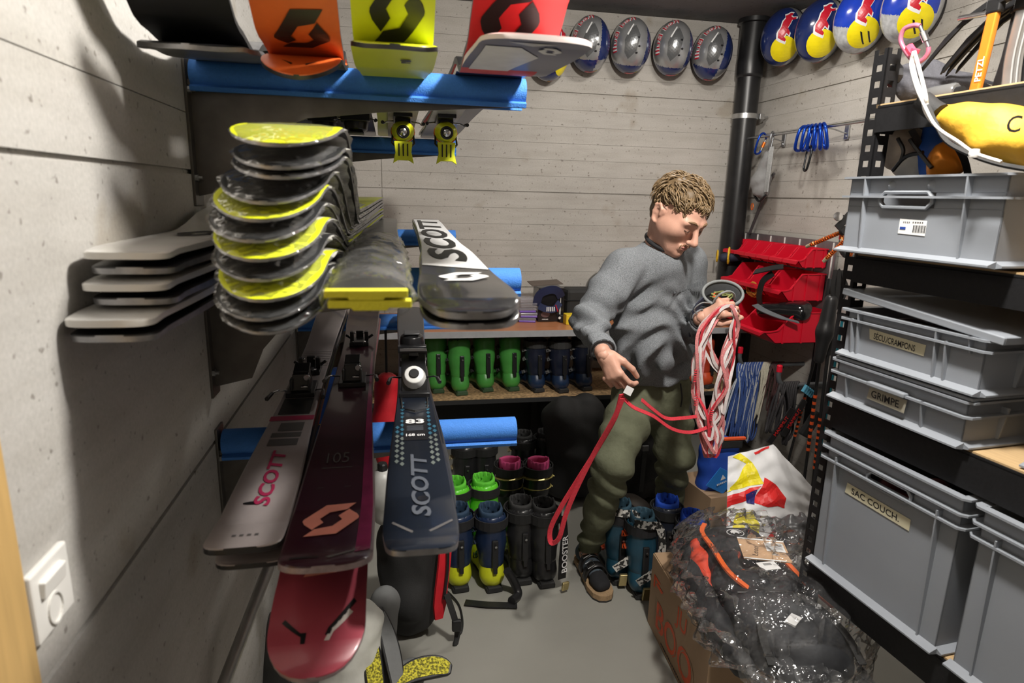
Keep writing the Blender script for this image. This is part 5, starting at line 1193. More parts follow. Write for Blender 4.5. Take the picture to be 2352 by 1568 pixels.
# backpack lying on the box
bz = BH+.004
def bgp(px, py, z=.42): return PZ(px, py, z)
Ptop, Pbot = bgp(1668, 1225), bgp(1905, 1560); ax = (Pbot-Ptop); Lp = ax.length; ax.normalize(); sd = Vector((-ax.y, ax.x, 0)); sd = sd if sd.x > 0 else -sd
t = thing('new_backpack', 'black backpack with orange zips and white round emblem, packed in clear plastic', 'backpack', (Ptop.x, Ptop.y, bz))
def bl(a, s, z): return ax*a + sd*s + Vector((0, 0, z))
hy = mat('pack_charcoal', (.016, .017, .020), .6, var=.3, scale=25, bump=.2); orz = mat('zip_orange', (.85, .14, .02), .5, var=.05)
Lp = .62
s_ = Soft(.05)
BAX = [tuple(sd), tuple(ax), (0, 0, 1)]
s_.bar(bl(.10, 0, .082), bl(.54, 0, .082), .125, .150, .04, sc=(1, 1, .55), M=BAX); s_.bar(bl(.14, 0, .12), bl(.46, 0, .12), .085, .100, .03, sc=(1, 1, .45), M=BAX); s_.bar(bl(.06, -.05, .12), bl(.06, .05, .12), .045, .045, .04)
s_.disp = lambda P: .005*vnoise(P, 30, 12)+.003*np.sin(55*(P @ np.array(ax))+6*vnoise(P, 9, 5))
s_.build('pack_body', (-.3, -.75, -.005), (.55, .2, .24), .011, hy, t, clip=lambda g: -g[..., 2])
for sg in (-1, 1): MB().tube(spline([bl(a, sg*w_, z_) for a, w_, z_ in ((.44, .05, .168), (.50, .09, .16), (.58, .12, .14), (.66, .125, .11))], 5), 1, flat=(.022, .005, (0, 0, 1))).build('side_strap', nyl, t, smooth=40)
MB().tube(spline([bl(a, w_, z_) for a, w_, z_ in ((.40, -.12, .150), (.43, 0, .172), (.40, .12, .150))], 6), .004, 6).build('pocket_seam', sat, t, smooth=40)
MB().box(bl(.55, -.02, .165), (.05, .03, .006), (0, 0, .6)).build('pale_tab', wht, t)
wing = Soft(.03); wing.chain([bl(.02, -.13, .05), bl(.15, -.165, .05), (bl(.4, -.18, .045)), bl(.58, -.16, .04)], [.04, .042, .04, .035]); wing.disp = lambda P: .004*vnoise(P, 50, 2)
wing.build('shoulder_strap', (-.35, -.75, -.03), (.4, .2, .13), .011, hy, t)
rf = Soft(.02); rf.chain([bl(.03, -.115, .085), bl(.13, -.135, .085), bl(.25, -.14, .06)], [.03, .035, .02]); rf.disp = lambda P: .004*vnoise(P, 60, 3); rf.build('red_lining', (-.3, -.4, 0), (.2, .15, .17), .01, mat('coral_cloth', (.75, .07, .03), .6, bump=.2), t)
def top_z(a, s): return .1+.07-.5*max(0, abs(s)-.03)**1.5*3.0 - (.03 if a < .05 else 0)
for sg, pts in ((-1, [(.0, -.085), (.06, -.115), (.16, -.112), (.3, -.11), (.42, -.07)]), (1, [(.16, .115), (.24, .125), (.32, .13), (.4, .145), (.45, .155)])):
    MB().tube(spline([bl(a, s, .155 if sg < 0 else .135) for a, s in pts], 6), 1, flat=(.016, .008, (0, 0, 1))).build('zip_strip', orz, t, smooth=40)
e1, e2 = sd.copy(), -ax
def topd(a, s, z=.19): return bl(a, s, z)
em = MB(); em.tube([bl(.075+.023*math.sin(q), .0+.030*math.cos(q), .163) for q in [k*PI/10 for k in range(20)]], .0016, 5, closed=True); em.build('emblem_ring', wht, t)
MAM = [(-.8, -.5), (-.85, .1), (-.55, .5), (-.1, .75), (.3, .6), (.55, .2), (.85, -.1), (.95, -.45), (.75, -.35), (.6, -.15), (.45, -.2), (.5, -.6), (.25, -.6), (.15, -.25), (-.25, -.25), (-.3, -.6), (-.55, -.6), (-.5, -.2)]
poly_on([(x*.022, y*.02) for x, y in MAM], bl(.075, 0, .166), e1, e2, wht, t, 'emblem')
cardm = mat('kraft_card', (.52, .33, .19), .6, var=.1, scale=20)
cdm = thing('shipping_card', 'brown printed card with white labels lying on the bagged backpack', 'card', t.location + bl(.255, .02, .205), (0, 0, math.atan2(e1.y, e1.x)))
MB().box((0, 0, 0), (.15, .115, .003), (.06, .0, -.18)).build('card', cardm, cdm)
Rk = Euler((.06, 0, -.18)).to_matrix()
def cp(x, y): return Rk @ Vector((x, y, .0018))
for x, y, w_, h_ in ((.038, .018, .06, .05), (0, .055, .15, .008), (-.01, -.055, .13, .006)): poly_on([(-w_/2, -h_/2), (w_/2, -h_/2), (w_/2, h_/2), (-w_/2, h_/2)], cp(x, y), Rk @ Vector((1, 0, 0)), Rk @ Vector((0, 1, 0)), paper, cdm, 'label_paper')
text_on('Leon', cp(-.03, -.012), Rk @ Vector((.25, 1, 0)), Rk @ Vector((-1, .25, 0)), .018, ink, cdm, 'handwriting', bold=-.01)
for k in range(6): poly_on([(0, 0), (.05, 0), (.05, .002), (0, .002)], cp(.012, .005+.006*k), Rk @ Vector((1, 0, 0)), Rk @ Vector((0, 1, 0)), gry, cdm, 'print', .001)
tg = thing('barcode_tag', 'small white barcode tag below the brown card on the backpack', 'tag', t.location + bl(.345, -.005, .205), (0, 0, math.atan2(e1.y, e1.x)+.15))
MB().box((0, 0, 0), (.062, .042, .002)).build('tag', paper, tg)
for k in range(9): MB().lohi((-.012+k*.003, .002, .001), (-.0105+k*.003, .014, .0014)).build('bar', ink, tg)
# clear plastic bag around it
def bagpt(u, v):
    # u around, v along
    a = -.05+.80*v; an = 2*PI*u
    wv = .17+.07*math.sin(PI*min(1, v*1.1))+.05*v; hv = .105+.02*math.sin(PI*v)
    k = 1 if v < .8 else 1-.55*((v-.8)/.2)
    if v < .06: k *= .55+.45*v/.06
    n_ = .012*math.sin(9*an+14*v)+.010*math.sin(17*an-31*v+1)+.008*math.sin(5*an+47*v)+.006*math.sin(29*an+60*v)
    c_, s_ = math.cos(an), math.sin(an)
    r = (abs(c_)**2.6+abs(s_)**2.6)**(-1/2.6)
    z = hv*k*(r*s_)+hv*.98+n_*.8
    return bl(a, (wv*k*r*c_)*(.86 if c_ > 0 else 1)+n_, max(.0005, z if v < .85 else z*.6))
mb = MB(); mb.grid(bagpt, 90, 60, wrap_u=True); o = mb.build('plastic_bag', film('bag_film', (.85, .85, .87), .025, .11, .7, .05), t, smooth=80); o['label'] = 'crumpled clear plastic bag'
# ================================================================== second carton, white shopping bag, grey plastic
c = PZ(1626, 1212, 0); t = thing('small_carton', 'plain brown carton behind the bagged backpack beside the white bag', 'carton', (c.x, c.y, 0), (0, 0, .12))
MB().lohi((0, 0, 0), (.3, .3, .16)).build('carton', kraft, t, bevel=.002); MB().lohi((0, .0, .16), (.15, .3, .163)).build('flap', kraft, t); 
P0 = [PY(1668, 1150, 2.32), PY(1858, 1240, 2.14)]
wb_ = mat('white_bag_plastic', (.74, .74, .75), .42, var=.03, bump=.25, bscale=14); yb = mat('bag_yellow', (.80, .68, .01), .45); rb = mat('bag_red', (.70, .02, .02), .45); nb = mat('bag_navy', (.02, .025, .16), .45)
A = PY(1672, 1048, 2.30); B = PY(1776, 1020, 2.36); Cc = PY(1872, 1125, 2.28); D_ = PY(1862, 1245, 2.10); E_ = PY(1668, 1235, 2.12)
t = thing('shopping_bag', 'large white plastic shopping bag with red and yellow shapes beside the rack post', 'bag', ((A.x+Cc.x)/2, 2.3, .17))
org_ = Vector(t.location)
def bagf(u, v, back=0.):
    # quad patch: bottom edge E-D, top edge A..B..C
    top = A.lerp(B, u/.52) if u < .52 else B.lerp(Cc, (u-.52)/.48)
    bot = E_.lerp(D_, u); p = bot.lerp(top, v)
    bul = math.sin(PI*u)*math.sin(PI*min(1, v*.9+.08)); nrm = Vector((-.25, -.9, .3))
    w_ = .006*math.sin(22*u+9*v)+.006*math.sin(31*v-12*u)+.004*math.sin(50*u*v+4)
    return p + nrm*(bul*(.07 if not back else -.10) + (w_ if bul > .02 else 0)) - org_
mb = MB(); mb.grid(lambda u, v: bagf(u, v), 28, 28); mb.grid(lambda u, v: bagf(1-u, v, 1), 28, 28); mb.build('bag', wb_, t, smooth=70)
def bagd(poly, mt, nm='print', off=.002):
    decal(nm, poly, [list(range(len(poly)))], lambda a, b: bagf(a, b)+Vector((-.25, -.9, .3))*off, mt, t, .06)
bagd([(.0, .55), (.08, .68), (.2, .86), (.05, .98), (.14, 1.0), (.26, .86), (.36, .62), (.2, .60), (.1, .58)], yb); bagd([(0, .50), (.22, .58), (.34, .60), (.2, .45), (.0, .36)], rb)
bagd([(.26, .42), (.38, .68), (.62, .5), (.62, .38), (.42, .36)], rb); bagd([(.17, .52), (.30, .56), (.27, .40), (.19, .42)], nb, off=.003)
bagd([(.28, .97), (.46, 1.0), (.46, .975), (.3, .94)], rb); bagd([(.04, .02), (.10, .30), (.24, .33), (.34, .18), (.36, .02), (.25, .02), (.24, .14), (.20, .18), (.17, .02)], yb); bagd([(.45, .02), (.62, .28), (.98, .02)], rb)
t = soft_box('grey_plastic_bag', 'crumpled grey plastic bag between the white bag and the bagged backpack', 'bag', PY(1832, 1222, 2.06), (.16, .12, .13), mat('grey_poly', (.12, .12, .125), .3, var=.3, scale=14), 22, k=.07, amp=.014)
# blue pack with tag below the slings
c = PZ(1625, 1090, .22); t = soft_box('blue_climbing_pack', 'blue pack with black and orange top beneath the hanging slings', 'pack', (c.x+.05, c.y, .26), (.22, .16, .36), mat('royal_blue', (.012, .06, .36), .6, bump=.15), 31, amp=.01)
MB().box((.0, -.09, .17), (.14, .03, .05)).build('black_top', nyl, t, bevel=.01); MB().box((.02, -.1, .2), (.12, .02, .015)).build('orange_edge', okp, t, bevel=.004)
k = MB().box((-.035, -.115, -.02), (.12, .004, .12), (.2, .5, .1)).build('hang_tag', mat('azure_card', (.02, .20, .62), .5), t)
fine_print((-.035, -.12, -.03), (1, .1, .3), (-.3, -.1, 1), .06, .010, wht, t, 6); poly_on([(-.02, -.01), (.02, -.01), (.0, .022)], (-.03, -.121, .0), (1, .1, .3), (-.3, -.1, 1), wht, t, 'emblem')
# ================================================================== hooks with cords on the right wall, poles, ice screws
def hook(label, tip, ln):
    t = thing('wall_hook', label, 'hook', tip, group='grey hooks with red caps')
    MB().tube(spline([(0, 0, .045), (0, 0, .0), (.02, 0, -.035), (.07, 0, -.045), (ln, 0, -.045)], 6), .012, 10).build('arm', mat('hook_grey', (.14, .15, .16), .4, .5), t, smooth=50)
    MB().lathe([(.0145, .03), (.0145, .062), (.011, .066)], 12).build('cap', red, t, smooth=40); return t
h1 = PY(1699, 822, 3.15); hook('grey wall hook with a red cap holding the blue cords', h1, XR-h1.x)
h2 = PY(1788, 866, 2.82); hook('grey wall hook with a red cap holding the black lanyards', h2, XR-h2.x)
h3 = PX(1932, 565, 2.02); hook('grey wall hook with a red cap holding the ice screws', h3, XR-h3.x)
def cords(name, label, cat, c, n, L, spread, mt, seed, r=.0035, ln=.09, mt2=None):
    rr = random.Random(seed); t = thing(name, label, cat, c)
    for k in range(n):
        x = ln*(k/(max(1, n-1))-.5); yv = rr.uniform(-.01, .01); l_ = L*rr.uniform(.72, 1.0); s1 = rr.uniform(-spread, spread); s2 = s1+rr.uniform(.0, spread)
        P = [(x, 0, 0), (x-.02, -.015, -.03), (x+s1*.6-.03, -.03, -l_*.4), (x+s1-.05, -.03, -l_*.9), (x+(s1+s2)/2-.05, -.01, -l_), (x+s2-.035, .02, -l_*.88), (x+s2*.6-.01, .03, -l_*.4), (x+.015, .015, -.03)]
        MB().tube(spline(P, 5, True), r, 6, closed=True).build('loop', mt2 if (mt2 and k % 4 == 2) else mt, t, smooth=60)
    return t
bc_ = mat('cord_blue', (.03, .07, .24), .8, var=.5, scale=260); bw_ = mat('cord_pale', (.42, .45, .5), .8, var=.3, scale=200); cw_ = mat('cord_cream', (.55, .52, .42), .8, var=.2, scale=200); cb_ = mat('cord_dark', (.02, .018, .02), .8, var=.5, scale=200)
cords('rope_loops', 'thick bundle of blue cord loops on the hook beside the slings', 'cord', h1+Vector((.075, 0, -.03)), 38, .50, .065, bc_, 1, ln=.15, mt2=bw_, r=.0044)
cords('rope_loops', 'small bundle of cream cord loops behind the blue ones', 'cord', h1+Vector((.175, 0, -.03)), 8, .38, .03, cw_, 2, ln=.05, r=.004)
cords('rope_loops', 'dark red and black cord loops next to the cream ones', 'cord', h1+Vector((.25, 0, -.03)), 9, .34, .04, mat('cord_maroon', (.07, .03, .03), .8, var=.5, scale=200), 3, ln=.07, r=.004)
t = cords('black_lanyards', 'bundle of black elastic lanyards with red lettering on a hook', 'lanyard', h2+Vector((.07, 0, -.03)), 9, .36, .07, cb_, 4, ln=.1, r=.007)
for k, (dx, dz, tl_) in enumerate(((-.06, -.22, .55), (.01, -.18, .5))):
    MB().box((dx, -.055, dz), (.036, .008, .22), (0, tl_, 0)).build('webbing', sat, t, bevel=.003)
    text_on('MAMMUT', (dx, -.0595, dz), (math.sin(tl_), 0, math.cos(tl_)), (-math.cos(tl_), 0, math.sin(tl_)), .02, mat('red_print', (.6, .02, .02), .5), t, maxw=.12)
MB().box((.12, -.05, -.22), (.06, .03, .15), (0, .5, 0)).build('pouch', nyl, t, bevel=.01)
for k in range(5): MB().box((.055+.012*k, -.05, -.02-.008*k), (.006, .02, .04), (0, .5, 0)).build('stripe', mat('sky_stripe', (.10, .35, .5), .6), t)
o = MB().tube([PX(1828, 889, 2.34), PX(1900, 887, 2.34)], .012, 8).build('wall_tube', mat('hook_grey', (0, 0, 0))); tag(o, 'short grey tube on the right wall beside the lanyards', 'tube')
opr = mat('pole_orange', (.75, .10, .02), .4)
def pole(label, a, b, r, mt=None):
    a, b = Vector(a), Vector(b); t = thing('ski_pole', label, 'ski pole', b, group='ski poles behind the rack post'); d = a-b
    MB().tube([(0, 0, 0), d], [r*.8, r], 10).build('shaft', mt or sat, t, smooth=50)
    for k in range(9): MB().tube([d*(.30+.028*k), d*(.312+.028*k)], r*1.06, 10).build('orange_band', opr, t)
    MB().tube([d*.82, d*.9, d*1.0], [r*1.7, r*2.1, r*1.9], 10).build('grip', sat, t, smooth=50)
    MB().lathe([(.03, 0), (.035, .004), (.01, .01)], 14, d*.06, d).build('basket', sat, t); return t
pole('black ski pole with orange lettering, upright beside the rack post', PX(1908, 640, 2.1), PX(1850, 1130, 2.1)+Vector((0, .02, -.16)), .009)
pole('black ski pole with orange lettering, leaning to the left', PX(1898, 720, 2.16), PX(1815, 1075, 2.16)+Vector((-.02, .02, -.1)), .008)
pole('black ski pole with orange lettering, nearest the rack post', PX(1912, 720, 2.06), PX(1866, 1140, 2.06)+Vector((0, 0, -.19)), .009)
o = MB().tube([PX(1936, 728, 1.95), PX(1912, 868, 1.95), PX(1912, 868, 1.95)*7-PX(1936, 728, 1.95)*6+Vector((0, 0, .0))], .006, 8).build('teal_tube', mat('teal_metal', (.03, .25, .33), .3, .5)); tag(o, 'thin teal tube beside the rack post', 'tube')
cop = mat('copper_anodised', (.72, .20, .05), .25, .85, var=.15, scale=60)
def screw(label, a, b):
    a, b = Vector(a), Vector(b); t = thing('ice_screw', label, 'ice screw', a, group='copper ice screws'); d = b-a
    MB().tube([(0, 0, 0), d*.9], .0085, 12).build('tube', cop, t, smooth=40)
    n = 12; hl = [d*(.15+.7*k/(n*8)) + (d.orthogonal().normalized()*math.cos(k*PI/4)+d.cross(d.orthogonal()).normalized()*math.sin(k*PI/4))*.0095 for k in range(n*8)]
    MB().tube(hl, .0016, 4).build('thread', cop, t); MB().tube([d*.88, d], [.0095, .008], 12).build('tip_cap', mat('dirty_cap', (.38, .33, .22), .6), t, smooth=40)
    MB().lathe([(.006, -.01), (.02, -.008), (.02, .008), (.006, .01)], 12, (0, 0, 0), d).build('hanger', sat, t, smooth=40)
screw('copper ice screw pointing left above the red bins', PX(1938, 530, 1.98), PX(1853, 566, 1.98)); screw('copper ice screw pointing down left over the red bins', PX(1952, 540, 1.95), PX(1892, 600, 1.95)); screw('copper ice screw hanging straight down beside the crate', PX(1932, 500, 1.99), PX(1934, 556, 1.99)); screw('copper ice screw pointing down behind the rack post', PX(1962, 560, 1.95), PX(1942, 612, 1.95))
t = thing('screw_hangers', 'black webbing and steel hangers of the ice screws behind the wide crate', 'webbing', PX(1938, 508, 1.97))
MB().tube(spline([(.04, .02, .03), (.0, 0, .0), (-.03, 0, -.03)], 5), 1, flat=(.03, .006, (0, -1, .3))).build('webbing', sat, t); MB().lathe([(.02, 0), (.02, .004), (.008, .006)], 14, (-.04, -.01, .02), (-.3, -1, .3)).build('crank', chrome, t, smooth=40); MB().box((.02, -.01, .05), (.018, .006, .03)).build('yellow_tab', hyel, t)
t = thing('black_straps', 'black pole straps and gloves hanging from the hook beside the bins', 'strap', PX(1925, 640, 2.02))
for k in range(3): MB().tube(spline([(-.02+.02*k, 0, .04), (-.03+.03*k, -.01, -.05), (0, -.01, -.14), (.03*k, .01, -.05), (.0, .01, .04)], 5), 1, flat=(.02, .004, (0, -1, 0))).build('strap', sat, t)
s_ = Soft(.03); s_.chain([(-.02, 0, -.1), (-.03, 0, -.25), (-.04, 0, -.38)], [.03, .035, .025]); s_.build('grip', (-.12, -.08, -.45), (.08, .08, 0), .01, sat, t)
# ================================================================== things on the upper rack shelves
ZT = 1.8685
def onrack(px, py, v):
    r = ray((px, py)); s = ((RO-CAMP).dot(RV)+v)/r.dot(RV); return CAMP+r*s
axm = mat('axe_black', (.014, .014, .015), .4, .3, var=.3, scale=60); alu = mat('axe_alu', (.50, .51, .52), .3, .9, var=.1); oax = mat('axe_orange', (.80, .27, .03), .3, .5)
def ice_axe(label, u, v, shaft, head_len=.16, h=.165, lean=0.):
    p = rk(u, v, ZT); t = thing('ice_axe', label, 'ice axe', p, (0, 0, RROT), 'ice axes standing on the top shelf')
    # shaft stands up, gently bent; pick droops toward the far end (-x)
    P = spline([(0, 0, .0), (.006+lean, 0, h*.45), (.012+lean, 0, h)], 6)
    MB().tube(P, 1, flat=(.024, .014, (0, 1, 0))).build('shaft', shaft, t, bevel=.004)
    c = Vector((.012+lean, 0, h)); 
    MB().prism([(.02, .012), (-.02, .012), (-.07, -.012), (-.12, -.055), (-.165, -.10), (-.16, -.085), (-.11, -.03), (-.06, .008), (-.02, .026), (.02, .026)], lambda p, y: c+Vector((p[0], y, p[1])), -.0025, .0025).build('pick', axm, t)
    MB().prism([(.015, .014), (.05, .022), (.095, .02), (.10, .028), (.05, .032), (.0, .028)], lambda p, y: c+Vector((p[0], y, p[1])), -.009, .009).build('adze', axm, t)
    MB().box(c+Vector((0, 0, .012)), (.034, .018, .03)).build('head_socket', axm, t, bevel=.004)
    return t
C0 = [(.30, .06, oax, 'orange shaft, nearest the camera side'), (.325, .10, axm, 'black taped shaft, next to the orange one'), (.35, .13, axm, 'black taped shaft, second from the orange one'), (.375, .09, alu, 'bare curved shaft, third from the orange one'), (.405, .10, alu, 'bare curved shaft, fourth from the orange one'), (.435, .12, axm, 'dark shaft at the edge of the picture')]
for k, (u, v, m_, l_) in enumerate(C0):
    p = onrack((2243, 2292, 2300, 2318, 2330, 2348)[k], 190, v); uu = (p-RO).dot(RU)
    t = ice_axe(f'ice axe with {l_}', uu, v, m_, lean=(.0, .006, .01, -.012, -.012, -.01)[k])
    if m_ is oax: text_on('PETZL', Vector((.008, -.0085, .05)), (0, 0, 1), (-1, 0, 0), .014, wht, t, maxw=.05); MB().tube([(.0, -.005, .165), (-.06, -.012, .168)], .006, 10).build('spike', chrome, t, smooth=40)
# grey shell jacket or gaiters folded on the shelf
c = onrack(2160, 185, .16); t = thing('grey_gaiters', 'folded grey gaiters beside the ice axes on the top shelf', 'gaiters', (c.x, c.y, ZT))
s_ = Soft(.02); s_.chain([(-.09, .03, .075), (-.02, .03, .08), (.06, -.02, .05), (.10, -.06, .03)], [.028, .034, .028, .02]).chain([(-.08, .0, .04), (.02, -.02, .04), (.09, -.08, .025)], [.034, .032, .022]); s_.disp = lambda P: .004*vnoise(P, 75, 41)
V_, Q_ = s_.arrays((-.17, -.16, 0), (.18, .12, .15), .007, lambda g: .0005-g[..., 2]); soft_mesh('cloth', V_, Q_, mat('slate_cloth', (.06, .06, .07), .8, bump=.3, bscale=120), t, rot=None)
MB().tube([(-.11, .03, .075), (-.125, .03, .075)], [.03, .022], 10).build('rolled_end', sat, t)
MB().tube(spline([(.06, -.05, .055), (.1, -.1, .03), (.15, -.15, .012)], 5), 1, flat=(.03, .004, (0, 0, 1))).build('pale_strap', mat('pale_grey', (0, 0, 0)), t)
c = onrack(2150, 212, .1); t = thing('grey_bottle', 'small dark bottle lying before the gaiters on the top shelf', 'bottle', (c.x, c.y, ZT+.02)); MB().tube([RU*-.035, RU*-.03, RU*.05, RU*.055], [.016, .02, .02, .016], 14).build('flask', mat('smoke_grey', (.12, .12, .12), .2), t, smooth=50); MB().tube([RU*.055, RU*.07], .01, 10).build('cap', sat, t)
# carabiner and white cord over the post
pt = rk(.02, .0, 2.0); 
c = onrack(2085, 65, -.01); t = carabiner('pink locking carabiner clipped to the top of the rack post', c, (.15, -.5, RROT+.2), cpk, .085, .05, cgr, chrome, group='carabiners at the rack', r=.0055)
A1 = onrack(2098, 118, -.015); t = thing('white_rope', 'white cord hanging from the pink carabiner to the yellow bag', 'cord', A1); wc = mat('white_cord', (.70, .69, .67), .8, var=.1, scale=250, bump=.2)
pts = lambda L_, v: [onrack(a, b, v if b < 200 else v-.075)-A1 for a, b in L_]
MB().tube(spline(pts([(2098, 118), (2092, 150), (2105, 200), (2122, 240), (2150, 290), (2200, 325), (2240, 352), (2300, 372)], -.035), 6), .0034, 8).build('strand', wc, t, smooth=60)
MB().tube(spline(pts([(2100, 118), (2112, 160), (2125, 215), (2128, 240)], -.03), 6), .004, 8).build('strand', wc, t, smooth=60); MB().tube(spline(pts([(2097, 120), (2100, 160), (2116, 215), (2126, 260), (2160, 300), (2215, 338)], -.03), 6), .0028, 8).build('strand', wc, t, smooth=60)
MB().tube(spline(pts([(2088, 108), (2098, 122), (2104, 112)], -.02), 5), .010, 8).build('pink_tape', mat('pink_tape', (.6, .05, .1), .6), t); MB().lathe([(.008, -.008), (.010, 0), (.008, .008)], 10, onrack(2238, 352, -.112)-A1).build('knot', wc, t, smooth=60)
# yellow bag hung before the top shelf
O_ = onrack(2250, 310, -.05); t = thing('yellow_bag', 'yellow rope bag with black rim hanging in front of the top shelf', 'bag', O_)
s_ = Soft(.03)
c_ = [onrack(a, b, -.03)-O_ for a, b in ((2165, 262), (2230, 285), (2300, 310), (2400, 330))]
s_.chain(c_, [.026, .040, .048, .048], .03); s_.disp = lambda P: .006*vnoise(P, 42, 51)+.004*np.sin(70*(P[..., 2]+.25*P[..., 1]+.02*vnoise(P, 14, 52)))
s_.build('bag', (-.3, -.3, -.17), (.3, .3, .14), .0085, mat('amber_cloth', (.62, .35, .025), .65, var=.06, bump=.2, bscale=60), t)
rim_ = [onrack(a, b, -.075)-O_ for a, b in ((2128, 235), (2150, 285), (2175, 325), (2230, 355), (2300, 378), (2400, 395))]
MB().tube(spline(rim_, 6), 1, flat=(.008, .006, (-.6, -.5, .6))).build('black_rim', nyl, t, smooth=60)
MB().tube(spline([onrack(a, b, -.05)-O_ for a, b in ((2120, 232), (2140, 250), (2160, 262))], 6), .022, 10).build('black_mouth', nyl, t, smooth=60)
text_on('C', onrack(2330, 285, -.118)-O_, RU, Vector((0, 0, 1)), .03, sat, t, 'emblem')
# gear between the shelves behind the wide crate
GC = [((2075, 340), .12, (.09, .05, .1), mat('tan_webbing', (.38, .33, .28), .8, var=.2, bump=.2), 'harness', 'tan climbing harness between the upper shelves'), ((2170, 372), .10, (.05, .04, .08), oax, 'ice_tool', 'orange tool handle between the upper shelves'), ((2145, 345), .14, (.03, .03, .13), bluc, 'blue_webbing', 'blue webbing between the upper shelves'), ((2110, 375), .16, (.12, .08, .06), mat('pale_grey', (0, 0, 0)), 'pale_pouch', 'pale grey pouch between the upper shelves')]
for (px, py), v, d_, m_, n_, l_ in GC:
    c = onrack(px, py, v); t = soft_box(n_, l_, n_.replace('_', ' '), (c.x, c.y, max(c.z, 1.64)), d_, m_, int(px), k=.06, amp=.006, part='cloth', h=.008)
    MB().tube(spline([(-.03, -.05, .04), (.0, -.055, .0), (.03, -.05, -.05)], 5), 1, flat=(.015, .003, (-1, -1, 0))).build('strap', sat, t)
for k, (a, b, c, d_) in enumerate((((2060, 320)), (2085, 350), (2100, 330), (2120, 390))) if False else []: pass
for k, P in enumerate(([(2062, 318), (2075, 345), (2068, 372)], [(2090, 320), (2108, 345), (2140, 385)], [(2050, 392), (2080, 360), (2120, 350)])):
    q = [onrack(a, b, .06) for a, b in P]; o = MB().tube(spline(q, 5), .005, 6).build('black_sling', sat); tag(o, f'{("short", "long", "sloping")[k]} black sling dangling between the upper shelves', 'sling')
# ================================================================== the man
skin = mat('skin', (.58, .32, .235), .48, var=.07, scale=30, bump=.06, bscale=260, spec=.35)
knit = mat('grey_melange_knit', (.185, .197, .21), .9, var=.42, scale=330, bump=.35, bscale=380, spec=.15, detail=2)
olive = mat('olive_cotton', (.125, .132, .085), .85, var=.12, scale=35, bump=.55, bscale=28, spec=.2)
hairm = mat('blond_brown_hair', (.19, .125, .062), .5, var=.35, scale=60)
man = thing('person', 'standing man in grey sweater and olive trousers sorting slings, looking down', 'person', (1.0, 2.3, 0))
MO = Vector(man.location); npv = lambda v: np.array(v, float)
def mk(build_arrays, name, mt, it=1): V, Q = build_arrays; return soft_mesh(name, V-npv(MO), Q, mt, man, smooth_it=it)
f = Vector((.36, -.93, 0)).normalized(); rt_ = Vector((f.y, -f.x, 0)); up = Vector((0, 0, 1))     # rt_ = his right
AX = [tuple(rt_), tuple(f), (0, 0, 1)]
pel = Vector((1.068, 2.36, .86)); chest = Vector((.985, 2.20, 1.24)); nb = Vector((.958, 2.135, 1.44))
Rsh = Vector((.812, 2.11, 1.372)); Lsh = Vector((1.118, 2.235, 1.385))
Rel = PY(1352, 735, 2.03); Rwr = PY(1383, 806, 1.86); Lel = Vector((1.175, 2.26, 1.13)); Lwr = PY(1612, 730, 2.03)
Rhip = pel+rt_*.088; Lhip = pel-rt_*.088
Rkn = PY(1410, 1062, 2.17); Ran = Vector((.835, 2.375, .085)); Lkn = PY(1549, 1045, 2.36); Lan = Vector((1.305, 2.57, .085))
# ---- sweater
sw = Soft(.05)
def tor(a, b, ra, rb, d): sw.bar(a, b, ra, rb, .05, sc=(1, d, 1), M=AX)
tor(pel+up*.045, pel+up*.11, .168, .160, .66); tor(pel+up*.11, chest-up*.1, .158, .162, .66); tor(chest-up*.1, chest+up*.05, .165, .172, .66); tor(chest+up*.05, chest.lerp(nb, .6), .165, .10, .70)
sw.bar(Rsh, nb-up*.03, .062, .055, .05); sw.bar(Lsh, nb-up*.03, .062, .055, .05); sw.bar(nb+f*.03-up*.05, chest+f*.03+up*.06, .062, .085, .05)
sw.bar(Rsh, Rsh.lerp(Rel, .5), .070, .064, .045).bar(Rsh.lerp(Rel, .5), Rel, .064, .056, .03).bar(Rel, Rwr, .056, .040, .025)
sw.bar(Lsh, Lel, .066, .054, .04).bar(Lel, Lwr, .054, .042, .025)
axR = npv((Rel-Rsh).normalized()); axF = npv((Rwr-Rel).normalized())
def sdisp(P):
    z = P[..., 2]; q = P @ npv(rt_); p2 = P @ npv(f)
    n = vnoise(P, 11, 3)
    m1 = np.exp(-((z-1.0)/.13)**2)                               # folds round the waist
    d = .018*m1*np.sin(62*(z+.30*q+.05*n)+3*n)
    m2 = np.exp(-((z-1.17)/.12)**2)
    d += .010*m2*np.sin(55*(z-.45*q+.06*n)+2*n)
    near = np.exp(-(np.linalg.norm(P-npv(Rel), axis=-1)/.10)**2)
    d += .010*near*np.sin(95*(P @ axR)+4*n)
    near = np.exp(-(np.linalg.norm(P-npv(Rel.lerp(Rwr, .6)), axis=-1)/.09)**2)
    d += .008*near*np.sin(110*(P @ axF)+4*n)
    near = np.exp(-(np.linalg.norm(P-npv(Rsh+Vector((.06, 0, -.09))), axis=-1)/.1)**2)
    d += .006*near*np.sin(80*(q*.7+z*.7)+3*n)
    return d+.003*vnoise(P, 34, 6)
sw.disp = sdisp
hemz = lambda g: (pel.z+.022+.012*np.sin(9*(g @ npv(rt_)))) - g[..., 2]
neck_cut = lambda g: .062-np.linalg.norm((g-npv(nb+f*.018+up*.028))*np.array([1, 1, .9]), axis=-1)
wrist_cut = lambda g: np.maximum(((g-npv(Rwr)) @ axF) - .004, -1) * (np.linalg.norm(g-npv(Rwr), axis=-1) < .12) - (np.linalg.norm(g-npv(Rwr), axis=-1) >= .12)
axL = npv((Lwr-Lel).normalized())
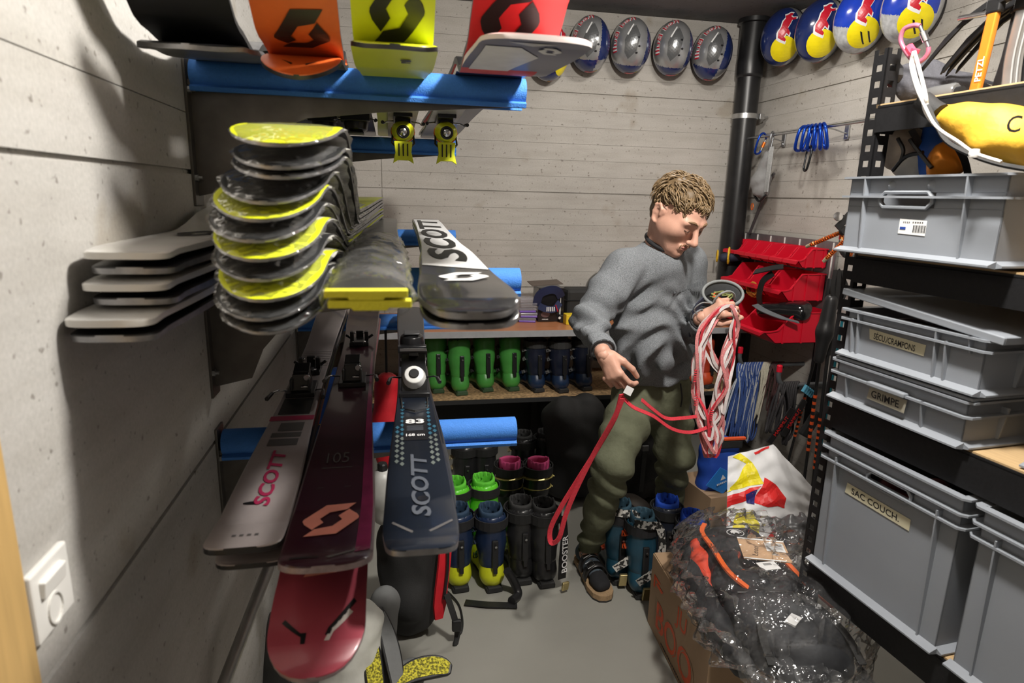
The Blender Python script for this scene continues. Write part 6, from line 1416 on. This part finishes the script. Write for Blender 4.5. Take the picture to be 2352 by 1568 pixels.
wrist_cutL = lambda g: np.where(np.linalg.norm(g-npv(Lwr), axis=-1) < .12, ((g-npv(Lwr)) @ axL) + .002, -1.)
clipS = lambda g: np.maximum(np.maximum(hemz(g), neck_cut(g)), np.maximum(np.where(np.linalg.norm(g-npv(Rwr), axis=-1) < .12, ((g-npv(Rwr)) @ axF)-.0, -1.), wrist_cutL(g)))
o = mk(sw.arrays((.55, 1.76, .84), (1.33, 2.52, 1.50), .0085, clipS), 'sweater', knit, 1)
# cuff and hem bands, dark collar
col_ = mat('collar_black', (.018, .018, .02), .8)
cpts = [nb + f*.02 + up*.032 + (rt_*math.cos(a)*.064 + f*math.sin(a)*.066) + up*(-.030*math.sin(a)) for a in [k*PI/14 for k in range(28)]]
MB().tube([p-MO for p in cpts], .0085, 8, closed=True).build('collar', col_, man, smooth=70)
for wv, ev, r_ in ((Rwr, Rel, .0415), (Lwr, Lel, .042)):
    d = (wv-ev).normalized(); u1 = d.orthogonal().normalized(); u2 = d.cross(u1)
    MB().tube([wv-d*.003+(u1*math.cos(a)+u2*math.sin(a))*r_*.94-MO for a in [k*PI/12 for k in range(24)]], .005, 6, closed=True).build('cuff', col_, man, smooth=70)
# embossed chest lettering
fine_print(chest+f*.128+up*.075-rt_*.035-MO, -rt_+up*.16, up+rt_*.16, .16, .016, mat('tone_print', (.11, .12, .13), .8), man, 11)
# ---- trousers
tr = Soft(.05)
tr.bar(pel+up*.05, pel-up*.01, .158, .162, .05, sc=(1, .68, 1), M=AX)
for hip, kn, an, b_ in ((Rhip, Rkn, Ran, 1), (Lhip, Lkn, Lan, 0)):
    mid = hip.lerp(kn, .55)
    tr.bar(hip-up*.02, mid, .096, .088, .045).bar(mid, kn, .088, .078, .03).bar(kn, kn.lerp(an, .55), .076, .062, .03).bar(kn.lerp(an, .55), an+up*.02, .062, .050, .03)
def tdisp(P):
    n = vnoise(P, 9, 13); d = .004*vnoise(P, 30, 14)
    for kn, hip, an in ((Rkn, Rhip, Ran), (Lkn, Lhip, Lan)):
        ax_ = npv((an-kn).normalized()); near = np.exp(-(np.linalg.norm(P-npv(kn.lerp(an, .2)), axis=-1)/.13)**2)
        d = d + .016*near*np.sin(58*(P @ ax_)+9*(P @ npv(rt_))*4+3.5*n)
        near = np.exp(-(np.linalg.norm(P-npv(an+up*.1), axis=-1)/.12)**2); d = d + .013*near*np.sin(70*(P @ ax_)+12*(P @ npv(f))*3+3*n)
        ax2 = npv((kn-hip).normalized()); near = np.exp(-(np.linalg.norm(P-npv(hip.lerp(kn, .45)), axis=-1)/.16)**2); d = d + .009*near*np.sin(40*(P @ ax2)+34*(P @ npv(rt_))+3*n)
    return d
tr.disp = tdisp
mk(tr.arrays((.70, 1.98, .06), (1.46, 2.66, .95), .0095, lambda g: np.maximum(.105-g[..., 2]+.012*np.sin(40*g[..., 0]), g[..., 2]-(pel.z+.06))), 'trousers', olive, 1)
MB().tube(spline([p-MO for p in (pel+f*.112+up*.03-rt_*.05, pel+f*.118-up*.03-rt_*.06, pel+f*.12-up*.07-rt_*.055)], 4), .003, 6).build('drawcord', col_, man)
MB().tube([p-MO for p in (pel+f*.06+rt_*.135+up*.03, pel+f*.085+rt_*.12-up*.06, pel+f*.07+rt_*.14-up*.11)], .0025, 6).build('pocket_seam', mat('olive_seam', (.04, .045, .028), .9), man)
# ---- head, hands and body: one mesh
hc = PY(1557, 497, 2.06); pit = math.radians(33); lean = math.radians(4)
hf = (f*math.cos(pit) - up*math.sin(pit)).normalized(); hu = (f*math.sin(pit) + up*math.cos(pit)).normalized(); hu = (hu - rt_*math.sin(lean)).normalized(); hs = hf.cross(hu).normalized()
HA = [tuple(hs), tuple(hf), tuple(hu)]
H = lambda s, fw, u: hc + hs*s + hf*fw + hu*u
hd = Soft(.02)
hd.ball(H(0, -.018, .035), .078, .02, sc=(.97, 1.22, 1.12), M=HA)
hd.bar(H(0, .02, .02), H(0, .03, -.045), .066, .054, .03, sc=(1, 1.05, 1), M=HA).bar(H(0, .03, -.05), H(0, .064, -.094), .046, .024, .025)
for s in (-1, 1):
    hd.ball(H(s*.04, .052, -.014), .032, .03); hd.ball(H(s*.046, .022, -.03), .034, .03); hd.bar(H(s*.046, -.004, -.035), H(s*.024, .056, -.086), .023, .019, .03)
    hd.bar(H(s*.014, .092, .028), H(s*.046, .077, .026), .0095, .010, .015)        # brow
    hd.dig(H(s*.031, .104, .010), H(s*.036, .10, .010), .013, .012, .012)
    hd.ball(H(s*.031, .0795, .007), .0125, .003)                                        # lid
    hd.bar(H(s*.0815, -.012, .012), H(s*.080, -.018, -.026), .020, .012, .005, sc=(.36, 1, 1), M=HA); hd.bar(H(s*.084, -.022, .018), H(s*.085, -.028, -.006), .009, .008, .004)
    hd.chain([H(s*.088, -.004, -.004), H(s*.090, -.006, .018), H(s*.091, -.020, .030), H(s*.091, -.036, .020), H(s*.089, -.034, -.006), H(s*.086, -.022, -.030), H(s*.084, -.012, -.034)], [.0035, .0042, .0048, .0048, .0046, .0055, .0055], .004); hd.dig(H(s*.094, -.018, .006), H(s*.094, -.016, -.008), .0075, .0065, .003)
    hd.ball(H(s*.011, .104, -.034), .0085, .006)
hd.bar(H(0, .094, .014), H(0, .121, -.026), .0085, .0115, .010).ball(H(0, .117, -.029), .012, .008)
hd.bar(H(-.017, .090, -.060), H(.017, .090, -.060), .0075, .0075, .006).bar(H(-.014, .089, -.070), H(.014, .089, -.070), .008, .008, .006).ball(H(0, .078, -.095), .018, .012)
hd.dig(H(-.022, .100, -.0648), H(.022, .100, -.0648), .0022, .0022, .003)
hd.bar(H(0, -.03, -.05), nb-up*.02, .056, .060, .03).bar(nb-up*.02, nb-up*.10, .058, .05, .04)
lo = npv(hc)-.17; hi_ = npv(hc)+.17; lo[2] = nb.z-.09
parts_ = [hd.arrays(lo, hi_, .0036)]
def hand(wrist, xdir, zdir, right, curl, thumb=(.5, .3), k=.007, spread=1.):
    x = Vector(xdir).normalized(); z = Vector(zdir); z = (z-x*z.dot(x)).normalized(); y = z.cross(x) if right else -z.cross(x)
    L_ = lambda a, b, c: wrist + x*a + y*b + z*c
    s = Soft(k); s.bar(L_(-.008, 0, 0), L_(.015, 0, 0), .026, .024, .015).bar(L_(.02, .018, -.004), L_(.08, .024, 0), .017, .0145, .012).bar(L_(.02, -.008, -.004), L_(.08, -.012, 0), .0175, .0135, .012).bar(L_(.03, .004, -.004), L_(.08, .005, .002), .017, .014, .012)
    tips = []
    for i, (yo, sc_, cr) in enumerate(zip((.031, .0105, -.010, -.028), (.95, 1.06, 1.0, .8), curl)):
        p = L_(.085-.004*abs(i-1), yo, .0); ang = 0; ln = (.044*sc_, .028*sc_, .023*sc_); rr = .0098 if i < 3 else .0086
        s.ball(p, rr*1.12, .006)
        for j in range(3):
            ang += cr*(1.0, 1.15, .7)[j]
            q = p + (x*math.cos(ang) - z*math.sin(ang))*ln[j] + y*((yo*.10*spread) if j == 0 else 0)
            s.bar(p, q, rr*(1-.07*j), rr*(.93-.07*j), .0035 if j == 0 else .0025); p = q
        tips.append(p)
    p0, p1 = L_(.018, .022, -.012), L_(.048, .043, -.022); p2 = p1 + (x*math.cos(thumb[0]) + y*math.sin(thumb[0])*.5 - z*thumb[1])*.036; p3 = p2 + (x*math.cos(thumb[0]*.4) - y*.25 - z*thumb[1]*1.2)*.027
    s.bar(p0, p1, .016, .0125, .008).bar(p1, p2, .0115, .0105, .004).bar(p2, p3, .0105, .0085, .003)
    c_ = npv(L_(.06, 0, -.02)); return s.arrays(c_-.13, c_+.13, .003), tips, p3, L_
RH, rtips, rth, RL = hand(Rwr+(Rwr-Rel).normalized()*.012, PY(1424, 905, 1.80)-Rwr, Vector((-.75, -.62, .15)), True, (.55, .62, .68, .72), (.35, .75))
LH, ltips, lth, LLf = hand(Lwr+(Lwr-Lel).normalized()*.010, PY(1668, 700, 1.965)-Lwr, Vector((-.25, -.72, .62)), False, (.85, .92, .98, 1.0), (.25, .55))
parts_ += [RH, LH]
core = Soft(.04); core.bar(pel-up*.02, chest, .10, .105, sc=(1, .55, 1), M=AX).bar(chest, nb-up*.07, .085, .05).bar(Rsh, Rel, .045, .038).bar(Rel, Rwr+(Rwr-Rel).normalized()*.02, .036, .026).bar(Lsh, Lel, .045, .038).bar(Lel, Lwr+(Lwr-Lel).normalized()*.02, .036, .026)
core.bar(chest+up*.08, Rsh, .06, .045).bar(chest+up*.08, Lsh, .06, .045)
for hip, kn, an in ((Rhip, Rkn, Ran), (Lhip, Lkn, Lan)): core.bar(pel, hip, .09, .08).bar(hip, kn, .07, .05).bar(kn, an, .045, .032).bar(an-up*.0, an+f*.0+Vector((0, -.05, -.035)), .033, .03)
parts_.append(core.arrays((.6, 1.75, .02), (1.42, 2.62, 1.46), .014))
V = []; Q = []; off = 0
for v, q in parts_: V.append(v); Q.append(q+off); off += len(v)
o = soft_mesh('body', np.concatenate(V)-npv(MO), np.concatenate(Q), skin, man, smooth_it=2)
# face details
lipm = mat('lips', (.42, .17, .14), .45); brm = mat('brow_hair', (.16, .095, .045), .7)
hl = lambda s, a, u: H(s, a, u)-MO
for s in (-1, 1):
    MB().tube(spline([hl(s*.012, .1005, .031), hl(s*.030, .096, .038), hl(s*.050, .082, .031)], 5), [.0026]*3+[.0036]*5+[.0028, .002, .0012], 6).build('eyebrow', brm, man, smooth=60)
    MB().tube(spline([hl(s*.019, .0885, .002), hl(s*.031, .0918, -.0015), hl(s*.043, .0865, .002)], 5), .0014, 5).build('lash_line', mat('lash', (.05, .03, .02), .6), man)
MB().tube(spline([hl(-.021, .0915, -.064), hl(-.008, .0975, -.0605), hl(0, .0972, -.062), hl(.008, .0975, -.0605), hl(.021, .0915, -.064)], 4), [.0015]+[.0032]*15+[.0015], 6).build('upper_lip', lipm, man, smooth=70)
MB().tube(spline([hl(-.017, .0925, -.068), hl(0, .0968, -.0705), hl(.017, .0925, -.068)], 5), [.0015]+[.0040]*9+[.0015], 6).build('lower_lip', lipm, man, smooth=70)
mm = MB(); rr = random.Random(5)
for k in range(90):
    s = rr.uniform(-.024, .024); u = -.050+rr.uniform(-.006, .005)-abs(s)*.25; p = hl(s, .097-abs(s)*.12, u); mm.tube([p, p+hs*s*.16+hf*.001-hu*.005], [.0008, .0004], 3)
mm.build('moustache', mat('moustache_hair', (.30, .18, .09), .6), man)
# ---- hair: a cap and many curved locks
hs_ = MB(); rr = random.Random(11)
cap = Soft(.015); cap.ball(H(0, -.020, .045), .083, .02, sc=(1.0, 1.2, 1.10), M=HA).bar(H(0, -.07, .02), H(0, -.07, -.035), .055, .045, .03)
cap.disp = lambda P: .004*vnoise(P, 90, 31)
pl = lambda g, p, n: (g-npv(p)) @ npv(n)
def hclip(g):
    fwd = pl(g, hc, hf); u = pl(g, hc, hu); s = np.abs(pl(g, hc, hs))
    front = np.where(u < .088, fwd-.046, -1); side = np.where((fwd > -.030), .050-u+np.where(fwd < 0, -.02, 0), -1); back = np.where(fwd <= -.030, -.065-u, -1)
    return np.maximum(np.maximum(front, np.minimum(side, fwd+.032)), back)
Vc, Qc = cap.arrays(npv(hc)-.15, npv(hc)+.17, .005, hclip)
hcap = mat('hair_base', (.13, .085, .042), .6, var=.3, scale=80)
soft_mesh('hair_cap', Vc-npv(MO), Qc, hcap, man, smooth_it=1)
for k in range(1250):
    th = rr.uniform(0, 2*PI); ph = math.acos(rr.uniform(-.25, 1))
    dv = Vector((math.sin(ph)*math.cos(th), math.sin(ph)*math.sin(th), math.cos(ph)))      # s, f, u
    p = H(dv.x*.080, -.020+dv.y*.098, .045+dv.z*.088); lu = (p-hc).dot(hu); lf = (p-hc).dot(hf)
    if lu < .082 and lf > .05: continue
    if lu < .05 and lf > -.04: continue
    if lu < -.05: continue
    n = (p-H(0, -.02, .03)).normalized()
    swirl = (hf*rr.uniform(.5, 1.0) + hs*(.55*math.sin(p.z*70+p.x*45)+rr.uniform(-.25, .25)-.25) - hu*rr.uniform(.1, .5)) if lf > -.05 else (-hu*1.0 + hs*rr.uniform(-.5, .5))
    tdir = (swirl - n*swirl.dot(n)).normalized(); b2 = n.cross(tdir); L0 = rr.uniform(.022, .036) if lf > .035 else rr.uniform(.032, .060) if lu > .06 else rr.uniform(.018, .03); w0 = rr.uniform(-.013, .013); lift = rr.uniform(.003, .011) if lu > .05 else .0025
    P = [p-n*.004, p+n*lift+tdir*L0*.35+b2*w0*.4, p+n*(lift*1.1)+tdir*L0*.7+b2*w0, p+n*(lift*.4-.004)+tdir*L0+b2*w0*.6]
    r0 = rr.uniform(.0013, .0027); hs_.tube([q-MO for q in spline(P, 3)], [r0*.8]+[r0]*6+[r0*.7, r0*.5, r0*.2], 5)
hs_.build('hair', hairm, man, smooth=80)
# ---- socks and sandals
sock = mat('blue_grey_sock', (.07, .09, .11), .9, var=.3, scale=60, bump=.2); toe_m = mat('black_sock_toe', (.012, .012, .014), .9); leath = mat('black_leather', (.02, .019, .019), .4, bump=.1); cork = mat('cork', (.33, .22, .12), .8, var=.25, scale=150)
def sandal(heel, toe, an):
    heel, toe = Vector(heel), Vector(toe); d = (toe-heel).normalized(); s = Vector((d.y, -d.x, 0)); L = (toe-heel).length
    G = lambda a, b, z: heel + d*a*L + s*b + Vector((0, 0, z)) - MO
    out = [(0, .0), (.02, .030), (.1, .040), (.3, .040), (.55, .048), (.75, .056), (.9, .048), (.98, .028), (1.0, .0)]
    poly = [(a, b) for a, b in out] + [(a, -b*.92) for a, b in out[::-1][1:-1]]
    MB().prism(poly, lambda p, z: G(p[0], p[1], z), .0, .008).build('outsole', leath, man); MB().prism([(a, b*.985) for a, b in poly], lambda p, z: G(p[0], p[1], z), .008, .030).build('cork_sole', cork, man)
    ft = Soft(.025); g0 = lambda a, b, z: heel + d*a*L + s*b + Vector((0, 0, z))
    ft.bar(g0(.14, 0, .062), g0(.5, 0, .060), .034, .036).bar(g0(.5, .002, .058), g0(.82, .0, .048), .036, .026, .02, sc=(1, 1, .8)).bar(g0(.75, .018, .046), g0(.86, .016, .046), .022, .017).bar(g0(.72, -.02, .044), g0(.82, -.02, .043), .02, .015).bar(g0(.16, 0, .07), an+Vector((0, 0, .06)), .034, .036)
    a0 = npv(g0(0, -.09, 0)); pts = np.array([npv(g0(a, b, z)) for a in (-.1, 1.05) for b in (-.1, .1) for z in (.024, .22)])
    lo_, hi2 = pts.min(0), pts.max(0)
    V1, Q1 = ft.arrays(lo_, hi2, .006); pa = (V1[Q1].mean(1)-npv(heel)) @ npv(d)
    soft_mesh('sock', V1-npv(MO), Q1[pa <= .66*L], sock, man); soft_mesh('sock_toe', V1-npv(MO), Q1[pa > .66*L], toe_m, man)
    for a, w_, h_ in ((.60, .05, .098), (.40, .045, .108)):
        P = [g0(a, math.cos(q)*w_*1.02, .03+math.sin(q)*(h_-.03))-MO for q in [k*PI/12 for k in range(13)]]
        MB().tube(P, 1, flat=(.038, .004, tuple(d.cross(Vector((0, 0, 1)))))) if False else None
        vs = []
        for p in P: vs += [p-d*.02, p+d*.02]
        b = MB(); b.add(vs, [(2*i, 2*i+2, 2*i+3, 2*i+1) for i in range(12)]); st_ = b.build('sandal_strap', leath, man, smooth=60, solid=.004)
        c = g0(a, w_*.55, .03+.86*(h_-.03))-MO
        bk_ = MB(); bk_.tube([c+d*x*.018+s*y*.014+Vector((0, 0, .010-y*.008)) for x, y in ((-1, -1), (1, -1), (1, 1), (-1, 1))], .0022, 6, closed=True); bk_.build('sandal_buckle', gs, man)
sandal((.826, 2.46, 0), (.842, 2.135, 0), Ran); sandal((1.29, 2.66, 0), (1.325, 2.34, 0), Lan)
# ================================================================== slings he sorts
sr = mat('sling_red', (.62, .035, .055), .75, var=.2, scale=150); sw_ = mat('sling_white', (.66, .60, .59), .8, var=.12, scale=200); sp = mat('sling_pink', (.55, .19, .19), .8, var=.35, scale=260)
t = thing('sling_bundle', 'bundle of red and white tape slings hanging from the man\'s left hand', 'sling', PY(1665, 705, 1.96)); SO = Vector(t.location); rr = random.Random(21)
for k in range(22):
    j = lambda a: rr.uniform(-a, a)
    yb_ = 1.965+j(.03); bot = rr.choice([940, 985, 1010, 1040, 1048]); mt = (sw_, sp, sw_, sr, sp)[k % 5]
    L1 = [(1652+j(10), 712), (1618+j(14), 760), (1606+j(14), 830), (1604+j(14), 900), (1612+j(14), 960), (1630+j(12), bot)]
    R1 = [(1648+j(16), bot-35), (1645+j(18), 950), (1660+j(16), 890), (1670+j(16), 820), (1686+j(10), 760), (1690+j(6), 722), (1676+j(8), 702)]
    if k % 6 == 5: L1[2:5] = [(1640+j(14), 830), (1668+j(12), 880), (1640, 950)]
    P = [PY(a, b, yb_+.01*math.sin(i*2+k))-SO for i, (a, b) in enumerate(L1+R1)]
    MB().tube(spline(P, 5, True), 1, closed=True, flat=(.0105, .0022, (rr.uniform(-.8, .8), -1, rr.uniform(-.2, .2)))).build('loop', mt, t, smooth=60)
for px, py in ((1598, 850), (1636, 940), (1600, 905)):
    c = PY(px, py, 1.93)-SO
    for q in range(6): MB().box(c+Vector((0, 0, -.008*q)), (.011, .003, .003)).build('stitching', sr, t)
t = thing('red_sling', 'long red tape sling looped from the man\'s right hand toward the floor', 'sling', PY(1424, 905, 1.78)); SO = Vector(t.location)
P = [PY(a, b, y)-SO for a, b, y in ((1428, 905, 1.775), (1412, 960, 1.80), (1372, 1030, 1.84), (1325, 1105, 1.86), (1288, 1165, 1.87), (1264, 1215, 1.88), (1266, 1245, 1.88), (1284, 1235, 1.87), (1300, 1180, 1.86), (1325, 1120, 1.85), (1365, 1040, 1.83), (1408, 965, 1.79), (1430, 915, 1.77))]
MB().tube(spline(P, 6), 1, flat=(.019, .003, (.3, -1, .1))).build('hanging_loop', sr, t, smooth=60)
P = [PY(a, b, y)-SO for a, b, y in ((1430, 912, 1.775), (1455, 935, 1.79), (1500, 955, 1.82), (1545, 985, 1.87), (1590, 992, 1.92), (1640, 975, 1.95))]
MB().tube(spline(P, 6), 1, flat=(.012, .0025, (.2, -1, .6))).build('strand', sr, t, smooth=60)
P = [PY(a, b, y)-SO for a, b, y in ((1474, 918, 1.80), (1500, 940, 1.83), (1530, 960, 1.87), (1565, 960, 1.90), (1600, 956, 1.94))]
MB().tube(spline(P, 6), 1, flat=(.012, .0025, (.2, -1, .6))).build('strand', sr, t, smooth=60)
c = PY(1444, 897, 1.765)-SO; MB().box(c, (.03, .002, .026), (0, .5, .2)).build('care_tag', paper, t)
# open grey pouch with cords beside his left hand
c = PY(1655, 690, 2.06); t = thing('chalk_pouch', 'open grey pouch full of green cords beside the man\'s left hand', 'pouch', c, (.55, -.12, 0))
gpm = mat('pouch_grey', (.10, .105, .11), .75, bump=.2); pal = mat('pouch_pale', (.20, .21, .21), .7)
wl_ = MB(); wl_.grid(lambda u, v: Vector((.075*math.cos(2*PI*u)*(1-.12*v), .055*math.sin(2*PI*u)*(1-.12*v), .032-.02*math.cos(2*PI*u)*0-.055*v+.012*math.sin(2*PI*u))), 28, 6, wrap_u=True); wl_.build('wall', gpm, t, smooth=70, solid=.005)
MB().tube([(.075*math.cos(a), .055*math.sin(a), .034+.012*math.sin(a)) for a in [k*PI/14 for k in range(28)]], .0055, 8, closed=True).build('rim', pal, t, smooth=70)
MB().tube([(.04*math.cos(a)-.02, -.045, .04+.045*math.sin(a)) for a in [k*PI/10 for k in range(11)]], .004, 6).build('wire_hoop', pal, t, smooth=60)
rr = random.Random(4)
for k in range(14):
    a = rr.uniform(0, 6.28); P = [(.03*math.cos(a+q*.9)+rr.uniform(-.015, .015), .022*math.sin(a+q*.9), .012+rr.uniform(-.006, .016)) for q in range(5)]; MB().tube(spline(P, 4), .0028, 5).build('cord', mat('olive_cord', (.22, .24, .08), .8, var=.4, scale=200) if k % 5 else okp, t)
MB().tube(spline([(-.075, -.01, .03), (-.10, -.02, -.0), (-.105, -.03, -.07), (-.09, -.03, -.13)], 5), 1, flat=(.032, .005, (.2, -1, 0))).build('belt', mat('navy_web', (.03, .035, .06), .7), t, smooth=60)
MB().tube(spline([(-.07, -.04, .035), (-.11, -.05, .05), (-.13, -.05, .02), (-.09, -.055, -.02), (-.1, -.05, .02)], 5), .0028, 5).build('drawstring', pal, t)
